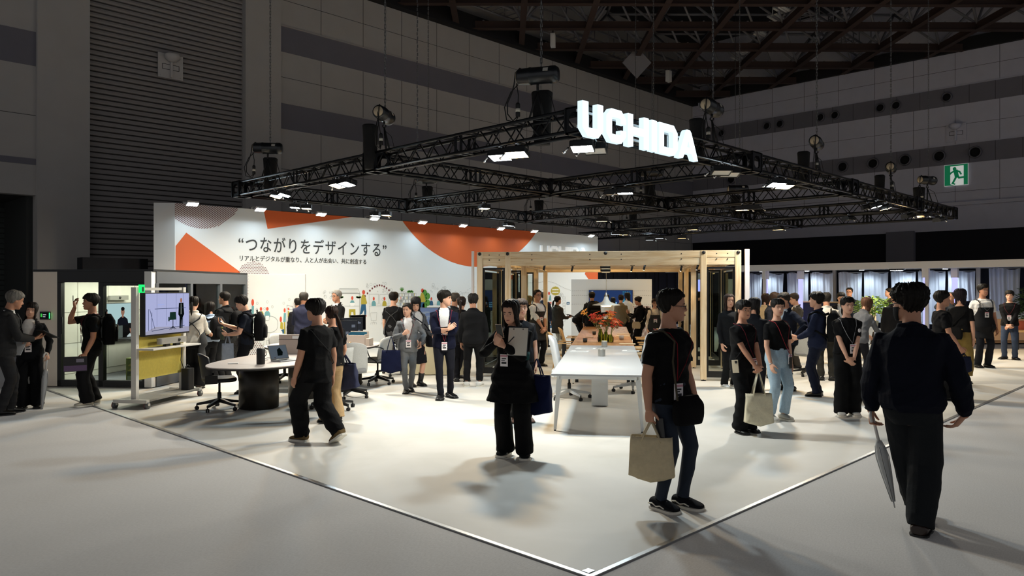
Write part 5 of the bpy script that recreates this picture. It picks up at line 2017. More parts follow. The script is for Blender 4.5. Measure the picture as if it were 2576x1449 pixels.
class Art:
 """flat printed shapes on a plane: x to the right, z up, lifted off the board"""
 def __init__(s, parent, y=-.003):
  s.p, s.y, s.b = parent, y, {}

 def poly(s, m, pts, k=0):
  s.b.setdefault(m.name, (m, MB()))[1].add([(x, s.y - .0006 * k, z) for x, z in pts], [tuple(range(len(pts)))])

 def ell(s, m, x, z, rx, rz, k=0, n=16):
  s.poly(m, [(x + rx * math.cos(2 * PI * i / n), z + rz * math.sin(2 * PI * i / n)) for i in range(n)], k)

 def line(s, pts, w=.006, m=None, k=0, closed=False):
  m = m or P_LINE
  pts = list(pts) + ([pts[0]] if closed else [])
  for (x0, z0), (x1, z1) in zip(pts[:-1], pts[1:]):
   L = math.hypot(x1 - x0, z1 - z0) or 1e-6
   nx, nz = -(z1 - z0) / L * w / 2, (x1 - x0) / L * w / 2
   s.poly(m, [(x0 + nx, z0 + nz), (x0 - nx, z0 - nz), (x1 - nx, z1 - nz), (x1 + nx, z1 + nz)], k)

 def ring(s, x, z, r, rz=None, w=.005, n=14):
  rz = rz or r
  s.line([(x + r * math.cos(2 * PI * i / n), z + rz * math.sin(2 * PI * i / n)) for i in range(n)], w, closed=True)

 def sitter(s, x, z, h, mt, mb=None):
  """bust of a seated cartoon person, z at the table edge"""
  s.poly(mt, [(x - .22 * h, z), (x + .22 * h, z), (x + .2 * h, z + .3 * h), (x + .1 * h, z + .44 * h), (x - .1 * h, z + .44 * h), (x - .2 * h, z + .3 * h)], 1)
  s.ell(P_RED, x, z + .62 * h, .10 * h, .15 * h, 1)

 def walker(s, x, z, h, mt, mb, flip=1):
  s.poly(mb, [(x - .09 * h, z + .48 * h), (x + .1 * h, z + .48 * h), (x + flip * .13 * h, z + .2 * h), (x + flip * .12 * h, z), (x + flip * .04 * h, z), (x + flip * .03 * h, z + .25 * h), (x - flip * .06 * h, z + .1 * h), (x - flip * .17 * h, z + .06 * h), (x - flip * .15 * h, z + .12 * h)], 1)
  s.poly(mt, [(x - .11 * h, z + .46 * h), (x + .11 * h, z + .46 * h), (x + .17 * h * flip, z + .5 * h), (x + .1 * h, z + .72 * h), (x + .03 * h, z + .83 * h), (x - .05 * h, z + .83 * h), (x - .1 * h, z + .7 * h)], 2)
  s.ell(P_RED, x + .01 * h, z + .92 * h, .07 * h, .085 * h, 1)
  s.poly(P_RED, [(x + flip * .04 * h, z), (x + flip * .16 * h, z), (x + flip * .14 * h, z + .035 * h), (x + flip * .04 * h, z + .03 * h)], 2)

 def chair(s, x, z, w):
  s.line([(x - w / 2, z + w * 1.5), (x + w / 2, z + w * 1.5), (x + w * .4, z + w * .5), (x - w * .4, z + w * .5)], closed=True)
  s.line([(x, z + w * .5), (x, z + w * .25)])
  for dx in (-.45, -.15, .15, .45):
   s.line([(x, z + w * .25), (x + dx * w, z + w * .2), (x + dx * w, z)])

 def bubbles(s, x, z, w, n, sd):
  r = random.Random(sd)
  for i in range(n):
   s.ring(x + r.uniform(-w, w), z + r.uniform(-.12, .14), r.uniform(.012, .05), w=.006, n=10)

 def done(s, name):
  for m, mb in s.b.values():
   mb.build(name, m, s.p)

# the return panel: people round a table
a = Art(ret, -.0035)
a.line([(.37 + x, .95 + z) for x, z in oval(.28, .19, 32, 2.8)], .009, closed=True)
for x, z, m in ((.28, 1.12, P_OLIVE), (.42, 1.12, P_TEAL)):
 a.sitter(x, z, .28, m)
 a.poly(P_WHITE, [(x - .04, z - .08), (x + .04, z - .08), (x + .04, z + .02), (x - .04, z + .02)], 3)
 a.line([(x - .04, z - .08), (x + .04, z - .08), (x + .04, z + .02), (x - .04, z + .02)], .006, k=4, closed=True)
a.sitter(.30, .76, .28, P_TEAL)
a.poly(P_TEAL, [(.06, 1.1), (.12, 1.12), (.13, 1.36), (.08, 1.36)], 1)
a.ell(P_RED, .10, 1.44, .03, .075, 1)
for x in (.14, .30, .45):
 a.chair(x, .44, .10)
a.chair(-.0 + .06, .55, .07)
a.chair(.60, .62, .07)
for x, z in ((.2, 1.42), (.42, 1.45), (.53, 1.34), (.36, 1.3), (.19, 1.28), (.19, .95), (.78, 1.42), (.9, 1.5), (1.02, 1.42), (.99, 1.28)):
 a.ring(x, z, .02, .03, .005, 10)
a.poly(P_TEAL, [(.77, 1.0), (.82, 1.0), (.83, 1.2), (.78, 1.2)], 1)
a.ell(P_RED, .80, 1.26, .022, .05, 1)
a.poly(P_OLIVE, [(.78, .62), (.82, .62), (.81, 1.0), (.78, 1.0)], 1)
a.poly(P_OLIVE, [(.70, .86), (.77, .82), (.76, .98), (.71, 1.02)], 1)
a.poly(P_BLUE, [(.72, .82), (.79, .84), (.79, .62), (.76, .62), (.75, .78)], 2)
a.ell(P_RED, .715, 1.06, .025, .065, 1)
a.line([(.85, .62), (.85, 1.38), (.98, 1.34), (.98, .6)], .008)
a.line([(.85, 1.30), (.98, 1.27)], .01)
a.poly(P_OLIVE, [(.865, 1.1), (.90, 1.09), (.90, 1.24), (.87, 1.25)], 1)
a.ell(P_RED, .885, 1.29, .018, .03, 1)
a.poly(P_TEAL, [(.93, 1.08), (.965, 1.08), (.965, 1.21), (.93, 1.22)], 1)
a.done('printed_cartoon')
d2 = Art(ret, -.004)
for q in dots(-.05 + .1, .25, .36, .045, .011):
 q = clip_poly(q, 0.01, RWD, 0.01, 2)
 if q:
  d2.poly(M_MAROON, q)
d2.done('printed_dots')

# the long printed wall: workers, shelf, plants, bubbles
a = Art(wall, -.0035)

def W(px, py):
 return wp(px, py)

k = (WX1 - WX0) / (W(1500, 700)[0])
hx, hz = W(886, 790)
a.line([W(848, 745), W(848, 805)], .008)
p0, p1 = W(850, 738), W(905, 738)
a.line([p0, p1, (p1[0], W(905, 796)[1]), (p1[0] + .02, W(905, 796)[1])], .02)
a.line([(p0[0] + .05, p0[1] + .13), (p1[0] - .06, p1[1] + .13)], .015)
a.line([p0, (p0[0] + .05, p0[1] + .13)], .008)
a.line([p1, (p1[0] - .06, p1[1] + .13)], .008)
for i in range(3):
 a.line([(p0[0] + .06, p0[1] + .03 + i * .035), (p1[0] - .07, p1[1] + .03 + i * .035)], .006)
a.line([W(866, 770), W(904, 770)], .008)
for px in (857, 902):
 x, z = W(px, 746)
 a.line([(x, z + .08), (x, z)], .005)
 for i in range(7):
  an = R(200 + i * 23)
  a.ell(P_GREEN, x + .05 * math.cos(an), z + .03 * math.sin(an), .045, .02, 1)
x, z = W(886, 770)
a.sitter(x, z, .36, P_TEAL)
a.poly(P_WHITE, [(x - .07, z), (x + .07, z), (x + .08, z + .09), (x - .08, z + .09)], 3)
x, z = W(886, 785)
a.poly(P_OLIVE, [(x - .11, z - .14), (x - .05, z - .14), (x - .03, z + .0), (x + .03, z + .0), (x + .05, z - .14), (x + .11, z - .14), (x + .1, z + .08), (x - .1, z + .08)], 2)
a.line([(x - .11, z - .34), (x - .1, z - .12), (x + .1, z - .12), (x + .11, z - .34)], .008)
x, z = W(914, 796)
a.walker(x, z, .74, P_OLIVE, P_BLUE)
# arc of dots
q0, q1 = W(918, 745), W(990, 743)
for i in range(13):
 t_ = i / 12
 x = q0[0] + (q1[0] - q0[0]) * t_
 z = q0[1] + (q1[1] - q0[1]) * t_ + .30 * math.sin(PI * t_)
 a.ell(M_MAROON, x, z, .024 if i % 2 else .03, .03, 1, 10)
for px, mt in ((940, P_TEAL), (967, P_OLIVE)):
 x, z = W(px, 770)
 a.sitter(x, z, .34, mt)
 a.line([(x - .16, z + .06), (x + .16, z + .06), (x + .16, z + .34), (x - .16, z + .34)], .008, closed=True)
 a.chair(x, z - .52, .22)
 a.bubbles(x, z + .55, .25, 7, px)
a.line([W(928, 770), W(1000, 768)], .008)
a.line([W(928, 796), W(930, 770)], .008)
# shelf with books and plants
s0, s1 = W(1001, 770), W(1047, 738)
a.line([s0, (s1[0], s0[1]), s1, (s0[0], s1[1])], .008, closed=True)
r = random.Random(9)
for i in range(1, 4):
 z = s0[1] + (s1[1] - s0[1]) * i / 4
 a.line([(s0[0], z), (s1[0], z)], .01)
for i in range(4):
 z = s0[1] + (s1[1] - s0[1]) * i / 4
 x = s0[0] + .05
 while x < s1[0] - .08:
  if r.random() < .55:
   a.poly(r.choice([P_LINE, P_BLUE, P_LINE, P_RED, P_OLIVE, M_INK]), [(x, z + .01), (x + .02, z + .01), (x + .02, z + .09), (x, z + .09)], 1)
  x += .045
x, z = W(1011, 738)
a.line([(x - .03, z), (x - .03, z + .06), (x + .04, z + .06), (x + .04, z)], .008)
for an in (40, 65, 90, 115, 140):
 a.line([(x, z + .06), (x + .1 * math.cos(R(an)), z + .06 + .12 * math.sin(R(an)))], .022, P_GREEN)
x, z = W(1032, 734)
for i in range(5):
 a.ell(P_GREEN, x - .08 + .04 * i, z + .02 * (i % 2), .04, .03, 1)
x, z = W(1062, 776)
a.walker(x, z - .16, .76, P_OLIVE, P_BLUE)
for px, n in ((1053, 3), (1072, 5)):
 x, z = W(px, 770)
 for i in range(n):
  a.ell(P_GREEN, x + (.06 if i % 2 else -.06) * (n > 3), z + .1 * i, .09, .10, 1)
for px, mt in ((1085, P_BLUE), (1103, P_TEAL), (1120, P_OLIVE)):
 x, z = W(px, 768)
 a.sitter(x, z, .32, mt)
 a.bubbles(x, z + .5, .2, 5, px)
a.line([W(1052, 767), W(1180, 762)], .008)
for px in (1010, 960, 830, 826, 1150):
 x, z = W(px, 745)
 a.bubbles(x, z, .2, 5, px + 3)
# big dashed circle and a dashed trail
cx_, cz_ = W(1196, 770)
for i in range(36):
 an = 2 * PI * i / 36
 a.line([(cx_ + .62 * math.cos(an), cz_ + .62 * math.sin(an)), (cx_ + .62 * math.cos(an + .09), cz_ + .62 * math.sin(an + .09))], .008)
a.line([W(1163, 775), W(1163, 737), W(1180, 737)], .01)
tr = [W(1300, 712), W(1355, 711), (W(1375, 707)), W(1395, 712), W(1420, 725), W(1437, 731)]
for (x0, z0), (x1, z1) in zip(tr[:-1], tr[1:]):
 n = max(2, int((x1 - x0) / .07))
 for i in range(n):
  f0, f1 = i / n, (i + .6) / n
  a.line([(x0 + (x1 - x0) * f0, z0 + (z1 - z0) * f0), (x0 + (x1 - x0) * f1, z0 + (z1 - z0) * f1)], .014)
x, z = W(1397, 732)
a.poly(P_OLIVE, [(x + (.26 if i % 2 else .235) * math.cos(2 * PI * i / 36), z + (.17 if i % 2 else .15) * math.sin(2 * PI * i / 36)) for i in range(36)], 1)
for dz in (-.05, .05):
 for i in range(7):
  a.poly(P_WHITE, [(x - .17 + .05 * i, z + dz - .02), (x - .13 + .05 * i, z + dz - .02), (x - .13 + .05 * i, z + dz + .02), (x - .17 + .05 * i, z + dz + .02)], 2)
for px, py, m, w_, h_ in ((1383, 763, P_RED, .09, .045), (1429, 763, P_BLUE, .09, .045), (1383, 816, P_BLUE, .16, .13)):
 x, z = W(px, py)
 a.poly(m, [(x - w_, z - h_), (x + w_, z - h_), (x + w_, z + h_), (x - w_, z + h_)], 1)
 a.line([(x - w_ * .7, z), (x + w_ * .7, z)], .016, P_WHITE, 2)
x, z = W(1381, 738)
a.ell(P_RED, x, z, .055, .06, 1)
x, z = W(1383, 749)
a.poly(P_TEAL, [(x - .06, z - .1), (x + .08, z - .1), (x + .06, z + .06), (x, z + .12)], 1)
x, z = W(1409, 743)
for i in range(5):
 a.ring(x - .12 + .06 * i, z + .03 * (i % 2), .06, w=.007, n=10)
for i in range(8):
 x, z = W(1418, 752 + i * 8)
 a.line([(x - .06, z), (x + .1, z), (x + .1, z + .07), (x - .06, z + .07)], .008, closed=True)
x, z = W(1369, 733)
a.poly(P_WHITE, [(x - .12, z - .06), (x + .12, z - .06), (x + .12, z + .06), (x - .12, z + .06)], 1)
a.line([(x - .12, z - .06), (x + .12, z - .06), (x + .12, z + .06), (x - .12, z + .06)], .01, k=2, closed=True)
a.done('printed_cartoon')

# ---- white panel with the dark presentation screen
mw = thing('display_board', 'low white panel with a dark wall screen and dashed print, behind the tables', 'panel', V((1437 - 1288) / FPX * 25.6, 25.6), turn(7))
MWW = 2.72
MB().box((0, 0, .006), (MWW, .12, 2.06)).build('panel_body', M_PRINT, mw, bevel=.003)
a = Art(mw, -.0035)
for z in (1.66, 1.50, 1.20):
 for x0, x1 in ((.02, .58), (2.1, 2.68)):
  x = x0
  while x < x1:
   a.line([(x, z + .01 * math.sin(x * 6)), (x + .045, z + .01 * math.sin(x * 6))], .008)
   x += .07
for i in range(26):
 q = clip_poly([(1.9 + i * .045, .05), (1.92 + i * .045, .05), (1.72 + i * .045, 1.15), (1.70 + i * .045, 1.15)], 1.95, 2.68, .05, 1.15)
 if q:
  a.poly(M_MAROON, q)
a.done('printed_lines')
ws_ = thing('wall_screen', 'dark blue presentation screen mounted on the low white panel', 'screen', (0, 0, 0))
place(mw, ws_, (1.34, -.03, 1.33))
MB().box((-.74, -.02, -.36), (.74, .026, .36)).build('bezel', M_TVBLK, ws_)
MB().box((-.73, -.024, -.35), (.73, -.0205, .35)).build('picture', scr('slide_navy', (.15, .23, .40), .9), ws_)
b = MB()
rnd = random.Random(8)
for r_ in range(3):
 x = -.48
 while x < .2:
  w_ = rnd.uniform(.03, .08)
  b.box((x, -.0255, -.05 - r_ * .07 - .05), (x + w_, -.0245, -.05 - r_ * .07 + rnd.uniform(-.02, 0)))
  x += w_ + .012
b.build('picture_plan', scr('slide_cyan', (.55, .80, .95), .9), ws_)
b = MB()
for i in range(3):
 for j in range(4):
  b.box((.40 + j * .075, -.0255, .31 - i * .07 - .03), (.40 + j * .075 + rnd.uniform(.03, .065), -.0245, .31 - i * .07))
b.box((.40, -.0255, -.3), (.62, -.0245, .06))
b.build('picture_lists', scr('slide_teal', (.2, .50, .60), .8), ws_)
b = letters('picture_number', '48', scr('slide_white', (.9, .95, 1), 1.0), .12, .0006, ws_, (-.70, -.0265, .24), RX)

# ================================================================ the neighbouring stand on the right
BX = 30.8
M_FASC = mat('fascia_white', '#f3f1f1', rough=.6)
M_CURT = mat('pale_curtain', '#b9c2cf', rough=.9)
bt = thing('white_booth_frame', 'white booth frame with long fascia and ceiling across the right background', 'booth frame', (BX, 8, 0))
y0, y1 = -12.0, 14.5
MB().box((0, y0, 2.50), (.12, y1, 2.76)).build('fascia', M_FASC, bt)
MB().box((.12, y0, 2.55), (4.2, y1, 2.62)).build('booth_ceiling', M_FASC, bt)
MB().box((4.2, y0, 0), (4.4, y1, 2.62)).build('booth_back_wall', mat('booth_navy', '#232634', rough=.9), bt)
for px in (1922, 2331):
 y = onX(px, 700, BX).y - 8
 MB().box((0, y - .06, 0), (.12, y + .06, 2.50)).build('post', M_FASC, bt)
for px in (2098, 2460):
 y = onX(px, 700, BX + 3).y - 8
 MB().box((3, y - .07, 0), (3.12, y + .07, 2.55)).build('post', M_FASC, bt)
# farther piece of the same frame, seen through the pavilion
MB().box((0, 14.6, 2.44), (.12, 15.6, 2.60)).build('fascia', M_FASC, bt)
# light columns
M_TUBE1 = glow('light_column_violet', (.66, .66, 1.0), 1.6)
M_TUBE2 = glow('light_column_white', (.92, .93, 1.0), 2.2)
for px, X, lb in ((1926, BX + .25, 'violet-white glowing column right beside the pavilion'), (2014, BX + 1.4, 'violet-white glowing column behind the crowd, second from the pavilion'),
     (2329, BX + .25, 'violet-white glowing column behind the jacket man head'), (2402, BX + .9, 'violet-white glowing column between two standing people at the right'),
     (1668, BX + .3, 'violet glowing column seen past the man holding the tote'), (1757, BX + .3, 'violet glowing column seen through the pavilion glass')):
 p = onX(px, 700, X)
 t = thing('light_column', lb, 'light', (p.x, p.y, 0), 0, 'violet glowing columns of the white booth')
 b = MB()
 for k in range(4):
  a_ = PI / 4 + k * PI / 2
  b.rod((.06 * math.cos(a_), .06 * math.sin(a_), .02), (.06 * math.cos(a_), .06 * math.sin(a_), 2.15), .042, n=10)
 b.build('tube', M_TUBE1, t)
 MB().rod((0, 0, .02), (0, 0, 2.15), .035, n=12).build('core_tube', M_TUBE2, t)
 MB().box((-.11, -.11, 2.15), (.11, .11, 2.5)).build('cap', M_FASC, t)
 MB().box((-.12, -.12, 0), (.12, .12, .02)).build('foot', M_FASC, t)

def curtain(px0, px1, X, z0, z1, label):
 a0, a1 = onX(px0, 700, X).y, onX(px1, 700, X).y
 yc = (a0 + a1) / 2
 w_ = abs(a1 - a0)
 t = thing('curtain', label, 'curtain', (X, yc, 0), 0, 'pale curtains hanging in the white booth')
 n = max(24, int(w_ / .03))
 ph = px0 * 1.7
 v = []
 nz = 7
 for side in (0, .012):
  for j in range(nz):
   f_ = j / (nz - 1)
   for i in range(n + 1):
    u = i / n
    x = .05 * math.sin(u * w_ * 17 + ph + .6 * f_) * (.5 + .5 * f_) + .03 * math.sin(u * w_ * 41 + ph * 2 + 2 * f_)
    v.append((x + side, (u - .5) * w_ * (1 - .05 * math.sin(PI * f_)), z1 + (z0 - z1) * f_ - (.05 * math.sin(PI * u * 2.0) if j == 0 else 0)))
 m_ = (n + 1) * nz
 f = []
 for j in range(nz - 1):
  for i in range(n):
   a = j * (n + 1) + i
   f += [(a, a + 1, a + n + 2, a + n + 1), (m_ + a, m_ + a + n + 1, m_ + a + n + 2, m_ + a + 1)]
 MB().add(v, f, 0, True).build('cloth', M_CURT, t)
 MB().rod((0, -w_ / 2, z1), (0, w_ / 2, z1), .014, n=6).build('curtain_rail', M_ALU, t)

cl = ['first from the pavilion side', 'second from the pavilion side', 'third, behind the tall crowd', 'fourth, behind the navy suits', 'fifth, behind the suited man standing far back',
  'sixth, behind the seated woman', 'seventh, left of the jacket man', 'eighth, just behind the jacket man head', 'ninth, between two light columns', 'tenth, beside the woman with long hair', 'long one behind the man in black tee']
for (a0, a1, z0, z1), lb in zip(((1880, 1917, .75, 2.42), (1921, 1972, .75, 2.42), (1979, 2034, .75, 2.42), (2038, 2096, .95, 2.42), (2108, 2169, .3, 2.42), (2173, 2235, .3, 2.42), (2241, 2304, .3, 2.42), (2309, 2328, .3, 2.42), (2333, 2378, .3, 2.42), (2384, 2453, 1.25, 2.42), (2488, 2566, .1, 2.5)), cl):
 curtain(a0, a1, BX + 2.6, z0, z1, 'pale grey curtain in the white booth, ' + lb)
# booth downlights
for i, px in enumerate((1916, 2030, 2168, 2270, 2378)):
 p = onX(px, 680, BX + 1.9)
 t = thing('booth_downlight', ('downlight at the pavilion end of the white booth', 'second downlight of the white booth', 'third downlight of the white booth, over the seated woman', 'fourth downlight of the white booth, left of the jacket man', 'last downlight of the white booth, between light columns')[i], 'lamp', (p.x, p.y, 2.545), 0, 'downlights in the white booth ceiling')
 MB().lathe([(.0, -.045), (.10, -.045), (.11, -.03), (.11, 0), (0, 0)], n=20).build('lamp_ring', M_FASC, t)
 MB().lathe([(0, -.0465), (.09, -.0465)], n=18).build('light_panel', glow('booth_light', (.86, .95, 1.0), 90.0), t)
 spot((p.x, p.y, 2.46), (p.x + .9, p.y, .4), 75, W_COOL, 120, .8, .08)
t = thing('box_downlight', 'black box lamp under the white booth fascia', 'lamp', onX(2256, 672, BX + .5), 0)
t.location.z = 2.50
MB().box((-.12, -.25, -.06), (.12, .25, .05)).build('housing', M_BLACK, t)
MB().box((-.1, -.2, -.063), (.1, .2, -.0605)).build('light_panel', glow('booth_light', (.86, .95, 1.0), 90.0), t)
# dark counter with wooden top
yb0, yb1 = onX(1985, 755, BX + 2.0).y, onX(2135, 755, BX + 2.0).y
t = thing('bar_counter', 'dark counter with pale wooden top behind the crowd', 'counter', (BX + 2.0, (yb0 + yb1) / 2, 0))
hb = abs(yb0 - yb1) / 2
MB().box((-.3, -hb, 0), (.3, hb, 1.12)).build('counter_body', mat('counter_dark', '#20222c', rough=.7), t)
MB().box((-.36, -hb - .05, 1.12), (.36, hb + .05, 1.17)).build('counter_top', M_PLY, t)
# low white counter with green bottles, sofa, lamp
p = onX(2530, 800, BX + 1.2)
t = thing('white_counter', 'low white counter at the right edge behind the sofa', 'counter', (p.x, p.y, 0))
MB().box((-.3, -2.2, 0), (.3, 1.25, .92)).build('counter_body', mat('counter_pale_blue', '#c3cfdc', rough=.5), t, bevel=.01)
for i in range(4):
 for j in range(2):
  t2 = thing('green_bottle', 'green bottle in the cluster on the low white counter', 'bottle', (p.x - .1 + .12 * j, p.y + 1.0 - .13 * i, .92), 0, 'green bottles on the white counter')
  MB().lathe([(0, 0), (.055, 0), (.06, .02), (.06, .16), (.045, .2), (.04, .21), (0, .21)], n=14).build('bottle_body', mat('bottle_green', '#55b32f', rough=.4), t2)
  MB().lathe([(.03, .21), (.03, .235), (0, .235)], n=12).build('bottle_cap', mat('bottle_cap_green', '#3c8a22', rough=.4), t2)
d_s = 23.5
t = thing('sofa', 'long beige sofa at the right edge behind the man in jeans', 'sofa', V((2535 - 1288) / FPX * d_s, d_s), turn(-2))
M_SOFA = mat('sofa_beige', '#cfa987', rough=.9)
MB().rbox((0, 0, .27), (2.6, .8, .26), .06).build('seat', M_SOFA, t)
for x in (-.85, 0, .85):
 MB().rbox((x, .30, .58), (.82, .22, .38), .08).build('back_cushion', M_SOFA, t)
MB().box((-1.3, -.38, .06), (1.3, .38, .14)).build('base', mat('sofa_base_wood', '#8a6a4a', rough=.6), t)
for x in (-1.2, 1.2):
 for y in (-.3, .3):
  MB().rod((x, y, 0.006), (x, y, .08), .03).build('leg', M_CBLK, t)
t = thing('round_cushion', 'terracotta cushion on the beige sofa at the frame edge', 'cushion', V((2570 - 1288) / FPX * (d_s - .1), d_s - .1, .40), turn(0))
MB().ball((0, 0, .17), (.24, .12, .17)).build('cushion_body', mat('terracotta', '#b35a40', rough=.9), t)
t = thing('side_table', 'wooden side table beside the sofa at the right frame edge', 'table', V((2585 - 1288) / FPX * 21.5, 21.5), turn(0))
MB().box((-.5, -.3, .50), (.5, .3, .54)).build('tabletop', M_PLY, t)
for x in (-.45, .45):
 for y in (-.25, .25):
  MB().box((x - .02, y - .02, .006), (x + .02, y + .02, .5)).build('leg', M_CBLK, t)
tag(MB().cbox((0, 0, .008), (7, 3.2, .012)).build('rug', mat('rug_blue_grey', '#5f6372', rough=.95), None, V((2540 - 1288) / FPX * 23.2, 23.2), turn(-2)), 'blue grey carpet strip under the beige sofa', 'carpet')

# ---- plants
def leafy(loc, label, h, r, n, seed, pot_r, pot_h, potm, leafm, size=.10):
 t = thing('potted_plant', label, 'plant', loc)
 rnd = random.Random(seed)
 MB().lathe([(0, 0), (pot_r * .8, 0), (pot_r, pot_h), (pot_r * .9, pot_h), (pot_r * .85, pot_h * .85), (0, pot_h * .85)], n=20).build('pot', potm, t)
 b, l = MB(), MB()
 for i in range(9):
  a_ = rnd.uniform(0, 6.28)
  rr = rnd.uniform(.2, .7) * r
  top = Vector((rr * math.cos(a_), rr * math.sin(a_), pot_h + h * rnd.uniform(.5, .95)))
  b.tube([(0, 0, pot_h * .85), (top.x * .4, top.y * .4, pot_h + (top.z - pot_h) * .5), top], .007, n=5)
 for i in range(n):
  a_ = rnd.uniform(0, 6.28)
  ph = math.acos(rnd.uniform(-.6, 1))
  q = rnd.uniform(.55, 1.0)
  c = Vector((r * q * math.sin(ph) * math.cos(a_), r * q * math.sin(ph) * math.sin(a_), pot_h + h * .5 + h * .5 * q * math.cos(ph)))
  d = Vector((math.cos(a_) * .8, math.sin(a_) * .8, rnd.uniform(-.5, .6))).normalized()
  s_ = d.cross(Vector((0, 0, 1))).normalized() * size * .32
  L = size * rnd.uniform(.7, 1.3)
  up = Vector((0, 0, size * .06))
  l.add([c, c + d * L * .5 + s_ + up, c + d * L, c + d * L * .5 - s_ + up, c + d * L * .5 - up], [(0, 1, 4), (1, 2, 4), (2, 3, 4), (3, 0, 4), (0, 3, 2, 1)])
 b.build('stem', M_STEM, t)
 l.build('foliage', leafm, t)
 return t

M_LG = mat('leaf_bright_green', '#7d9c45', rough=.55, noise=.3, nscale=9)
M_LD = mat('leaf_deep_green', '#3e5a2c', rough=.55, noise=.3, nscale=9)
d_p = 18.6
lp = (2205 - 1288) / FPX * d_p
tb = thing('plant_table', 'pale table carrying the potted plants behind the woman with hands clasped', 'table', V(lp, d_p), turn(4))
MB().rbox((0, 0, .71), (1.3, .7, .03), .1).build('tabletop', M_WTOP, tb)
for x in (-.5, .5):
 for y in (-.25, .25):
  MB().rod((x, y, .006), (x * .95, y * .95, .70), .02).build('leg', M_WLEG, tb)
leafy(V(lp - .08, d_p, .725), 'bushy bright green plant in pale pot on the table', .62, .40, 420, 3, .12, .22, mat('pot_pale', '#b9b5a8', rough=.8), M_LG, .12)
leafy(V(lp + .34, d_p - .05, .725), 'small green plant in dark square pot beside the bushy plant', .34, .20, 160, 8, .11, .2, M_CUPD, M_LG, .09)
leafy(V((2600 - 1288) / FPX * 25.0, 25.0, .006), 'tall dark leafy plant at the right frame edge', 1.5, .5, 300, 5, .2, .4, M_CUPD, M_LD, .2)

# desk monitor farther back, between the grey suit and the arms-crossed man
t = thing('cloth_table', 'table under a beige cloth behind the grey suited woman', 'table', V((1085 - 1288) / FPX * 15.4, 15.4), turn(5))
MB().box((-.5, -.35, .70), (.7, .35, .73)).build('tabletop', M_PLY, t)
b = MB()
pts = []
n = 60
for i in range(n):
 u = i / n * 4
 s_ = int(u)
 f_ = u - s_
 x, y = [(-.5 + 1.2 * f_, -.35), (.7, -.35 + .7 * f_), (.7 - 1.2 * f_, .35), (-.5, .35 - .7 * f_)][s_]
 pts.append((x, y))
v = [(x * 1.0, y * 1.0, .705) for x, y in pts] + [(x * (1.04 + .03 * math.sin(i * 1.3)), y * (1.06 + .04 * math.sin(i * 1.3)), .02) for i, (x, y) in enumerate(pts)]
b.add(v, [(i, n + i, n + (i + 1) % n, (i + 1) % n) for i in range(n)], 0, True)
b.build('tablecloth', mat('cloth_beige', '#c4b99a', rough=.9), t)
tvm = monitor(V((1072 - 1288) / FPX * 15.4, 15.4, .73), turn(4), .62, .36, .27, 'monitor showing an office photo behind the grey suited woman', scr('office_photo', (.42, .48, .60), .8))
b = MB()
rnd = random.Random(2)
for i in range(9):
 x, z = rnd.uniform(-.25, .2), rnd.uniform(.30, .52)
 b.box((x, -.021, z), (x + rnd.uniform(.04, .12), -.0195, z + rnd.uniform(.02, .06)))
b.build('photo_shapes', scr('office_shapes', (.55, .60, .66), .7), tvm)
# lamp with fabric shade seen inside the far booth
t = thing('table_lamp', 'lit fabric-shaded lamp far behind the man with the tote', 'lamp', V((1707 - 1288) / FPX * 27.5, 27.5), turn(0))
MB().lathe([(.15, 1.47), (.20, 1.70 - .5 + .02)][::-1], n=24).build('lamp_shade', mat('lamp_shade_linen', '#f0dfc0', rough=.8, emit='#ffdca0', estr=.9), t)
MB().rod((0, 0, .02), (0, 0, 1.3), .012).build('lamp_pole', M_CBLK, t)
MB().lathe([(0, .006), (.14, .006), (.14, .02), (0, .025)], n=20).build('lamp_base', M_CBLK, t)

# ================================================================ people
def vec(*a):
 return np.array(a, float)

def unit(v):
 v = np.asarray(v, float)
 return v / (np.linalg.norm(v) + 1e-12)

def rot(axis, deg):
 return np.array(Matrix.Rotation(R(deg), 3, axis))

def ring_pts(c, ax, ay, a, b, n, e=2.0):
 th = np.linspace(0, 2 * PI, n, endpoint=False)
 cs, sn = np.cos(th), np.sin(th)
 x = np.sign(cs) * np.abs(cs) ** (2 / e)
 y = np.sign(sn) * np.abs(sn) ** (2 / e)
 return c + np.outer(x * a, ax) + np.outer(y * b, ay)

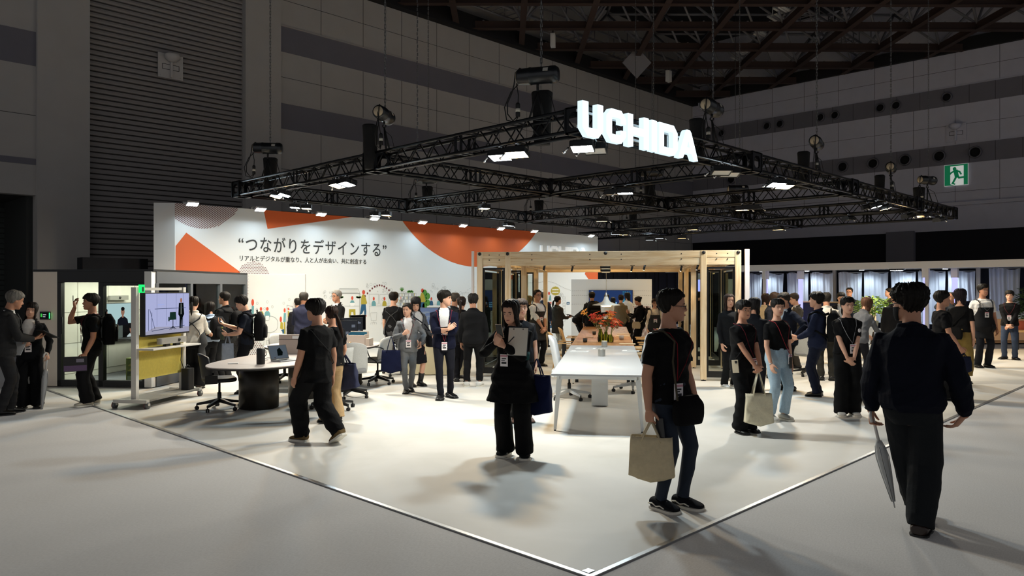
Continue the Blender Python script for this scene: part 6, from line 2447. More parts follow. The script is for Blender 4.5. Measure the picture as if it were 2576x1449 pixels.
class Geo:
 """closed lofts collected into one mesh, later fused by a voxel remesh"""
 def __init__(s):
  s.v, s.f, s.n = [], [], 0

 def rings(s, rs):
  k = len(rs[0])
  o = s.n
  for r in rs:
   s.v.append(r)
  m = len(rs)
  f = []
  for j in range(m - 1):
   for i in range(k):
    f.append((o + j * k + i, o + j * k + (i + 1) % k, o + (j + 1) * k + (i + 1) % k, o + (j + 1) * k + i))
  f.append(tuple(o + i for i in range(k - 1, -1, -1)))
  f.append(tuple(o + (m - 1) * k + i for i in range(k)))
  s.f += f
  s.n += m * k
  return s

 def limb(s, pts, radii, n=14, flat=1.0, ref=(0, 0, 1), cap=True):
  """tube through points with a radius at each; rounded ends"""
  P = [np.asarray(p, float) for p in pts]
  R_ = list(radii)
  if cap:
   d0, d1 = unit(P[0] - P[1]), unit(P[-1] - P[-2])
   P = [P[0] + d0 * R_[0] * .8, P[0] + d0 * R_[0] * .45] + P + [P[-1] + d1 * R_[-1] * .45, P[-1] + d1 * R_[-1] * .8]
   R_ = [R_[0] * .45, R_[0] * .85] + R_ + [R_[-1] * .85, R_[-1] * .45]
  u = None
  rs = []
  for i in range(len(P)):
   t = unit(P[min(i + 1, len(P) - 1)] - P[max(i - 1, 0)])
   if u is None:
    r = vec(*ref)
    if abs(r @ t) > .93:
     r = vec(1, 0, 0) if abs(t[0]) < .9 else vec(0, 1, 0)
    u = unit(r - t * (r @ t))
   else:
    u = unit(u - t * (u @ t))
   w = np.cross(t, u)
   rs.append(ring_pts(P[i], u, w, R_[i], R_[i] * flat, n))
  return s.rings(rs)

 def ball(s, c, r, Rm=None, n=14, k=9):
  Rm = np.eye(3) if Rm is None else Rm
  r = r if hasattr(r, '__len__') else (r, r, r)
  rs = []
  for j in range(k):
   ph = -PI / 2 + PI * (j + .5) / k
   rs.append(ring_pts(np.asarray(c) + Rm[:, 2] * (r[2] * math.sin(ph)), Rm[:, 0], Rm[:, 1], r[0] * math.cos(ph), r[1] * math.cos(ph), n))
  return s.rings(rs)

 def mesh(s, name):
  me = bpy.data.meshes.new(name)
  me.from_pydata([tuple(p) for r in s.v for p in r], [], s.f)
  me.update()
  return me

def smooth_on(me):
 me.polygons.foreach_set('use_smooth', [True] * len(me.polygons))

def fuse(geo, voxel, smooth=4, folds=0.0, seed=1, fscale=1.0, weight=None, extra=None, fac=.5):
 """one continuous skin over overlapping lofts, with cloth folds pushed along the normals"""
 me0 = geo.mesh('t')
 o = bpy.data.objects.new('t', me0)
 m = o.modifiers.new('r', 'REMESH')
 m.mode = 'VOXEL'
 m.voxel_size = voxel
 if smooth:
  q = o.modifiers.new('s', 'SMOOTH')
  q.factor = fac
  q.iterations = smooth
 me = bake(o)
 bpy.data.objects.remove(o)
 bpy.data.meshes.remove(me0)
 n = len(me.vertices)
 if folds and n:
  co = np.empty(n * 3, np.float32)
  me.vertices.foreach_get('co', co)
  co = co.reshape(-1, 3)
  no = np.empty(n * 3, np.float32)
  me.vertices.foreach_get('normal', no)
  no = no.reshape(-1, 3)
  rg = np.random.RandomState(seed)
  h = np.zeros(n, np.float32)
  for i in range(4):
   kf = rg.normal(size=3)
   kf[2] *= 1.6
   kf = kf / np.linalg.norm(kf) * rg.uniform(22, 62) * fscale
   wob = np.sin(co @ (rg.normal(size=3) * 7) + rg.uniform(0, 6))
   h += (1 - np.abs(np.sin(co @ kf * .5 + rg.uniform(0, 6) + wob * 1.2))) * rg.uniform(.5, 1.0)
  h = h / 4 * 2.4 - .85
  if weight is not None:
   h *= weight(co)
  co = co + no * (h * folds)[:, None]
  me.vertices.foreach_set('co', co.ravel())
  me.update()
 if extra is not None:
  extra(me)
 smooth_on(me)
 return me

def cut_faces(me, test):
 """drop the faces whose centre meets a test (an open jacket front, a neck hole)"""
 import bmesh
 bm = bmesh.new()
 bm.from_mesh(me)
 bm.faces.ensure_lookup_table()
 dead = [f for f in bm.faces if test(f.calc_center_median(), f.normal)]
 bmesh.ops.delete(bm, geom=dead, context='FACES')
 bm.to_mesh(me)
 bm.free()

def link(name, me, m, parent):
 me.materials.clear()
 me.materials.append(m)
 me.name = name
 o = bpy.data.objects.new(name, me)
 COL.objects.link(o)
 o.parent = parent
 return o

def cloth(col, kind='cloth'):
 key = kind + '_' + col.lstrip('#')
 if kind == 'denim':
  return mat(key, col, rough=.9, noise=.07, nscale=60, bump=.15, bscale=220)
 if kind == 'knit':
  return mat(key, col, rough=.95, noise=.08, nscale=60, bump=.25, bscale=160, spec=.15)
 if kind == 'leather':
  return mat(key, col, rough=.38, bump=.1, bscale=60)
 return mat(key, col, rough=.9, noise=.06, nscale=30, bump=.12, bscale=90, spec=.18)

SKIN = [mat('skin_light', '#d6a388', rough=.55), mat('skin_medium', '#c68f72', rough=.55), mat('skin_tan', '#b57f62', rough=.55)]
for m_ in SKIN:
 m_.node_tree.nodes['Principled BSDF'].inputs['Subsurface Weight'].default_value = 0.0
HAIR = {}

def hair_mat(col):
 return mat('hair_' + col.lstrip('#'), col, rough=.6, spec=.2, noise=.35, nscale=60, stretch=(1, 1, .12), bump=.35, bscale=90)

M_EYEW = mat('eye_white', '#e9e4de', rough=.3)
M_IRIS = mat('eye_iris', '#1b120e', rough=.15)
M_LIP = mat('lip', '#a85f58', rough=.5)
M_RUBBER = mat('sole_rubber_white', '#e3ded2', rough=.6)
M_BADGE = mat('badge_card', '#efe9ea', rough=.5)
M_BADGEP = mat('badge_pink', '#c98b98', rough=.5)
M_BADGEK = mat('badge_print', '#26262a', rough=.6)
M_GLASSF = mat('spectacle_frame', '#17181a', rough=.3)

# head profile: level z, front x, back x, half width  (unit: head height, chin = 0, top = 1, ears at x = 0)
HP = np.array([(-.02, .31, .08, .06), (.0, .345, -.02, .125), (.05, .385, -.08, .185), (.12, .395, -.15, .235), (.20, .392, -.22, .27), (.30, .388, -.30, .295), (.40, .386, -.38, .312),
    (.50, .385, -.44, .322), (.60, .392, -.47, .332), (.70, .385, -.475, .337), (.80, .35, -.45, .322), (.88, .285, -.395, .278), (.94, .21, -.32, .215), (.98, .12, -.22, .135), (1.0, .02, -.12, .05)])

def head_at(z):
 return [np.interp(z, HP[:, 0], HP[:, i]) for i in (1, 2, 3)]

def head_ring(z, n, grow=0.0):
 f, b, w = head_at(z)
 c, a = (f + b) / 2, (f - b) / 2 + grow
 th = np.linspace(0, 2 * PI, n, endpoint=False)
 cs, sn = np.cos(th), np.sin(th)
 e = 2.25
 x = np.sign(cs) * np.abs(cs) ** (2 / e) * a + c
 y = np.sign(sn) * np.abs(sn) ** (2 / e) * (w + grow)
 return x, y

def two_bone(S, T, a, b, hint):
 S, T = np.asarray(S, float), np.asarray(T, float)
 d = T - S
 L = np.linalg.norm(d)
 Lc = min(max(L, abs(a - b) + 1e-3), (a + b) * .998)
 d = d / L
 T = S + d * Lc
 x = (a * a - b * b + Lc * Lc) / (2 * Lc)
 h = math.sqrt(max(0, a * a - x * x))
 hp = np.asarray(hint, float)
 hp = hp - d * (hp @ d)
 return S + d * x + unit(hp) * h, T

TORSO = np.array([(-.085, .0, .052, .060), (-.05, .0, .068, .092), (-.02, .0, .070, .097), (.03, .0, .066, .095), (.085, .0, .056, .082), (.15, .003, .062, .088), (.21, .006, .068, .100), (.24, .005, .066, .108), (.26, .003, .060, .103),
     (.275, .0, .054, .089), (.29, -.002, .046, .068), (.303, -.004, .039, .050), (.318, -.004, .035, .040), (.34, .0, .031, .034)])
SEX = {'m': dict(sh=.106, wv=1.0, hip=1.0, limb=1.0, hd=.1365), 'f': dict(sh=.096, wv=.92, hip=1.0, limb=.86, hd=.1375)}
N_PERSON = [0]

class Person:
 def __init__(s, label, px, d, H, face, **k):
  N_PERSON[0] += 1
  s.seed = N_PERSON[0]
  s.k = k
  s.H, s.d = H, d
  lat = (px - 1288) / FPX * d
  s.loc = V(lat, d, k.get('z', FT if d > 6.2 else 0.0))
  s.rz = face_rot(face) - math.atan((px - 1288) / FPX)
  s.root = thing('person', label, 'person', s.loc, s.rz, None)
  s.sx = SEX[k.get('sex', 'm')]
  s.vox = .0065 if d < 8.5 else .0085 if d < 11 else .011 if d < 15 else .015
  s.mw = np.array(Matrix.Rotation(s.rz, 3, 'Z'))
  s.skel()
  s.body()
  s.head_parts()
  s.clothes()
  s.shoes()

 # ---- skeleton
 def skel(s):
  H, k = s.H, s.k
  hz = k.get('hip', .525) * H
  s.Pc = vec(k.get('pox', 0) * H, k.get('py', 0) * H, hz)
  lean, tw, roll = k.get('lean', 0), k.get('tw', 0), k.get('roll', 0)
  pl = k.get('pelvis', lean * .35)
  s.tab = []
  p = s.Pc.copy()
  N = 36
  step = .36 * H / N
  for i in range(N + 1):
   dz = step * i
   f = min(1, dz / (.20 * H))
   f = f * f * (3 - 2 * f)
   an = pl + (lean - pl) * f
   Rm = rot('Z', tw * f) @ rot('X', roll * f) @ rot('Y', an)
   s.tab.append((dz, p.copy(), Rm))
   p = p + Rm[:, 2] * step
  R0 = s.tab[0][2]
  hj = .050 * H * s.sx['hip']
  s.hipL, s.hipR = s.Pc + R0 @ vec(0, hj, -.005 * H), s.Pc + R0 @ vec(0, -hj, -.005 * H)
  th = .247 * H
  la = vec(*k.get('LA', (0, .058, .042))) * H
  ra = vec(*k.get('RA', (0, -.058, .042))) * H
  kh = vec(1, 0, 0)
  s.knL, s.anL = two_bone(s.hipL, la, th, th, kh + vec(0, .12, 0))
  s.knR, s.anR = two_bone(s.hipR, ra, th, th, kh - vec(0, .12, 0))
  p, Rm = s.spine(.264)
  sh = s.sx['sh'] * H
  drop = k.get('drop', 0) * H
  s.shL, s.shR = p + Rm @ vec(-.004 * H, sh, -drop), p + Rm @ vec(-.004 * H, -sh, -drop)
  ua, fa = .176 * H, .150 * H
  s.arm = {}
  for side, S, sg in (('L', s.shL, 1), ('R', s.shR, -1)):
   q = k.get(side, {})
   if isinstance(q, tuple):
    hint = k.get(side + 'h', (-.4, sg * .7, -1))
    E, Wp = two_bone(S, vec(*q) * H, ua, fa, hint)
   else:
    a_, ab, el, inn = R(q.get('sh', 4)), R(q.get('ab', 7)), R(q.get('el', 14)), R(q.get('inn', 4))
    ud = vec(math.sin(a_), 0, -math.cos(a_))
    ud = vec(ud[0], sg * math.sin(ab) * -ud[2], ud[2] * math.cos(ab))
    fd = vec(math.sin(a_ + el), -sg * math.sin(inn), -math.cos(a_ + el) * math.cos(inn))
    fd = unit(fd + vec(0, sg * math.sin(ab) * .6, 0))
    Ry = rot('Z', tw) @ rot('Y', lean * q.get('follow', .3))
    E = S + Ry @ unit(ud) * ua
    Wp = E + Ry @ fd * fa
   s.arm[side] = (S, E, Wp)
  hp, Rm = s.spine(.318)
  s.hR = Rm @ rot('Y', -lean * k.get('headup', .6)) @ rot('Z', k.get('hy', 0)) @ rot('Y', k.get('hp', 0)) @ rot('X', k.get('ht', 0))
  s.hh = s.sx['hd'] * H
  s.hO = hp + s.hR @ vec(.012 * H, 0, .022 * H)
  s.hands = {}

 def spine(s, dz):
  z = dz * s.H
  if z <= 0:
   _, p, Rm = s.tab[0]
   return p + Rm[:, 2] * z, Rm
  i = min(len(s.tab) - 2, int(z / (s.tab[1][0])))
  z0, p0, R0 = s.tab[i]
  return p0 + R0[:, 2] * (z - z0), R0

 def torso_ring(s, dz, n=28, ease=0.0, eb=None, e=2.3):
  H = s.H
  xo, a, b = [np.interp(dz, TORSO[:, 0], TORSO[:, i]) for i in (1, 2, 3)]
  p, Rm = s.spine(dz)
  fat = s.k.get('fat', 1.0)
  wv = s.sx['wv']
  a, b = a * H * fat + ease, b * H * (wv if dz > .1 else 1.0) * (.5 + .5 * fat) + (ease if eb is None else eb)
  return ring_pts(p + Rm[:, 0] * xo * H, Rm[:, 0], Rm[:, 1], a, b, n, e)

 def surf(s, dz, az, off=0.0):
  """point on the clothed torso at azimuth az (0 = front, + = left)"""
  H = s.H
  xo, a, b = [np.interp(dz, TORSO[:, 0], TORSO[:, i]) for i in (1, 2, 3)]
  p, Rm = s.spine(dz)
  fat = s.k.get('fat', 1.0)
  a, b = a * H * fat + s.ease + off, b * H * (.5 + .5 * fat) * (s.sx['wv'] if dz > .1 else 1) + s.ease + off
  c, sn = math.cos(R(az)), math.sin(R(az))
  e = 2.3
  return p + Rm[:, 0] * (xo * H + math.copysign(abs(c) ** (2 / e), c) * a) + Rm[:, 1] * (math.copysign(abs(sn) ** (2 / e), sn) * b)

 def world(s, p):
  q = s.mw @ np.asarray(p, float)
  return Vector((q[0] + s.loc.x, q[1] + s.loc.y, q[2] + s.loc.z))

 # ---- flesh
 def hand(s, g, side):
  H = s.H
  S, E, Wp = s.arm[side]
  sg = 1 if side == 'R' else -1
  fd = unit(Wp - E)
  hk = s.k.get('hand' + side, {})
  f = unit(vec(*hk['f'])) if 'f' in hk else unit(fd + vec(.05, 0, -.12))
  n = vec(*hk['n']) if 'n' in hk else (vec(0, sg, 0) if abs(fd[2]) > .6 else vec(0, sg * .35, -1))
  n = unit(n - f * (n @ f))
  th = sg * np.cross(f, n)
  L = .108 * H * (1.0 if s.k.get('sex', 'm') == 'm' else .95)
  curl = hk.get('curl', 22)
  W0 = Wp
  rs = []
  for t, w_, h_ in ((-.10, .145, .105), (.02, .15, .10), (.15, .19, .10), (.30, .225, .095), (.44, .225, .085), (.53, .205, .07)):
   rs.append(ring_pts(W0 + f * (t * L) + n * (.02 * L), th, n, w_ * L, h_ * L, 14, 2.6))
  g.rings(rs)
  tips = []
  for q, (off, ln, r_) in enumerate(((.165, .42, .052), (.055, .47, .054), (-.055, .435, .051), (-.155, .34, .045))):
   p = W0 + f * (.47 * L) + th * (off * L) + n * .01 * L
   d = unit(f + th * off * .35)
   pts, rr = [p], [r_ * L]
   for j, fr in enumerate((.46, .31, .23)):
    an = R(curl * (1.0 + .25 * j) + 5 * q * (curl > 30))
    d = unit(d * math.cos(an) + n * math.sin(an) * 1.0 + 0) if an else d
    # turn further towards the palm each joint
    p = p + d * (ln * fr * L)
    pts.append(p)
    rr.append(r_ * L * (.97 - .09 * (j + 1)))
   g.limb(pts, rr, n=8)
   tips.append(p)
  tb = W0 + f * (.10 * L) + th * (.13 * L) + n * (.03 * L)
  d1 = unit(f * .75 + th * .72 + n * .35)
  d2 = unit(f * .95 + th * hk.get('thumb', .25) + n * .45)
  g.limb([tb, tb + d1 * .24 * L, tb + d1 * .24 * L + d2 * .19 * L, tb + d1 * .24 * L + d2 * .19 * L + unit(d2 + n * .3) * .13 * L], [.068 * L, .06 * L, .055 * L, .045 * L], n=8)
  s.hands[side] = dict(w=W0, f=f, n=n, th=th, L=L, grip=W0 + f * .52 * L + n * .13 * L, tips=tips)

 def body(s):
  H, k = s.H, s.k
  lb = s.sx['limb']
  g = Geo()
  g.rings([s.torso_ring(z, 24, -.010 if z < .2 else -.007) for z in (-.085, -.05, -.02, .03, .085, .15, .21, .24, .26, .275, .29, .303, .318, .335)])
  # neck into the skull
  p0, Rm = s.spine(.29)
  p1 = s.hO + s.hR @ (vec(-.10, 0, .22) * s.hh)
  nk = .0345 * H if k.get('sex', 'm') == 'm' else .0295 * H
  g.limb([p0 + Rm @ vec(-.004 * H, 0, 0), (p0 + p1) / 2 + Rm @ vec(-.004 * H, 0, .0), p1], [nk * 1.18, nk, nk], n=18)
  # skull
  rs = []
  for z in (-.02, .0, .03, .08, .14, .2, .26, .32, .38, .44, .5, .56, .62, .7, .78, .85, .91, .96, .985, 1.0):
   x, y = head_ring(z, 28)
   # brow, eye hollows and cheeks
   rr = np.stack([x, y, np.full(28, z)], 1)
   for yy in (-.145, .145):
    dd = np.exp(-(((rr[:, 1] - yy) / .085) ** 2)) * math.exp(-((z - .50) / .055) ** 2) * (rr[:, 0] > .1)
    rr[:, 0] -= .030 * dd
    dd = np.exp(-(((rr[:, 1] - yy) / .10) ** 2)) * math.exp(-((z - .33) / .08) ** 2) * (rr[:, 0] > .1)
    rr[:, 0] += .014 * dd
   dd = np.exp(-((rr[:, 1] / .16) ** 2)) * math.exp(-((z - .585) / .04) ** 2) * (rr[:, 0] > .1)
   rr[:, 0] += .012 * dd
   rs.append(s.hO + (s.hR @ (rr * s.hh).T).T)
  g.rings(rs)

  def hp(x, y, z):
   return s.hO + s.hR @ (vec(x, y, z) * s.hh)
  u = s.hh
  g.limb([hp(.375, 0, .54), hp(.41, 0, .46), hp(.445, 0, .395), hp(.43, 0, .365)], [.028 * u, .036 * u, .052 * u, .05 * u], n=10)
  for y in (-.045, .045):
   g.ball(hp(.405, y, .372), (.04 * u, .034 * u, .03 * u), s.hR, 8, 6)
  g.ball(hp(.385, 0, .225), (.035 * u, .085 * u, .022 * u), s.hR, 12, 6)
  g.ball(hp(.38, 0, .185), (.035 * u, .07 * u, .022 * u), s.hR, 12, 6)
  g.ball(hp(.355, 0, .06), (.05 * u, .07 * u, .05 * u), s.hR, 10, 6)
  for sg in (-1, 1):
   Re = s.hR @ rot('Z', sg * 22)
   g.ball(hp(-.03, sg * .335, .44), (.075 * u, .028 * u, .125 * u), Re, 10, 7)
  # arms and hands
  fine = s.d < 11
  far = Geo()
  for side in ('L', 'R'):
   S, E, Wp = s.arm[side]
   g.limb([S + (E - S) * .08, S + (E - S) * .3, S + (E - S) * .65, E, E + (Wp - E) * .3, E + (Wp - E) * .65, Wp],
     [.021 * H * lb, .026 * H * lb, .0265 * H * lb, .0235 * H * lb, .0245 * H * lb, .020 * H * lb, .0158 * H * lb], n=14)
   s.hand(g if fine else far, side)
  # legs
  for hj, kn, an in ((s.hipL, s.knL, s.anL), (s.hipR, s.knR, s.anR)):
   g.limb([hj, hj + (kn - hj) * .5, kn, kn + (an - kn) * .3, kn + (an - kn) * .7, an], [r_ * H * (.8 if k.get('bot', 'pants') == 'pants' else 1) for r_ in (.050, .042, .029, .031, .023, .019)], n=14)
  me = fuse(g, min(s.vox, .0062) if s.d < 8.5 else s.vox * .9, 3)
  if far.n:
   import bmesh
   m2 = far.mesh('h')
   smooth_on(m2)
   bm = bmesh.new()
   bm.from_mesh(me)
   bm.from_mesh(m2)
   bm.to_mesh(me)
   bm.free()
   bpy.data.meshes.remove(m2)
   smooth_on(me)
  s.skin = SKIN[k.get('skin', s.seed % 3)]
  s.body_o = link('body', me, s.skin, s.root)

 # ---- head: hair, eyes, mouth, spectacles
 def head_parts(s):
  k, u = s.k, s.hh
  hs = k.get('hair', 'short')
  col = k.get('hc', '#17130f')
  rg = np.random.RandomState(s.seed * 7 + 1)
  HR = lambda q: s.hO + s.hR @ (np.asarray(q) * u)

  def line_z(az):
   """hair line height by azimuth in degrees, 0 = front"""
   a_ = abs(az)
   front = {'short': .82, 'fringe': .71, 'swept': .80, 'bob': .70, 'long': .84, 'pony': .80, 'ponyfringe': .70, 'bowl': .69, 'thin': .90, 'bun': .82}[hs]
   temple = {'short': .64, 'fringe': .56, 'swept': .58, 'bob': .1, 'long': .2, 'pony': .58, 'ponyfringe': .5, 'bowl': .50, 'thin': .66, 'bun': .6}[hs]
   back = {'short': .14, 'fringe': .08, 'swept': .10, 'bob': -.18, 'long': -.85, 'pony': .12, 'ponyfringe': .12, 'bowl': .10, 'thin': .16, 'bun': .14}[hs]
   ear = {'bob': -.12, 'long': -.75}.get(hs, .50)
   return np.interp(a_, [0, 38, 62, 82, 108, 180], [front, front - .02, temple, ear, (ear + back) / 2 if hs not in ('bob', 'long') else back, back])
  vol = k.get('vol', {'short': .055, 'fringe': .07, 'swept': .075, 'bob': .065, 'long': .06, 'pony': .04, 'ponyfringe': .045, 'bowl': .08, 'thin': .03, 'bun': .04}[hs])
  NA, NT = (84, 20) if s.d < 9 else (56, 14) if s.d < 14 else (40, 11)
  rows_o, rows_i = [], []
  jag = rg.uniform(-1, 1, NA)
  jag = (jag + np.roll(jag, 1)) * .5
  ph = rg.uniform(0, 6, 6)
  for j in range(NT + 1):
   t = j / NT
   ro, ri = [], []
   for i in range(NA):
    az = -180 + 360 * i / NA
    z0 = line_z(az) + jag[i] * (.035 if abs(az) < 60 else .02) * (1 if hs != 'thin' else .4)
    z = z0 + (1.0 - z0) * (1 - (1 - t) ** 1.35)
    zc = max(z, .22)
    f, b, w = head_at(min(zc, .995))
    if z < .22:
     sh = 1.0 - .10 * min(1, (.22 - z))
     f, b, w = f * .9, b * sh - .04 * min(1, .22 - z), w * (1.06 + .14 * min(1, (.22 - z) * 1.2))
    c_, a_ = (f + b) / 2, (f - b) / 2
    cs, sn = math.cos(R(az)), math.sin(R(az))
    e = 2.25
    gx, gy = math.copysign(abs(cs) ** (2 / e), cs), math.copysign(abs(sn) ** (2 / e), sn)
    strand = .012 * math.sin(i * 2 * PI / NA * 17 + ph[0] + t * 2) + .010 * math.sin(i * 2 * PI / NA * 29 + ph[1] - t * 3) + .012 * rg.uniform(-1, 1) * (t < .97)
    thick = vol * (.55 + .6 * math.sin(min(1, t * 1.5) * PI * .5)) + strand * k.get('mess', 1.0)
    if j == 0:
     thick = max(.018, thick * .6)
    ro.append((c_ + gx * (a_ + thick), gy * (w + thick), z + thick * (.9 * t ** 2)))
    ri.append((c_ + gx * max(.005, a_ - .02), gy * max(.005, w - .02), min(z, .975)))
   rows_o.append(ro)
   rows_i.append(ri)
  v = [HR(p) for r_ in rows_o for p in r_] + [HR(p) for r_ in rows_i for p in r_]
  m_ = NA * (NT + 1)
  f = []
  for j in range(NT):
   for i in range(NA):
    a, b_ = j * NA + i, j * NA + (i + 1) % NA
    f.append((a, b_, b_ + NA, a + NA))
    f.append((m_ + a, m_ + a + NA, m_ + b_ + NA, m_ + b_))
  for i in range(NA):
   f.append((i, m_ + i, m_ + (i + 1) % NA, (i + 1) % NA))
  f.append(tuple(NT * NA + i for i in range(NA)))
  mb = MB()
  mb.add(v, f, 0, True)
  if hs in ('pony', 'ponyfringe'):
   L = k.get('tail', 1.0)
   pz = k.get('tz', .55)
   P = [HR((-.46, 0, pz)), HR((-.60, 0, pz + .02))]
   q = P[-1]
   dn = s.hR @ vec(-.25, 0, 0)
   for i in range(1, 7):
    q = q + (unit(dn * (1 - i / 6) + vec(0, k.get('ty', 0), -1) * (.45 + i * .12))) * u * .17 * L
    P.append(q)
   mb.tube([Vector(p) for p in P], [.07 * u, .085 * u, .125 * u, .14 * u, .13 * u, .11 * u, .08 * u, .03 * u], n=12, flat=.8)
   mb.build('hair', hair_mat(col), s.root)
   mb = MB()
   M = Matrix([list(r_) for r_ in s.hR]) @ Matrix.Rotation(R(90), 3, 'Y')
   mb.lathe([(.07 * u, -.03 * u), (.10 * u, -.02 * u), (.10 * u, .02 * u), (.07 * u, .03 * u)], Vector(HR((-.52, 0, pz + .01))), n=12, M=M)
   mb.build('hair_tie', cloth(k.get('tie', '#1c1a1c')), s.root)
  else:
   if hs == 'bun':
    mb.ball(Vector(HR((-.50, 0, .72))), .15 * u, 14, 8)
   mb.build('hair', hair_mat(col), s.root)
  # eyes, brows, mouth
  if k.get('fc', True):
   for sg in (-1, 1):
    b = MB()
    Mh = Matrix([list(r_) for r_ in s.hR])
    b.ball(Vector(HR((.338, sg * .145, .492))), (.022 * u, .056 * u, .0165 * u), 12, 8, 0, Mh)
    b.ball(Vector(HR((.349, sg * .145, .493))), (.014 * u, .030 * u, .0175 * u), 10, 8, 1, Mh)
    b.tube([Vector(HR((.345, sg * .085, .497))), Vector(HR((.366, sg * .14, .513))), Vector(HR((.338, sg * .205, .502)))], [.006 * u, .0085 * u, .006 * u], n=5, mi=1)
    b.build('eye', [M_EYEW, M_IRIS], s.root)
    b = MB()
    b.tube([Vector(HR((.385, sg * .07, .575))), Vector(HR((.388, sg * .14, .597))), Vector(HR((.35, sg * .215, .58)))], [.012 * u, .016 * u, .007 * u], n=6)
    b.build('eyebrow', hair_mat(col), s.root)
   b = MB()
   sm = .02 if k.get('smile') else 0.0
   b.tube([Vector(HR((.365, -.095, .205 + sm))), Vector(HR((.408, -.05, .208))), Vector(HR((.42, 0, .206))), Vector(HR((.408, .05, .208))), Vector(HR((.365, .095, .205 + sm)))], [.006 * u, .02 * u, .026 * u, .02 * u, .006 * u], n=8)
   mo = b.build('mouth', M_LIP, s.root)
   if k.get('smile'):
    b = MB()
    b.tube([Vector(HR((.39, -.065, .215))), Vector(HR((.421, -.03, .207))), Vector(HR((.43, 0, .205))), Vector(HR((.421, .03, .207))), Vector(HR((.39, .065, .215)))], [.005 * u, .013 * u, .015 * u, .013 * u, .005 * u], n=8)
    b.build('teeth', M_EYEW, mo)
  if k.get('glasses'):
   b = MB()
   for sg in (-1, 1):
    pts = [Vector(HR((.435, sg * (.15 + .095 * math.cos(2 * PI * i / 16)), .485 + .075 * math.sin(2 * PI * i / 16)))) for i in range(16)]
    b.tube(pts, .011 * u, n=6, closed=True)
    b.tube([Vector(HR((.43, sg * .245, .50))), Vector(HR((.2, sg * .335, .51))), Vector(HR((-.05, sg * .345, .50)))], .011 * u, n=6)
   b.tube([Vector(HR((.44, -.055, .50))), Vector(HR((.45, 0, .51))), Vector(HR((.44, .055, .50)))], .010 * u, n=6)
   b.build('glasses', M_GLASSF, s.root)
  if k.get('mask'):
   b = MB()
   rows = []
   for z in (.40, .34, .26, .16, .06, -.01):
    x, y = head_ring(max(z, .02), 40, .03)
    rows.append([Vector(HR((x[i] + (.05 if abs(y[i]) < .06 and z > .2 else 0), y[i], z))) for i in range(-9, 10)])
   n_ = len(rows[0])
   v = [p for r_ in rows for p in r_]
   off = Vector(s.hR @ vec(-.02 * u, 0, 0))
   v2 = [p + off for p in v]
   f = []
   for j in range(len(rows) - 1):
    for i in range(n_ - 1):
     a = j * n_ + i
     f += [(a, a + 1, a + n_ + 1, a + n_), (len(v) + a, len(v) + a + n_, len(v) + a + n_ + 1, len(v) + a + 1)]
   b.add(v + v2, f, 0, True)
   for sg in (-1, 1):
    b.tube([Vector(HR((.2, sg * .30, .30))), Vector(HR((.0, sg * .335, .36))), Vector(HR((-.07, sg * .34, .42)))], .008 * u, n=5)
   b.build('face_mask', cloth('#17171a'), s.root)

 # ---- clothes
 def clothes(s):
  H, k = s.H, s.k
  top = k.get('top', 'tee')
  tc = k.get('tc', '#0c0c0e')
  lb = s.sx['limb']
  jk = top in ('jacket', 'cardigan', 'coat', 'bomber')
  s.ease = {'tee': .020, 'shirt': .020, 'polo': .018, 'jacket': .030, 'cardigan': .028, 'coat': .032, 'bomber': .045}[top] * k.get('loose', 1.0)
  hem = k.get('hem', {'tee': -.035, 'shirt': -.02, 'polo': -.03, 'jacket': -.06, 'cardigan': -.06, 'coat': -.16, 'bomber': -.03}[top])
  fl = k.get('flare', .0)
  # trousers or skirt first
  bt = k.get('bot', 'pants')
  bc = k.get('bc', '#0d0d0f')
  bm = cloth(bc, k.get('bk', 'cloth'))
  fit = k.get('fit', 'reg')
  g = Geo()
  g.rings([s.torso_ring(z, 24, .016) for z in (.075, .04, .0, -.03, -.06, -.085)])
  rad = {'slim': (.054, .049, .037, .034, .031), 'reg': (.057, .053, .043, .041, .040), 'wide': (.060, .059, .056, .058, .062), 'baggy': (.062, .064, .066, .062, .052)}[fit]
  hemh = k.get('hemh', .0)
  if bt == 'pants':
   for hj, kn, an in ((s.hipL, s.knL, s.anL), (s.hipR, s.knR, s.anR)):
    e_ = an + unit(kn - an) * (hemh - .010) * H
    g.limb([hj + vec(0, 0, -.01 * H), hj + (kn - hj) * .45, kn, kn + (e_ - kn) * .5, e_], [r_ * H for r_ in rad], n=18, cap=False)
   me = fuse(g, s.vox * 1.05, 4, .011, s.seed, 1.0, lambda co: .55 + .9 * np.clip((.30 * H - co[:, 2]) / (.3 * H), 0, 1))
   link('trousers', me, bm, s.root)
  else:
   zl = k.get('skirt', .22)
   rs = [s.torso_ring(z, 30, .012) for z in (.075, .04, .0, -.04)]
   c0 = s.Pc
   for i, z in enumerate(np.linspace(.44, zl, 5)):
    w_ = .105 + .03 * i / 4
    rs.append(ring_pts(vec(c0[0], c0[1], z * H), vec(1, 0, 0), vec(0, 1, 0), w_ * H * .85, w_ * H, 30))
   g = Geo()
   g.rings(rs)
   link('skirt', fuse(g, s.vox * 1.05, 3, .016, s.seed, .7), bm, s.root)
  # inner shirt for open jackets
  inner = k.get('inner')
  if jk and inner:
   g = Geo()
   g.rings([s.torso_ring(z, 24, .010 if z < .2 else .003) for z in (-.05, -.02, .03, .085, .15, .21, .24, .26, .275, .29, .303, .322)])
   link('shirt', fuse(g, s.vox * 1.1, 3, .006, s.seed + 3), cloth(inner), s.root)
  # the upper garment
  g = Geo()
  zs = [hem] + [z for z in (-.06, -.03, .0, .04, .085, .15, .21, .24, .26, .275, .29) if z > hem + .012] + [{'tee': .304, 'polo': .308, 'shirt': .310}.get(top, .313)]
  rs = []
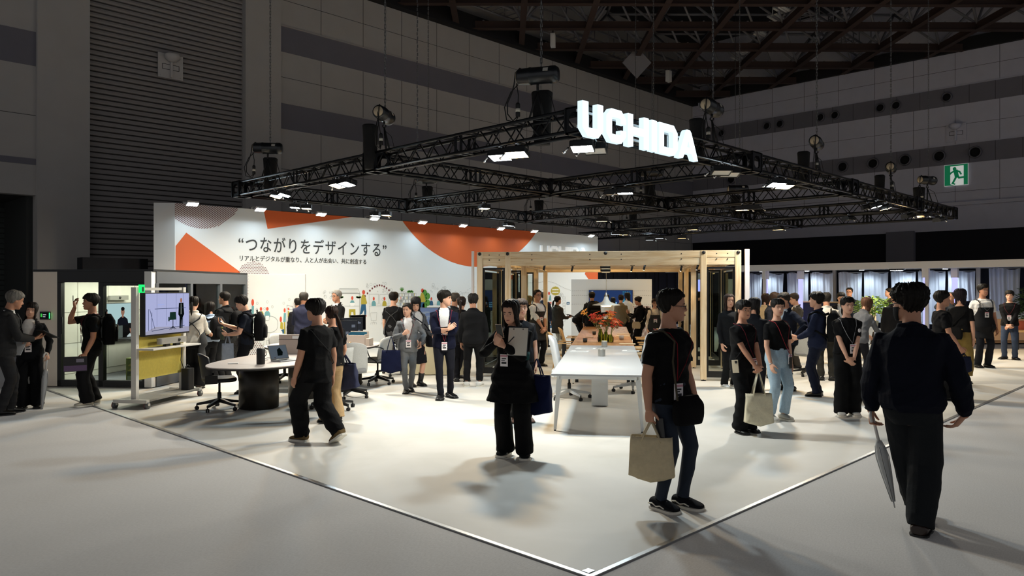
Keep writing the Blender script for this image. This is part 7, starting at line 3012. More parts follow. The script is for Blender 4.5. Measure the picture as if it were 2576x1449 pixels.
  for i, z in enumerate(zs):
   e_ = s.ease * (1 if z < .27 else max(.25, 1 - (z - .27) / .05))
   if z < .08:
    e_ += fl * (.08 - z)
   if top == 'bomber' and z == hem:
    e_ *= .45
   if z < -.085:
    r_ = s.torso_ring(-.05, 28, e_)
    p_, Rm = s.spine(-.05)
    rs.append(r_ + Rm[:, 2] * (z + .05) * H)
   else:
    rs.append(s.torso_ring(z, 28, e_))
  g.rings(rs)
  sl = k.get('sleeve', 'short' if top in ('tee', 'polo') else 'long')
  sr = k.get('slv', {'tee': 1.42, 'polo': 1.35, 'shirt': 1.3, 'jacket': 1.36, 'cardigan': 1.3, 'coat': 1.42, 'bomber': 1.75}[top])
  for side in ('L', 'R'):
   S, E, Wp = s.arm[side]
   Si = S + (s.spine(.25)[0] - S) * .25
   if sl == 'short':
    q = S + (E - S) * .72
    g.limb([Si, S, S + (E - S) * .35, q], [.034 * H * lb, .0315 * H * lb * (.5 + .4 * sr), .0325 * H * lb * (.5 + .42 * sr), .0325 * H * lb * (.45 + .46 * sr)], n=16, cap=False)
   else:
    fr = {'long': .97, 'three': .55, 'elbow': .15}[sl]
    e2 = E + (Wp - E) * fr
    g.limb([Si, S, S + (E - S) * .4, E - (E - S) * .1, E, E + (e2 - E) * .35, E + (e2 - E) * .8, e2],
      [.034 * H * lb, .0315 * H * lb * (.5 + .4 * sr), .0300 * H * lb * (.35 + .65 * sr), .0265 * H * lb * sr, .0255 * H * lb * sr, .0255 * H * lb * sr, .0215 * H * lb * sr, (.0190 if top != 'bomber' else .016) * H * lb * sr], n=16, cap=False)
  if jk or top in ('shirt', 'polo'):
   # collar
   p, Rm = s.spine(.306)
   for zz, r_ in ((.0, 1.0),):
    pts = [p + Rm @ vec((.040 * math.cos(t) - .004) * H, .046 * H * math.sin(t), (.006 - .012 * math.cos(t)) * H) for t in np.linspace(PI * .22, 2 * PI - PI * .22, 14)]
    g.limb(pts, [.010 * H] * 14, n=8, flat=1.5)
  p0, Rt = s.spine(.2)
  pn, Rn = s.spine(.306)

  def extra(me):
   if jk and k.get('open', .05) > 0:
    w_ = k.get('open', .05)
    zb = k.get('ob', .07)
    lowcut = k.get('ofull', False)

    def test(c, nrm):
     q = np.array(c)
     l = Rt.T @ (q - p0)
     if l[0] < .02 * H or abs(l[1]) > .08 * H or Rt.T[0] @ np.array(nrm) < .15:
      return False
     z = l[2] / H + .2
     if z > .345 or z < (hem - .05 if lowcut else zb):
      return False
     half = (.012 + w_ * min(1.0, max(0, (z - zb) / (.31 - zb)))) if not lowcut else (.03 + w_ * .5 * max(0, (z - zb) / .3))
     return abs(l[1]) < half * H
    cut_faces(me, test)
   # open the neck
   cut_faces(me, lambda c, nrm: (lambda l: l[2] > -.004 * H and abs(l[0]) < .034 * H and abs(l[1]) < .040 * H)(Rn.T @ (np.array(c) - pn)))
  wgt = None
  me = fuse(g, s.vox * (.72 if jk and k.get('open', .05) > 0 and s.d < 17 else 1.05), 4, {'tee': .014, 'shirt': .014, 'polo': .012, 'jacket': .010, 'cardigan': .011, 'coat': .010, 'bomber': .018}[top], s.seed + 9, 1.25, wgt, extra)
  if jk:
   tn = {'jacket': 'jacket', 'cardigan': 'cardigan', 'coat': 'coat', 'bomber': 'jacket'}[top]
  else:
   tn = {'tee': 'tee_shirt', 'polo': 'polo_shirt', 'shirt': 'shirt'}[top]
  s.top_o = link(tn, me, cloth(tc, k.get('tk', 'cloth')), s.root)
  if jk:
   so = s.top_o.modifiers.new('thickness', 'SOLIDIFY')
   so.thickness = .004
   so.offset = -1
  if top == 'jacket' and k.get('open', .05) > 0 and not k.get('nolapel') and s.d < 20:
   b = MB()
   for sg in (-1, 1):
    z1, z0 = .30, k.get('ob', .07)
    L1, L2 = [], []
    for t in np.linspace(0, 1, 6):
     z = z1 + (z0 - z1) * t
     wi = (k.get('open', .05) * (1 - t) + .012) * .95
     wo = wi + .035 * math.sin(min(1, t * 1.6 + .25) * PI * .8) * (1 - t * .6)
     for L_, w_ in ((L1, wi), (L2, wo)):
      az = math.degrees(math.asin(min(.95, w_ / .115))) * sg
      L_.append(s.surf(z, az, .006))
    v = [Vector(p) for p in L1 + L2]
    o_ = Vector(Rt @ vec(.004, 0, 0))
    v2 = [p + o_ for p in v]
    f = []
    for i in range(5):
     f += [(i, i + 1, 7 + i, 6 + i), (12 + i, 18 + i, 19 + i, 13 + i), (6 + i, 7 + i, 19 + i, 18 + i), (i, 12 + i, 13 + i, i + 1)]
    b.add(v + v2, f)
   b.build('lapel', cloth(tc, k.get('tk', 'cloth')), s.root)
  if k.get('apron'):
   s.apron(k['apron'], k.get('apz', -.20))
  if k.get('lanyard'):
   s.lanyard(k['lanyard'], k.get('badge', .10), k.get('baz', 0))

 def patch(s, name, m, rows, off=.008, th=.004):
  """a sheet lying on the torso; rows: (dz, az0, az1)"""
  nu = 14
  P = []
  for dz, a0, a1, o_ in rows:
   P.append([s.surf(dz, a0 + (a1 - a0) * i / nu, off + o_) for i in range(nu + 1)])
  n_ = nu + 1
  v = [Vector(p) for r_ in P for p in r_]
  v2 = []
  c = Vector(s.spine(.1)[0])
  for p in v:
   d = (p - Vector((c.x, c.y, p.z)))
   d.z = 0
   d.normalize()
   v2.append(p + d * th)
  f = []
  m0 = len(v)
  for j in range(len(rows) - 1):
   for i in range(nu):
    a = j * n_ + i
    f += [(a, a + n_, a + n_ + 1, a + 1), (m0 + a, m0 + a + 1, m0 + a + n_ + 1, m0 + a + n_)]
  for j in range(len(rows) - 1):
   for i in (0, nu):
    a = j * n_ + i
    f.append((a, m0 + a, m0 + a + n_, a + n_) if i == 0 else (a, a + n_, m0 + a + n_, m0 + a))
  for i in range(nu):
   a = (len(rows) - 1) * n_ + i
   f += [(i, i + 1, m0 + i + 1, m0 + i), (a, m0 + a, m0 + a + 1, a + 1)]
  mb = MB()
  mb.add(v + v2, f, 0, True)
  return mb.build(name, m, s.root)

 def apron(s, col, zb):
  m = cloth(col)
  rows = [(.20, -46, 46, 0), (.15, -58, 58, .002), (.10, -84, 84, .004), (.07, -130, 130, .008), (.03, -142, 142, .016), (-.02, -146, 146, .026), (-.05, -146, 146, .034)]
  z = -.085
  while z > zb:
   rows.append((z, -146, 146, .040 + (-.085 - z) * .25))
   z -= .035
  rows.append((zb, -144, 144, .044 + (-.085 - zb) * .25))
  # below the hips the sheet hangs straight
  ap = s.patch('apron', m, rows, .010)
  for sg in (-1, 1):
   P = [s.surf(.20, sg * 38, .012), s.surf(.255, sg * 34, .012), s.surf(.29, sg * 62, .008), s.surf(.285, sg * 110, .010), s.surf(.24, sg * 145, .012), s.surf(.17, -sg * 172, .012), s.surf(.10, -sg * 142, .012), s.surf(.06, -sg * 138, .016)]
   MB().tube([Vector(p) for p in P], .016, n=6, flat=.3).build('apron_strap', m, s.root)
  pk = s.patch('apron_pocket', m, [(.0, 20, 75, .030), (-.05, 20, 75, .044), (-.10, 20, 75, .054)], .010)

 def lanyard(s, col, bz, baz):
  m = cloth(col)
  for sg in (-1, 1):
   P = [s.surf(.300, 180 - sg * 40, .004), s.surf(.297, sg * 88, .004), s.surf(.285, sg * 42, .006), s.surf(.24, sg * 24, .010), s.surf((.24 + bz) / 2, sg * 12 + baz * .5, .012), s.surf(bz + .02, baz, .014)]
   MB().tube([Vector(p) for p in P], .0045, n=6, flat=.5).build('lanyard', m, s.root)
  c = s.surf(bz - .025, baz, .020)
  _, Rm = s.spine(bz)
  Rb = Rm @ rot('Z', baz * .7)
  M = Matrix([list(r_) for r_ in Rb])
  b = MB().cbox(Vector(c), (.004, .085, .125), 0, M)
  o = b.build('name_badge', M_BADGE, s.root)
  if s.d < 20:
   q = MB().cbox(Vector(c + Rb @ vec(.003, 0, .045)), (.002, .08, .018), 0, M)
   q.build('badge_stripe', M_BADGEP, o)
   q = MB()
   for i, (yy, zz, w_, h_) in enumerate(((0, .018, .05, .012), (-.01, .0, .04, .008), (.0, -.025, .055, .02))):
    q.cbox(Vector(c + Rb @ vec(.003, yy, zz)), (.002, w_, h_), 0, M)
   q.build('badge_print', M_BADGEK, o)

 # ---- shoes
 def shoes(s):
  H, k = s.H, s.k
  sc = k.get('shoe', '#111112')
  st = k.get('shoek', 'leather')
  for nm, an, kn in (('L', s.anL, s.knL), ('R', s.anR, s.knR)):
   yaw, pit = k.get(nm + 'f', (8 if nm == 'L' else -8, 0))
   Rm = rot('Z', yaw) @ rot('Y', pit)
   L = .152 * H * (1 if k.get('sex', 'm') == 'm' else .93)
   w = .036 * H * (1 if k.get('sex', 'm') == 'm' else .9)
   sole = .012 if st == 'leather' else .022
   o = an - Rm[:, 2] * .042 * H
   secs = [(-.30, .62, .40, .030), (-.27, .86, .46, .046), (-.18, .98, .48, .056), (-.05, 1.0, .48, .052), (.10, 1.0, .44, .040), (.25, 1.06, .36, .032), (.42, 1.08, .28, .026), (.56, .98, .22, .023), (.64, .78, .17, .020), (.69, .45, .12, .015)]
   rs = []
   for x, ww, hh, zt in secs:
    h_ = hh * .11 * H * .8
    c = o + Rm @ vec(x * L, 0, sole + h_ / 2)
    rs.append(ring_pts(c, Rm[:, 1], Rm[:, 2], w * ww * .96, h_ / 2 * 1.02, 18, 2.6))
   g = Geo()
   g.rings(rs)
   # ankle opening
   g.limb([o + Rm @ vec(-.10 * L, 0, .03 * H), o + Rm @ vec(-.09 * L, 0, .052 * H)], [.027 * H, .024 * H], n=12, cap=False)
   if k.get('boot'):
    g.limb([o + Rm @ vec(-.08 * L, 0, .03 * H), an + (kn - an) * .15, an + (kn - an) * .45], [.030 * H, .030 * H, .036 * H], n=14, cap=False)
   me = fuse(g, min(s.vox, .008) if s.d < 12 else s.vox, 3)
   sh = link('shoe', me, cloth(sc, 'leather' if st == 'leather' else 'cloth'), s.root)
   # sole
   n_ = 22
   prof = [(-.315, .0), (-.31, .45), (-.27, .82), (-.15, .98), (.0, .96), (.15, .98), (.3, 1.08), (.45, 1.12), (.58, 1.02), (.66, .78), (.705, .35), (.71, .0)]
   pts = [(x, y) for x, y in prof] + [(x, -y) for x, y in prof[-2:0:-1]]
   v = [Vector(o + Rm @ vec(x * L, y * w * 1.03, z)) for z in (.001, sole + .003) for x, y in pts]
   m_ = len(pts)
   b = MB()
   b.add(v, [tuple(range(m_)), tuple(range(2 * m_ - 1, m_ - 1, -1))] + [(i, m_ + i, m_ + (i + 1) % m_, (i + 1) % m_) for i in range(m_)])
   b.build('sole', M_RUBBER if st == 'sneaker' or k.get('wsole') else M_BLACK, sh)
   if st == 'sneaker' and s.d < 9 and not k.get('plain'):
    b = MB()
    for sg in (-1, 1):
     P = [o + Rm @ vec(x * L, sg * (w * 1.01 + .001), sole + z) for x, z in ((-.25, .03), (-.1, .035), (.05, .018), (.2, .028), (.35, .014))]
     b.tube([Vector(p) for p in P], .0055, n=5)
    b.build('side_stripe', M_RUBBER, sh)
    b = MB()
    for i in range(4):
     x = .05 + .09 * i
     zt = sole + (.44 - .12 * i / 2) * .11 * H * .8
     b.tube([Vector(o + Rm @ vec(x * L, -.02, zt - .004)), Vector(o + Rm @ vec((x + .03) * L, 0, zt + .004)), Vector(o + Rm @ vec(x * L, .02, zt - .004))], .004, n=5)
    b.build('laces', M_RUBBER, sh)
  if k.get('sock'):
   for an, kn in ((s.anL, s.knL), (s.anR, s.knR)):
    g = Geo()
    g.limb([an - vec(0, 0, .01 * H), an + (kn - an) * .25], [.024 * H, .025 * H], n=12, cap=False)
    link('sock', fuse(g, s.vox, 2), cloth(k['sock']), s.root)

# ---- things people carry, each a thing of its own
def pack_loft(b, c, Rm, w, h, dp, e=4, top=.72, mi=0, n=24, sag=0.0, k=9):
 """rounded bag body: rings stacked along its height"""
 v = []
 for j in range(k + 1):
  t = j / k
  s_ = (.86 + .14 * math.sin(min(1, t * 3) * PI / 2)) * (1 if t < top else max(.30, math.cos((t - top) / (1 - top) * PI / 2 * .92)))
  ss = s_ if t < top else .55 + .45 * s_
  for i in range(n):
   th = 2 * PI * i / n
   cs, sn = math.cos(th), math.sin(th)
   x = math.copysign(abs(cs) ** (2 / e), cs) * dp / 2 * s_
   y = math.copysign(abs(sn) ** (2 / e), sn) * w / 2 * ss
   x += sag * math.sin(t * PI) * (1 + .3 * math.sin(th * 3))
   v.append(np.asarray(c) + Rm @ vec(x, y, (t - .5) * h))
 f = [(j * n + i, j * n + (i + 1) % n, (j + 1) * n + (i + 1) % n, (j + 1) * n + i) for j in range(k) for i in range(n)]
 f += [tuple(range(n - 1, -1, -1)), tuple(k * n + i for i in range(n))]
 b.add(v, f, mi, True)

def own(name, label, cat, p, group=None):
 """a carried thing placed in the frame of its bearer"""
 t = thing(name, label, cat, p.loc, p.rz, group)
 return t

def backpack(p, label, col='#0f0f11', w=.30, h=.44, dp=.17, label_patch=False, side=0, group=None):
 t = own('backpack', label, 'backpack', p)
 H = p.H
 c, Rm = p.spine(.165)
 x0 = -(np.interp(.16, TORSO[:, 0], TORSO[:, 2]) * H * p.k.get('fat', 1) + p.ease + dp / 2 + .012)
 cc = c + Rm @ vec(x0, side * .06, -.01)
 b = MB()
 pack_loft(b, cc, Rm, w, h, dp)
 m = cloth(col)
 b.build('bag_body', m, t)
 b = MB()
 pack_loft(b, cc + Rm @ vec(-dp * .5, 0, -h * .16), Rm, w * .78, h * .48, dp * .42)
 b.build('front_pocket', m, t)
 b = MB()
 zt = cc + Rm @ vec(0, 0, h * .49)
 b.tube([Vector(zt + Rm @ vec(.04, -.04, -.02)), Vector(zt + Rm @ vec(.04, -.03, .035)), Vector(zt + Rm @ vec(.04, .03, .035)), Vector(zt + Rm @ vec(.04, .04, -.02))], .008, n=6)
 b.build('grab_handle', m, t)
 for sg in (-1, 1):
  P = [cc + Rm @ vec(dp * .4, sg * w * .26, h * .40), p.surf(.262, sg * 140, .016), p.surf(.296, sg * 92, .012), p.surf(.27, sg * 48, .016), p.surf(.21, sg * 50, .014), p.surf(.13, sg * 76, .014), p.surf(.09, sg * 112, .014), cc + Rm @ vec(dp * .4, sg * w * .40, -h * .36)]
  MB().tube([Vector(q) for q in P], .021, n=8, flat=.35).build('shoulder_strap', m, t)
 if label_patch:
  M = Matrix([list(r_) for r_ in Rm])
  MB().cbox(Vector(cc + Rm @ vec(-dp * .68, .02, .02)), (.008, .13, .09), 0, M).build('paper_tag', mat('tag_paper', '#d8c9b8', rough=.7), t)
 return t

def tote(p, side, label, col, w=.36, h=.36, dp=.12, strap=.26, yaw=0, at=None, name='tote_bag', lean=0, sag=.02, kind='cloth', hold=None):
 """open bag hanging from a hand, an elbow or a shoulder by two handles"""
 t = own(name, label, 'bag', p)
 g = p.hands[side]['grip'] if at is None else np.asarray(at, float)
 Rm = rot('Z', yaw) @ rot('X', lean)
 c = g - vec(0, 0, strap + h / 2)
 m = cloth(col, kind)
 n, k = 28, 10
 v = []
 rg = np.random.RandomState(p.seed + 40)
 ph = rg.uniform(0, 6, 5)
 for side_ in (0, 1):
  for j in range(k + 1):
   tt = j / k
   for i in range(n):
    th = 2 * PI * i / n
    cs, sn = math.cos(th), math.sin(th)
    e = 5
    x = math.copysign(abs(cs) ** (2 / e), cs) * w / 2 * (1 - .10 * tt)
    y = math.copysign(abs(sn) ** (2 / e), sn) * dp / 2 * (1.05 - .45 * tt)
    wr = .010 * math.sin(x * 23 + tt * 5 + ph[0]) * math.sin(tt * 7 + ph[1]) + .007 * math.sin(x * 40 - tt * 11 + ph[2])
    y += (wr + sag * math.sin(tt * PI) * .5) * (1 if sn > 0 else -1)
    if side_:
     x, y = x * .97, y * .93
    z = (tt - .5) * h - (.02 * math.cos(2 * PI * x / w) if j == 0 else 0)
    v.append(c + Rm @ vec(x, y, z + (.006 if side_ and j == 0 else 0)))
 m0 = n * (k + 1)
 f = []
 for j in range(k):
  for i in range(n):
   a, b_ = j * n + i, j * n + (i + 1) % n
   f += [(a, b_, b_ + n, a + n), (m0 + a, m0 + a + n, m0 + b_ + n, m0 + b_)]
 f += [tuple(range(n - 1, -1, -1)), tuple(m0 + i for i in range(n))]
 for i in range(n):
  a, b_ = k * n + i, k * n + (i + 1) % n
  f.append((a, b_, m0 + b_, m0 + a))
 MB().add(v, f, 0, True).build('bag_body', m, t)
 for sg in (-1, 1):
  pts = []
  for q in np.linspace(0, 1, 13):
   x = (-.22 + .44 * q) * w * (1 - .55 * math.sin(PI * q))
   z = h / 2 - .04 + (strap + .045) * math.sin(PI * q) ** .75
   y = sg * dp * .30 * (1 - .85 * math.sin(PI * q))
   pts.append(Vector(c + Rm @ vec(x, y, z)))
  MB().tube(pts, .014, n=8, flat=.3).build('handle', m, t)
 return t

def cross_bag(p, label, col, az, dz, w, h, dp, hip=True, name='shoulder_bag', strapc=None, sg=1):
 t = own(name, label, 'bag', p)
 c = p.surf(dz, az, dp / 2 + .012)
 Rm = p.spine(dz)[1] @ rot('Z', az)
 m = cloth(col)
 b = MB()
 pack_loft(b, c, Rm, w, h, dp, e=3.0, top=.6)
 b.build('bag_body', m, t)
 P = [c + Rm @ vec(0, -sg * w * .4, h * .35), p.surf(.16, az - sg * 30, .012), p.surf(.25, -sg * 30, .014), p.surf(.293, -sg * 66, .010), p.surf(.292, -sg * 105, .010), p.surf(.22, -sg * 150, .014), p.surf(.12, sg * 165, .014), p.surf(.05, sg * 125, .016), c + Rm @ vec(0, sg * w * .4, h * .35)]
 MB().tube([Vector(q) for q in P], .010, n=6, flat=.5).build('shoulder_strap', cloth(strapc or col), t)
 return t

def phone(p, side, label, col='#1a1a1d', f=None, off=(0, 0, 0), size=(.075, .15), flip=1):
 t = own('smartphone', label, 'phone', p)
 hd = p.hands[side]
 z = unit(f if f is not None else hd['f'])
 x = hd['n'] - z * (hd['n'] @ z)
 x = unit(x)
 Rm = np.stack([x, np.cross(z, x), z], 1)
 c = hd['grip'] + vec(*off)
 M = Matrix([list(r_) for r_ in Rm])
 MB().cbox(Vector(c), (.009, size[0], size[1]), 0, M).build('phone_body', mat('phone_' + col.lstrip('#'), col, rough=.3), t, bevel=.003)
 MB().cbox(Vector(c + Rm @ vec(.0052 * flip, 0, 0)), (.001, size[0] * .92, size[1] * .95), 0, M).build('phone_screen', mat('phone_glass', '#0c0d10', rough=.1), t)
 return t

def sheet(p, label, c, Rm, size, col, name='clipboard', cat='clipboard', part='board', extra=None, th=.006):
 t = own(name, label, cat, p)
 M = Matrix([list(r_) for r_ in Rm])
 MB().cbox(Vector(c), (th, size[0], size[1]), 0, M).build(part, mat(name + '_' + col.lstrip('#'), col, rough=.6), t)
 if extra:
  for nm, cc, (yy, zz, w_, h_), x in extra:
   MB().cbox(Vector(c + Rm @ vec(x, yy, zz)), (.002, w_, h_), 0, M).build(nm, mat(name + '_p_' + cc.lstrip('#'), cc, rough=.6), t)
 return t

def umbrella(p, side, label, length=.85, dirv=(0, 0, -1), col='#cfd2d4', r=.028, flip=1):
 t = own('umbrella', label, 'umbrella', p)
 g = p.hands[side]['grip']
 d = unit(vec(*dirv))
 x = flip * unit(p.hands[side]['th'] - d * (p.hands[side]['th'] @ d))
 hk = [g + d * .16, g + d * .02, g - d * .055, g - d * .095 + x * .018, g - d * .105 + x * .05, g - d * .085 + x * .082, g - d * .04 + x * .09]
 MB().tube([Vector(q) for q in hk], .0115, n=8).build('crook_handle', mat('umbrella_handle', '#dcdad6', rough=.35), t)
 m = mat('umbrella_vinyl_' + col.lstrip('#'), col, rough=.25, alpha=.8)
 P = [g + d * (.14 + (length - .14) * q) for q in (0, .08, .25, .5, .8, .95)]
 MB().tube([Vector(q) for q in P], [r * .55, r * .9, r * 1.15, r * .95, r * .5, r * .3], n=10).build('furled_canopy', m, t)
 b = MB()
 for i in range(4):
  a_ = i * PI / 2
  u_ = x * math.cos(a_) + np.cross(d, x) * math.sin(a_)
  b.tube([Vector(P[1] + u_ * r * .9), Vector(P[2] + u_ * r * 1.25), Vector(P[3] + u_ * r * 1.02), Vector(P[5] + u_ * r * .35)], .0035, n=4)
 b.build('rib', M_ALU, t)
 MB().rod(Vector(P[-1]), Vector(P[-1] + d * .05), .005).build('tip', M_ALU, t)
 return t

# ---------------------------------------------------------------- the crowd, placed by feet and size
def dF(fy):
 return CH * FPX / (fy - 724.5)

P = {}
clasp = dict(L=(.14, .018, .50), R=(.15, -.012, .475), handL=dict(f=(.25, -.8, -.55), n=(-.3, -.2, -.5), curl=30), handR=dict(f=(.2, .8, -.6), n=(-.5, 0, .2), curl=35))
# --- six in the foreground
p = P['tote_man'] = Person('man in black tee and jeans holding a beige tote, nearest the booth corner', 1683, dF(1277), 1.735, 126, sex='m', top='tee', tc='#0a0a0c', loose=1.3, slv=1.55, bot='pants', bc='#1b2534', bk='denim', fit='slim', hemh=.02,
       hair='short', vol=.085, hy=34, glasses=True, hp=3, shoe='#16181c', shoek='sneaker', R=dict(sh=-7, ab=9, el=12), L=dict(sh=6, ab=5, el=14), LA=(.035, .055, .042), RA=(-.01, -.055, .042), Lf=(6, 0), Rf=(-4, 0),
       lanyard='#7a1d26', badge=.05, baz=-22, skin=1, fat=1.05, handR=dict(curl=55))
tote(p, 'R', 'beige canvas tote held low by the man in black tee', '#cdbd9c', .36, .33, .13, .11, yaw=30, lean=4)
phone(p, 'R', 'dark smartphone held together with the beige tote handles', '#202226', off=(.075, .01, -.04))
cross_bag(p, 'black rounded shoulder bag at the hip of the tote carrying man', '#08080a', -8, -.055, .30, .22, .12, sg=1, strapc='#4a4438')

p = P['jacket_man'] = Person('man in dark jacket seen from behind, walking with a furled umbrella', 2294, dF(1338), 1.77, 2, sex='m', top='bomber', tc='#0b0f1c', bot='pants', bc='#1c1f22', fit='baggy', hair='swept', vol=.11, mess=2.0, hy=58, hp=4, glasses=True, mask=True,
        shoe='#2a1c16', LA=(.21, -.015, .055), RA=(-.02, -.03, .042), Lf=(4, -14), Rf=(-6, 0), L=dict(sh=6, ab=13, el=10), R=dict(sh=2, ab=20, el=18), skin=1, hemh=.0, fat=1.08, loose=1.1, handR=dict(curl=30, f=(-.1, .55, -.8), n=(.2, .8, .3)), handL=dict(curl=60))
umbrella(p, 'L', 'clear furled umbrella held by the man walking away', .66, (.22, -.20, -1), '#b9bcbe', .036, flip=-1)

p = P['clip_woman'] = Person('woman in black suit with clipboard looking at her phone, centre of the floor', 1291, dF(1147), 1.625, 192, sex='f', top='coat', tc='#08080a', hem=-.17, flare=.42, bot='pants', bc='#08080a', fit='wide', hair='long', hc='#1d1512', hp=16, hy=-14, skin=0,
        shoe='#15181a', shoek='sneaker', R=(.17, -.075, .735), L=(.15, -.025, .715), Rh=(-.1, -1, -1.1), Lh=(-.7, 1.0, -.5), handR=dict(f=(.35, .45, .75), n=(-.75, .3, .3), curl=38), handL=dict(f=(.35, -.75, .55), n=(-.8, -.1, -.3), curl=32),
        RA=(.0, -.05, .042), LA=(.05, .085, .042), Rf=(-14, 0), Lf=(12, 0), open=.0, lanyard='#3a2a30', badge=.12, baz=-18)
phone(p, 'R', 'smartphone in the hand of the woman with the clipboard', '#b99a86', f=(.35, -.1, .9), off=(.02, .0, .05), flip=-1)
hd = p.hands['L']
Rc = rot('Z', -6) @ rot('Y', -14)
sheet(p, 'pale clipboard with paper held across the chest of the woman in black', vec(.12, .055, .745) * p.H, Rc, (.215, .30), '#22252a', extra=[('paper', '#d9d2c4', (0, -.004, .205, .285), .004), ('clip_hole', '#4a4038', (-.05, .125, .012, .012), .006), ('clip_hole', '#4a4038', (.05, .125, .012, .012), .006)])
t = own('pen', 'dark pen held against the clipboard', 'pen', p)
q0 = vec(.158, -.005, .73) * p.H
MB().rod(Vector(q0), Vector(q0 + vec(.01, .075, .075)), .006).build('pen_body', M_CBLK, t)
tote(p, 'L', 'navy tote hanging behind the elbow of the woman with clipboard', '#12193a', .34, .40, .10, .16, yaw=75, at=vec(-.02, .15, .62) * p.H)
b = MB()
S_, E_, W_ = p.arm['L']
q0, q1 = E_ + (W_ - E_) * -.02, S_ + (E_ - S_) * .78
MB().tube([Vector(q0), Vector(q1)], .056, n=16).build('teal_armband', cloth('#1f4a4a'), p.root)

p = P['walk_man'] = Person('young man in loose black clothes walking past the oval table', 797, dF(1113), 1.645, -42, sex='m', top='tee', tc='#0b0b0d', loose=1.5, slv=1.7, hem=-.09, bot='pants', bc='#101012', fit='baggy', hair='bowl', vol=.11, hy=12, fc=False, hp=4, skin=1, hip=.505,
       shoe='#6d5a3c', shoek='sneaker', plain=True, LA=(.10, .045, .042), RA=(-.17, -.04, .078), Lf=(4, 0), Rf=(-4, 32), R=dict(sh=-8, ab=7, el=12), L=dict(sh=8, ab=7, el=14), lanyard=None)
Pk = [p.surf(.29, 70, .012), p.surf(.27, 130, .012), p.surf(.2, 160, .014), p.surf(.12, -160, .014), p.surf(.04, -125, .018), p.surf(.0, -80, .02)]
t = own('cord_strap_pouch', 'thin beaded crossbody cord of the walking man in black', 'strap', p)
MB().tube([Vector(q) for q in Pk], .005, n=6).build('cord', cloth('#2c2b2d'), t)
c = p.surf(-.03, -75, .035)
MB().cbox(Vector(c), (.03, .10, .15), 0, Matrix([list(r_) for r_ in (p.spine(0)[1] @ rot('Z', -75))])).build('pouch', cloth('#141416'), t)

p = P['canvas_woman'] = Person('woman in black tee and black trousers holding a cream tote in both hands', 1868, dF(1088), 1.60, 138, sex='f', top='tee', tc='#0a0a0c', loose=1.2, slv=1.5, hem=.01, bot='pants', bc='#101113', fit='wide', hair='ponyfringe', tz=.35, tail=.9, hy=-8, hp=4, skin=1,
        shoe='#0c0c0d', L=(.17, .03, .475), R=(.18, -.015, .485), handL=dict(f=(.3, -.6, -.7), n=(-.4, -.4, 0), curl=50), handR=dict(f=(.3, .6, -.7), n=(-.5, .4, 0), curl=50), lanyard='#5d1d28', badge=.03, baz=14, LA=(0, .06, .042), RA=(.03, -.05, .042))
tote(p, 'R', 'cream canvas tote hanging from both hands of the woman in black', '#d6ceb4', .34, .36, .14, .26, yaw=62, at=(p.hands['L']['grip'] + p.hands['R']['grip']) / 2)
c = p.surf(-.015, -62, .03)
t = own('smartphone', 'beige smartphone hanging at the hip of the woman with cream tote', 'phone', p)
M = Matrix([list(r_) for r_ in (rot('Z', -62) @ rot('X', 6))])
MB().cbox(Vector(c), (.009, .078, .155), 0, M).build('phone_body', mat('phone_beige', '#d8cbb2', rough=.3), t, bevel=.003)
MB().cbox(Vector(c) + M @ Vector((.006, .015, .05)), (.003, .03, .03), 0, M).build('camera_bump', M_CBLK, t)
MB().tube([Vector(p.surf(.25, 30, .014)), Vector(p.surf(.15, -20, .014)), Vector(p.surf(.06, -55, .016)), Vector(c) + M @ Vector((0, 0, .08))], .004, n=5).build('strap', cloth('#2b2b2e'), t)

p = P['jeans_woman'] = Person('smiling woman in black tee and light blue jeans', 1955, dF(1058), 1.605, 140, sex='f', top='tee', tc='#0b0b0d', slv=1.45, hem=.055, bot='pants', bc='#9fb6c6', bk='denim', fit='reg', hair='ponyfringe', tz=.38, tail=.8, hy=-18, hp=2, skin=0, smile=True, hemh=.03,
        shoe='#c9c6bd', shoek='sneaker', R=dict(sh=8, ab=9, el=14), L=dict(sh=-2, ab=10, el=10), lanyard='#8d2b33', badge=.01, baz=26, LA=(.01, .055, .042), RA=(-.01, -.06, .042))
c = p.surf(-.045, 28, .028)
t = own('smartphone', 'black smartphone hanging on a strap over the light blue jeans', 'phone', p)
MB().cbox(Vector(c), (.009, .076, .15), 0, Matrix([list(r_) for r_ in rot('Z', 28)])).build('phone_body', mat('phone_black', '#0d0d10', rough=.25), t, bevel=.003)
MB().rod(Vector(c + vec(0, 0, .07)), Vector(p.surf(.03, 27, .03)), .003, n=5).build('strap', cloth('#2b2b2e'), t)
MB().lathe([(.022, -.008), (.026, 0), (.022, .008), (.018, 0)], Vector(p.arm['R'][2]), n=14).build('wrist_watch', M_ALU, p.root)

p = P['clasp_woman'] = Person('woman in black tee and black skirt-trousers with hands clasped low', 2130, dF(1046), 1.625, 166, sex='f', top='tee', tc='#0a0a0c', slv=1.5, loose=1.2, hem=.0, bot='pants', bc='#0d0e10', fit='wide', hair='ponyfringe', tz=.3, tail=.5, hy=10, hp=2, skin=0,
        shoe='#d7d5d0', shoek='sneaker', L=(.135, .02, .455), R=(.145, -.02, .465), handL=dict(f=(.15, -.75, -.6), n=(-.5, -.2, .3), curl=35), handR=dict(f=(.2, .55, -.8), n=(-.5, .1, .2), curl=25), lanyard='#9a9aa0', badge=.07, baz=12, LA=(0, .055, .042), RA=(.02, -.05, .042))
MB().lathe([(.0, 0), (.028, 0), (.028, .004), (0, .005)], Vector(p.surf(.2, 40, .018)), n=18, M=Matrix([list(r_) for r_ in (rot('Z', 40) @ rot('Y', 90))])).build('round_pin', M_BADGE, p.root)
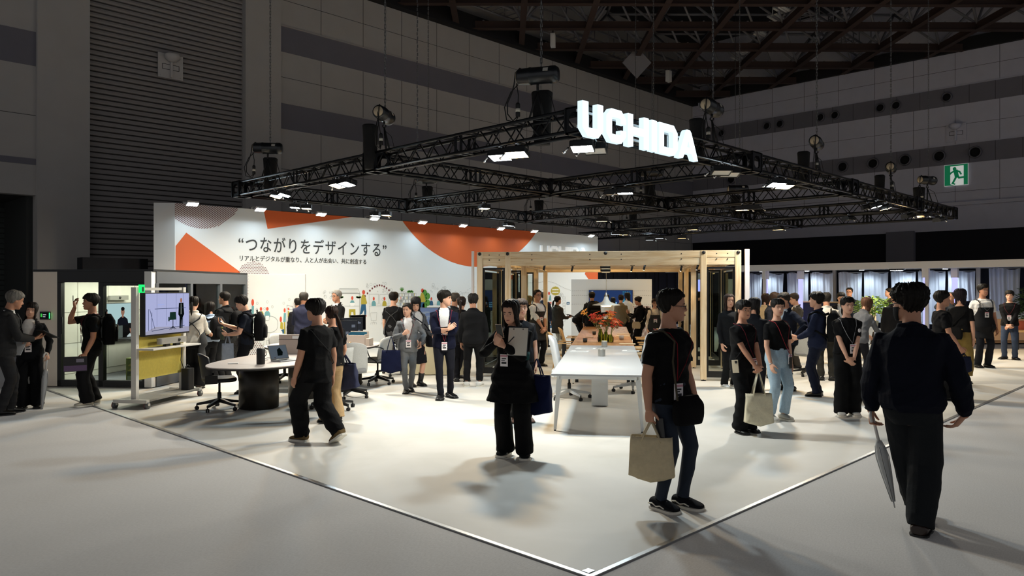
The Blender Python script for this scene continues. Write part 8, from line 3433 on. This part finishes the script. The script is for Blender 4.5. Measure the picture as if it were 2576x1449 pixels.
pj = P['jeans_woman']
MB().lathe([(.0, 0), (.028, 0), (.028, .004), (0, .005)], Vector(pj.surf(.2, 40, .018)), n=18, M=Matrix([list(r_) for r_ in (rot('Z', 40) @ rot('Y', 90))])).build('round_pin', M_BADGE, pj.root)

# --- left side
p = P['grey_suit'] = Person('grey-haired man in dark grey suit smiling at the far left edge', 8, dF(1043), 1.72, 80, sex='m', top='jacket', tc='#2a2a2b', inner='#c9c9c6', bot='pants', bc='#28282a', hair='swept', hc='#6e6a64', lean=10, hp=14, skin=2, smile=True, fat=1.08, shoe='#121110',
       R=(.20, -.05, .60), L=(.22, .03, .60), handR=dict(f=(.8, .5, .1), n=(0, .3, .9), curl=25), handL=dict(f=(.8, -.3, .1), n=(0, -.2, .9), curl=25), LA=(.06, .055, .042), RA=(-.03, -.05, .042))
sheet(p, 'dark tablet held by the grey-haired man at the left edge', vec(.31, -.01, .635) * p.H, rot('Z', 20) @ rot('Y', -62), (.18, .26), '#17181b', 'tablet', 'tablet', 'tablet_body', [('tablet_screen', '#4b4a52', (0, 0, .16, .23), .004)], .009)
p = P['suit_woman'] = Person('laughing woman in black trouser suit leaning on a folded umbrella', 76, dF(1027), 1.535, 190, sex='f', top='jacket', tc='#0e1013', inner='#e4e0dc', bot='pants', bc='#0c0d10', fit='wide', hair='bob', vol=.05, hc='#1a1310', ht=-8, hp=4, skin=0, smile=True, shoe='#101011', shoek='leather',
        R=(.14, -.03, .60), L=(.12, .16, .52), handL=dict(f=(.3, .2, -.9), n=(-.3, -.8, 0), curl=55), handR=dict(f=(.6, .6, .1), n=(0, .2, 1), curl=25), open=.055, lanyard='#3a3038', badge=.08)
umbrella(p, 'L', 'silver folded umbrella standing by the laughing woman', .76, (-.05, -.10, -1), '#bfc0c2', .036)
sheet(p, 'white papers in the hand of the laughing woman', vec(.20, -.07, .59) * p.H, rot('Z', -20) @ rot('Y', -40), (.20, .26), '#d9d9da', 'papers', 'paper', 'sheet')
p = P['camera_man'] = Person('man in black tee raising a hand to take a photo, with backpack', 231, dF(1020), 1.655, -96, sex='m', top='tee', tc='#0b0b0c', loose=1.2, bot='pants', bc='#141416', fit='wide', hair='fringe', vol=.09, fc=True, hy=6, skin=2, shoe='#cfc8b8', shoek='sneaker', wsole=True,
        R=(.13, -.05, .885), Rh=(.3, -.4, -1), L=dict(sh=2, ab=7, el=22), handR=dict(f=(.15, .2, .95), n=(-.9, .3, 0), curl=32), handL=dict(curl=45), LA=(.04, .05, .042), RA=(-.03, -.05, .042), lanyard='#5a2026', badge=.10)
backpack(p, 'black backpack with paper tag on the man taking a photo', '#0c0c0e', label_patch=True, h=.46)
phone(p, 'R', 'dark smartphone raised by the man at the meeting box', '#19191c', f=(.1, .9, .3), off=(.03, 0, .03))
hd = p.hands['L']
sheet(p, 'dark printed brochure held down by the man taking a photo', hd['grip'] + vec(.09, .02, -.06), rot('Z', 86) @ rot('Y', 4), (.30, .22), '#15151a', 'brochure', 'brochure', 'cover', [('cover_picture', '#5b4568', (.0, -.06, .29, .08), .004), ('cover_title', '#777280', (.06, .05, .10, .05), .004)])
p = P['apron_woman'] = Person('woman in white blouse and charcoal apron, back to the camera', 487, dF(979), 1.60, 14, sex='f', top='shirt', tc='#d9d3c8', loose=1.5, bot='pants', bc='#141416', fit='wide', hair='pony', tz=.5, tail=1.0, fc=False, apron='#37383a', apz=-.19, shoe='#3b2d26', R=dict(sh=20, ab=8, el=60), L=dict(sh=20, ab=8, el=60), skin=0)
p = P['blue_woman'] = Person('short woman in pale blue blouse with a dark backpack', 528, 13.9, 1.485, -38, sex='f', top='shirt', tc='#a9bcd6', loose=1.5, sleeve='three', bot='pants', bc='#121214', fit='wide', hair='long', hc='#171210', fc=False, shoe='#111112', R=dict(sh=15, ab=10, el=70), L=dict(sh=18, ab=10, el=75), skin=0)
backpack(p, 'dark backpack on the short woman in pale blue', '#111114', w=.28, h=.42)
p = P['dark_man'] = Person('tall man in dark jacket looking into the charcoal windows', 566, 14.3, 1.67, -55, sex='m', top='jacket', tc='#17181a', open=0, bot='pants', bc='#1d1e20', hair='short', hy=10, fc=True, skin=1, shoe='#111112', R=dict(sh=10, ab=8, el=40), L=dict(sh=15, ab=8, el=60))
backpack(p, 'black bag slung on the tall man at the charcoal windows', '#101012', w=.26, h=.36, side=-1)
p = P['phone_man'] = Person('man in navy shirt reading his phone beside the white panel', 619, 12.5, 1.63, -82, sex='m', top='polo', tc='#161a24', bot='pants', bc='#101014', fit='reg', hair='fringe', vol=.08, hp=22, skin=0, shoe='#111112',
        R=(.22, -.06, .70), L=(.17, .05, .60), handR=dict(f=(.8, .2, .4), n=(-.4, .2, .8), curl=30), handL=dict(f=(.8, .1, .1), n=(0, -.6, .5), curl=45), lanyard='#2e2a30', badge=.1)
backpack(p, 'big black backpack on the man reading his phone', '#0d0d0f', h=.48, w=.31)
phone(p, 'R', 'smartphone held up by the man in navy shirt', '#3a2a2c', f=(.8, .1, .45), off=(.03, 0, .02))
tote(p, 'L', 'thin grey carrier bag hanging from the wrist of the man reading his phone', '#8b93a0', .20, .30, .08, .14, yaw=10, at=p.arm['L'][2], name='carrier_bag')
t = own('drink_bottle', 'small dark tea bottle held by the man reading his phone', 'bottle', p)
g = p.hands['L']['grip']
MB().lathe([(0, -.11), (.03, -.11), (.033, -.09), (.033, .03), (.013, .07), (.013, .09), (0, .09)], Vector(g), n=14).build('bottle_body', mat('tea_bottle', '#2b3524', rough=.2), t)
MB().lathe([(.015, .085), (.015, .105), (0, .106)], Vector(g), n=12).build('bottle_cap', mat('tea_cap', '#a9b04a', rough=.5), t)
p = P['tail_woman'] = Person('woman with brown ponytail in beige trousers beside the walking man', 835, dF(1063), 1.51, -30, sex='f', top='tee', tc='#101012', loose=1.2, bot='pants', bc='#b79a72', fit='wide', hair='pony', hc='#2a1a13', tz=.45, tail=1.5, ty=-.25, fc=False, shoe='#151516', skin=1, R=dict(sh=6, ab=12, el=30), L=dict(sh=5, ab=8, el=20))
tote(p, 'R', 'dark grey-blue tote on the arm of the woman with brown ponytail', '#30334a', .38, .34, .12, .12, yaw=25, at=p.arm['R'][1] + vec(.06, -.05, -.06), lean=-8)
p = P['navy_suit'] = Person('man in navy suit seen from behind at the rounded table', 764, 15.2, 1.66, 18, sex='m', top='jacket', tc='#2c2e42', open=0, bot='pants', bc='#1d1e2a', hair='short', hc='#3a3733', vol=.05, fc=False, skin=2, fat=1.1, shoe='#111112', R=dict(sh=18, ab=10, el=70), L=dict(sh=18, ab=10, el=70))
p = P['hid_man'] = Person('dark-haired person almost hidden behind the navy suit', 750, 16.6, 1.52, -20, sex='m', top='jacket', tc='#1b1b20', open=0, bot='pants', bc='#151518', hair='short', fc=False, skin=1)
p = P['old_man'] = Person('grey-haired man in black suit and spectacles talking by the printed wall', 848, 16.2, 1.69, -118, sex='m', top='jacket', tc='#17181a', inner='#e6e3e2', bot='pants', bc='#15151a', hair='swept', hc='#8d8a86', hy=12, glasses=True, skin=1, fat=1.08, shoe='#111112', open=.06,
       R=(.16, -.02, .60), L=(.16, .03, .60), handR=dict(f=(.3, .8, .2), n=(-.6, 0, .3), curl=40), handL=dict(f=(.3, -.8, .1), n=(-.6, 0, .3), curl=40), lanyard='#26262a', badge=-.0)
p = P['apron_man'] = Person('man in black tee and grey cross-strap apron, back to the camera', 990, 15.8, 1.655, 24, sex='m', top='tee', tc='#141416', bot='pants', bc='#4a4a4c', hair='bowl', vol=.08, fc=False, apron='#4b4c4e', apz=-.19, skin=0, R=dict(sh=2, ab=9, el=10), L=dict(sh=2, ab=8, el=14), hy=-12)
p = P['grey_woman'] = Person('woman in light grey trouser suit walking with a navy tote', 1026, dF(988), 1.505, 176, sex='f', top='jacket', tc='#6f7174', inner='#e6e2e2', bot='pants', bc='#6c6e71', fit='slim', hair='pony', tz=.35, tail=.6, hy=-28, hp=4, skin=0, shoe='#1b1a1b', open=.05, ob=.08,
        R=(.14, -.06, .66), L=(.08, .13, .56), handR=dict(f=(.3, .7, .4), n=(-.6, .2, -.2), curl=50), handL=dict(f=(.4, .1, -.9), n=(-.3, -.8, 0), curl=45), LA=(-.06, .03, .05), RA=(.06, -.025, .042), lanyard='#8d2b33', badge=.06, hip=.515)
tote(p, 'R', 'navy tote hanging from the forearm of the woman in light grey', '#161b38', .34, .36, .10, .22, yaw=75, at=p.arm['R'][1] + (p.arm['R'][2] - p.arm['R'][1]) * .30 + vec(.05, -.10, 0))
p = P['bent_head'] = Person('person in grey jacket, dark skirt and boots behind the light grey suit', 1046, 13.35, 1.60, 150, sex='f', top='jacket', tc='#55565a', inner='#cfcdcc', bot='skirt', bc='#131318', skirt=.26, hair='bob', hc='#151212', hp=26, hy=-30, boot=True, shoe='#131314', skin=0, R=dict(sh=10, ab=8, el=50), L=dict(sh=10, ab=10, el=60))
cross_bag(p, 'dark shoulder bag of the person behind the light grey suit', '#17181f', 75, .0, .32, .28, .12, sg=1)
p = P['arms_man'] = Person('young man in navy cardigan standing with arms crossed', 1117, dF(1003), 1.70, 178, sex='m', top='cardigan', tc='#14172a', inner='#dcdcdc', bot='pants', bc='#16171f', fit='slim', hair='fringe', vol=.09, hy=68, skin=0, shoe='#121213', open=.055, ofull=True, tk='knit',
       R=(.150, .035, .655), L=(.105, -.045, .632), Rh=(-.2, -1, -.8), Lh=(-.1, 1, -.8), handR=dict(f=(-.25, .75, .5), n=(-.8, -.1, -.2), curl=14), handL=dict(f=(-.45, -.9, .15), n=(-.8, 0, -.3), curl=12), LA=(-.05, .06, .042), RA=(.06, -.035, .042), Lf=(30, 0), lanyard='#a33a48', badge=-.005)
p = P['back_old'] = Person('older man with short grey-brown hair behind the crossed arms', 1144, 14.6, 1.65, 70, sex='m', top='jacket', tc='#1a1a1e', open=0, bot='pants', bc='#16161a', hair='short', hc='#4a423a', vol=.045, skin=2, shoe='#111112')
p = P['scrunchie'] = Person('woman with scrunchie ponytail seen from behind, left of the black suit', 1161, 14.0, 1.585, 8, sex='f', top='jacket', tc='#16171c', open=0, bot='pants', bc='#131318', hair='pony', hc='#231611', tz=.62, tail=1.2, tie='#8d8585', fc=False, skin=1, shoe='#111112', L=dict(sh=4, ab=10, el=30))
tote(p, 'L', 'navy tote on the arm of the woman with scrunchie', '#141a36', .32, .38, .10, .20, yaw=10, at=p.arm['L'][2])
p = P['white_shoes'] = Person('man in black suit and white sneakers, back to the camera', 1190, dF(973), 1.64, 6, sex='m', top='jacket', tc='#151517', open=0, bot='pants', bc='#121214', fit='reg', hair='short', hc='#24211f', vol=.07, mess=1.6, fc=False, hy=14, skin=1, shoe='#dcdad4', shoek='sneaker', fat=1.12, hemh=.03, R=dict(sh=2, ab=10, el=10), L=dict(sh=2, ab=9, el=16), LA=(0, .07, .042), RA=(0, -.07, .042))
p = P['behind_woman'] = Person('woman peeking out right behind the woman with the clipboard', 1311, dF(1062), 1.60, 168, sex='f', top='tee', tc='#131418', bot='pants', bc='#0e0f12', fit='slim', hair='fringe', hc='#2a1d18', vol=.06, hy=0, skin=0, shoe='#7d5b4c', L=dict(sh=0, ab=7, el=12), R=dict(sh=5, ab=7, el=30))

# --- around the pavilion and the low white panel
p = P['apron_glasses'] = Person('man in white shirt, dark apron and spectacles with hands clasped', 1352, dF(922), 1.70, 140, sex='m', top='shirt', tc='#dedad6', sleeve='elbow', bot='pants', bc='#131315', hair='short', vol=.05, glasses=True, apron='#2c2a29', apz=-.18, skin=2, shoe='#131313', lanyard='#6d3038', badge=.12, hy=-8, hp=-4, **clasp)
p = P['pack_back'] = Person('person with navy backpack far behind the apron man', 1368, 22.3, 1.62, 20, sex='m', top='jacket', tc='#2b3145', open=0, bot='pants', bc='#1a1b20', hair='short', fc=False, skin=1)
backpack(p, 'navy backpack seen past the apron man', '#1d2331', w=.32, h=.5)
p = P['blonde'] = Person('fair-haired person in dark clothes between the glass doors', 1331, 19.5, 1.54, -30, sex='f', top='jacket', tc='#1b1b1f', open=0, bot='pants', bc='#151518', hair='bob', hc='#a08a63', fc=False, skin=0)
p = P['door_head'] = Person('dark-haired person standing behind the glass doors at left', 1309, 20.5, 1.66, 90, sex='m', top='jacket', tc='#202125', open=0, bot='pants', bc='#151518', hair='short', skin=0)
p = P['tablet_woman'] = Person('woman in grey-brown jacket reading a tablet by the printed wall', 1402, dF(890), 1.53, 62, sex='f', top='coat', tc='#3b3a38', hem=-.17, loose=1.3, open=0, bot='pants', bc='#cfd0cc', fit='reg', hair='pony', tz=.4, tail=.9, skin=0, shoe='#16171a', R=(.20, -.03, .62), L=(.20, .04, .63), handR=dict(f=(.9, .2, .2), n=(0, .2, .9), curl=20), handL=dict(f=(.9, -.2, .2), n=(0, -.2, .9), curl=20))
sheet(p, 'dark tablet in the hands of the woman in grey-brown jacket', vec(.28, .0, .655) * p.H, rot('Y', -70), (.17, .24), '#1a1b1f', 'tablet', 'tablet', 'tablet_body', None, .009)
p = P['bender'] = Person('person in black bending far forward beside the wooden table', 1462, 21.0, 1.64, 78, sex='m', top='jacket', tc='#121214', open=0, bot='pants', bc='#0f0f11', hair='short', lean=66, pelvis=38, headup=.5, pox=-.06, skin=1, shoe='#111112', R=dict(sh=70, ab=4, el=30, follow=0), L=dict(sh=-20, ab=6, el=10, follow=0))
p = P['pack_man'] = Person('man in dark suit with square black backpack at the table end', 1489, 20.6, 1.64, -12, sex='m', top='jacket', tc='#1c1c20', open=0, bot='pants', bc='#151518', hair='short', vol=.06, fc=False, hy=-10, skin=1, fat=1.1)
backpack(p, 'square black backpack on the man at the table end', '#101012', w=.36, h=.48, dp=.2)
p = P['pend_man'] = Person('person in white shirt standing right behind the pendant lamp', 1526, 23.4, 1.55, 5, sex='m', top='shirt', tc='#d6d6d4', bot='pants', bc='#1a1a1e', hair='short', fc=False, skin=1)
p = P['pend_two'] = Person('short dark-haired person right of the pendant lamp', 1542, 24.3, 1.44, 10, sex='f', top='shirt', tc='#cdd0d4', bot='pants', bc='#1a1a1e', hair='bob', fc=False, skin=0)
p = P['beige_back'] = Person('woman in beige cardigan with large black bag, back to the camera', 1562, 21.8, 1.55, 4, sex='f', top='cardigan', tc='#7d7059', open=0, bot='pants', bc='#4d463c', hair='bun', hc='#1f1613', fc=False, skin=1, R=dict(sh=5, ab=12, el=30))
tote(p, 'R', 'large black bag on the arm of the woman in beige cardigan', '#121214', .46, .34, .14, .22, yaw=75, at=p.arm['R'][1] + vec(0, .08, .02))
p = P['long_hair'] = Person('woman with very long black hair in white blouse before the wall screen', 1578, 23.6, 1.60, 30, sex='f', top='shirt', tc='#dcdee2', loose=1.4, bot='pants', bc='#1b1b20', hair='long', fc=False, skin=0, R=dict(sh=12, ab=8, el=60), L=dict(sh=10, ab=8, el=40))
p = P['side_woman'] = Person('woman in black seen from the side with a beige pouch', 1610, 19.6, 1.53, -75, sex='f', top='jacket', tc='#131316', open=0, bot='pants', bc='#121214', fit='wide', hair='bun', hp=18, skin=0, R=(.20, -.05, .70), L=(.20, .04, .70), handR=dict(f=(.6, .3, .7), n=(-.6, .2, .3), curl=35), handL=dict(f=(.6, -.3, .7), n=(-.6, -.2, .3), curl=35))
cross_bag(p, 'beige pouch at the side of the woman in black', '#b9a78a', 80, -.01, .24, .18, .06, sg=1, strapc='#c9b99a')
backpack(p, 'black rucksack on the woman with the beige pouch', '#121215', w=.26, h=.38)
p = P['apron_small'] = Person('staff member in beige shirt and dark apron behind the man with tote', 1647, 19.2, 1.47, 172, sex='f', top='shirt', tc='#d8c9b4', bot='pants', bc='#2a2a2c', hair='bowl', hc='#2e1d17', vol=.06, glasses=True, apron='#2b2b2d', apz=-.2, skin=0, lanyard='#6d3038', badge=.12, R=dict(sh=0, ab=9, el=14), L=dict(sh=0, ab=9, el=14))
p = P['profile_dark'] = Person('man in dark clothes in profile behind the tote holder, facing left', 1727, 20.4, 1.70, -80, sex='m', top='jacket', tc='#17181c', open=0, bot='pants', bc='#131316', hair='short', vol=.05, skin=1, R=dict(sh=15, ab=8, el=70), L=dict(sh=15, ab=8, el=70))
tote(p, 'L', 'blue bag of the dark-clothed man in profile', '#2a3c66', .34, .28, .12, .10, yaw=30)
p = P['glass_man'] = Person('person in long black coat and white shoes seen through the pavilion glass', 1757, dF(880), 1.64, -62, sex='m', top='coat', tc='#121214', hem=-.2, open=0, bot='pants', bc='#111113', fit='wide', hair='short', skin=1, shoe='#d9d7d2', shoek='sneaker', R=dict(sh=12, ab=8, el=60), L=dict(sh=12, ab=8, el=60))

# --- right side
p = P['left_woman'] = Person('long-haired woman in dark jacket beside the right pavilion post', 1834, dF(976), 1.635, 148, sex='f', top='jacket', tc='#1a1c20', open=0, bot='pants', bc='#121315', fit='reg', hair='long', hc='#2b1c16', skin=0, shoe='#d3d1cc', shoek='sneaker', R=dict(sh=4, ab=9, el=18), L=dict(sh=4, ab=9, el=18), hy=-14)
p = P['back_dark'] = Person('dark-haired person in dark jacket just behind the cream tote woman', 1897, 11.3, 1.595, 10, sex='f', top='jacket', tc='#15171d', open=0, bot='pants', bc='#15161c', fit='slim', hair='bob', hc='#171313', fc=False, skin=1, shoe='#161618')
p = P['lean_man'] = Person('man in navy suit with hand on hip behind the jeans woman', 1982, dF(983), 1.665, -128, sex='m', top='jacket', tc='#151a28', inner='#b9c4d0', bot='pants', bc='#14161d', fit='slim', hair='swept', hc='#2a231e', vol=.08, hy=10, hp=10, lean=6, skin=1, shoe='#111112', L=(.05, .17, .56), Lh=(-.5, 1, 0), R=dict(sh=12, ab=6, el=50))
p = P['brown_head'] = Person('brown-haired man in suit looking down, in the crowd on the right', 1941, 14.6, 1.67, 100, sex='m', top='jacket', tc='#22242c', inner='#d7d5d2', bot='pants', bc='#191a20', hair='short', hc='#33251c', hp=20, skin=0, shoe='#111112')
p = P['beige_tail'] = Person('woman with long brown hair and beige top seen from behind in the crowd', 1926, 16.2, 1.62, 25, sex='f', top='shirt', tc='#cdb28c', bot='pants', bc='#2b2622', hair='long', hc='#2a1a13', fc=False, skin=0)
p = P['brown_bob'] = Person('woman with reddish-brown hair far behind the crowd', 1902, 18.2, 1.50, 60, sex='f', top='jacket', tc='#2a2422', open=0, bot='pants', bc='#1c1a1a', hair='bob', hc='#3a2019', skin=0)
p = P['grey_jacket'] = Person('man in grey-brown suit facing left in the middle of the crowd', 2003, 16.4, 1.63, -112, sex='m', top='jacket', tc='#4a443d', inner='#d9d6d2', bot='pants', bc='#3a3631', hair='swept', hc='#3c332b', skin=0, hp=14, shoe='#111112', R=dict(sh=15, ab=8, el=70), L=dict(sh=15, ab=8, el=60))
p = P['navy_pack'] = Person('man in navy suit with black backpack facing left', 2056, dF(997), 1.67, -84, sex='m', top='jacket', tc='#1a2036', open=0, bot='pants', bc='#181d2e', fit='reg', hair='fringe', vol=.10, mess=1.5, skin=0, shoe='#101011', R=(.17, -.03, .56), L=(.17, .04, .56), handR=dict(f=(.7, .4, -.2), n=(0, .5, .5), curl=35), handL=dict(f=(.7, -.4, -.2), n=(0, -.5, .5), curl=35))
backpack(p, 'large black backpack on the man in navy suit', '#101113', w=.33, h=.50, dp=.2)
p = P['white_back'] = Person('man in white dress shirt seen from behind, right of the navy suit', 2079, 14.2, 1.66, -8, sex='m', top='shirt', tc='#d9d4cb', bot='pants', bc='#2a2926', hair='short', hc='#2d2925', vol=.05, fc=False, skin=1, fat=1.12, shoe='#111112')
p = P['down_man'] = Person('man in dark suit looking down behind the clasped hands woman', 2116, 17.2, 1.66, 178, sex='m', top='jacket', tc='#15181f', inner='#b9c2cc', bot='pants', bc='#14151a', hair='short', hp=22, skin=0, fat=1.1)
p = P['blazer_man'] = Person('man in navy blazer over white tee standing far back by the curtains', 2137, 21.5, 1.75, 190, sex='m', top='jacket', tc='#1a1e2c', inner='#e0dfdc', bot='pants', bc='#15161c', hair='short', glasses=True, skin=1, open=.07)
p = P['grey_lean'] = Person('brown-haired woman in grey jacket leaning away behind the clasped hands woman', 2160, 13.6, 1.60, 40, sex='f', top='jacket', tc='#63656a', open=0, bot='pants', bc='#1c1d22', fit='slim', hair='bob', hc='#5c4030', lean=22, headup=.2, fc=False, skin=0, shoe='#121213', R=dict(sh=30, ab=8, el=40), L=dict(sh=30, ab=8, el=40))
p = P['plant_woman'] = Person('woman with long dark hair and beige top behind the potted plant', 2184, 22.0, 1.50, 176, sex='f', top='cardigan', tc='#d7c3ae', inner='#2a2426', bot='pants', bc='#2a2624', hair='long', hc='#21140f', skin=0, hy=-6)
p = P['left_suit'] = Person('man in dark brown suit facing left near the curtains', 2238, 21.8, 1.74, -100, sex='m', top='jacket', tc='#2a2521', open=0, bot='pants', bc='#221f1d', hair='short', skin=0)
p = P['grey_head'] = Person('man in black suit half hidden by the walking jacket man', 2252, 15.4, 1.69, -10, sex='m', top='jacket', tc='#161619', open=0, bot='pants', bc='#131316', hair='short', hc='#3d3a37', fc=False, skin=1)
p = P['tee_right'] = Person('young man in black tee facing right with a small dark bag', 2368, 11.8, 1.695, 76, sex='m', top='tee', tc='#111113', loose=1.3, slv=1.6, bot='pants', bc='#101012', fit='wide', hair='fringe', vol=.09, skin=1, shoe='#111112', R=dict(sh=12, ab=8, el=22), L=dict(sh=6, ab=7, el=18), handR=dict(curl=50))
tote(p, 'R', 'crumpled navy bag held by the young man in black tee at right', '#1f2338', .24, .24, .12, .06, yaw=15)
p = P['olive_woman'] = Person('woman with purple-tipped hair in olive trousers, back to the camera', 2415, dF(965), 1.72, 16, sex='f', top='tee', tc='#101012', loose=1.2, slv=1.4, hem=.02, bot='pants', bc='#8a7440', fit='wide', hemh=.06, hair='bob', hc='#221a22', vol=.09, fc=False, sock='#cfc4bd', shoe='#0f0f10', skin=0, R=dict(sh=0, ab=8, el=10), L=dict(sh=8, ab=8, el=30))
cross_bag(p, 'black waist bag on the back of the woman in olive trousers', '#101012', 172, .015, .30, .22, .09, sg=1)
p = P['tall_apron'] = Person('tall man in white tee and black apron looking to the right', 2472, dF(925), 1.83, 150, sex='m', top='tee', tc='#e3e0dc', loose=1.4, bot='pants', bc='#15171d', fit='reg', hair='fringe', vol=.07, apron='#1b1b1d', apz=-.17, hy=8, skin=2, shoe='#131314', lanyard='#8e8e94', badge=.14, R=dict(sh=-14, ab=10, el=20), L=dict(sh=4, ab=8, el=14))
p = P['jeans_staff'] = Person('man in black tee and jeans standing with clasped hands at the right edge', 2540, dF(905), 1.68, 184, sex='m', top='tee', tc='#0f0f11', loose=1.5, slv=1.6, bot='pants', bc='#27344a', bk='denim', hair='bowl', vol=.08, skin=0, shoe='#101011', lanyard='#6d3038', badge=.11, Lf=(35, 0), Rf=(-35, 0), LA=(0, .065, .042), RA=(0, -.065, .042), **clasp)
for side in ('L', 'R'):
 S_, E_, W_ = p.arm[side]
 g = Geo()
 g.limb([S_ + (E_ - S_) * .5, E_, E_ + (W_ - E_) * .5, E_ + (W_ - E_) * .95], [.034 * p.H, .032 * p.H, .030 * p.H, .022 * p.H], n=12, cap=False)
 link('under_sleeve', fuse(g, p.vox, 2, .006, 3), cloth('#131315'), p.root)
p = P['blur_head'] = Person('man in grey jacket lifting a camera near the light column', 2393, 17.5, 1.65, -150, sex='m', top='jacket', tc='#33363c', open=0, bot='pants', bc='#1d1e22', hair='thin', hc='#2a2725', skin=1, R=(.16, -.03, .90), L=(.16, .03, .88), handR=dict(f=(.3, .5, .8), n=(-.8, .3, 0), curl=45), handL=dict(f=(.3, -.5, .8), n=(-.8, -.3, 0), curl=45))

bpy.data.scenes.remove(TMP)
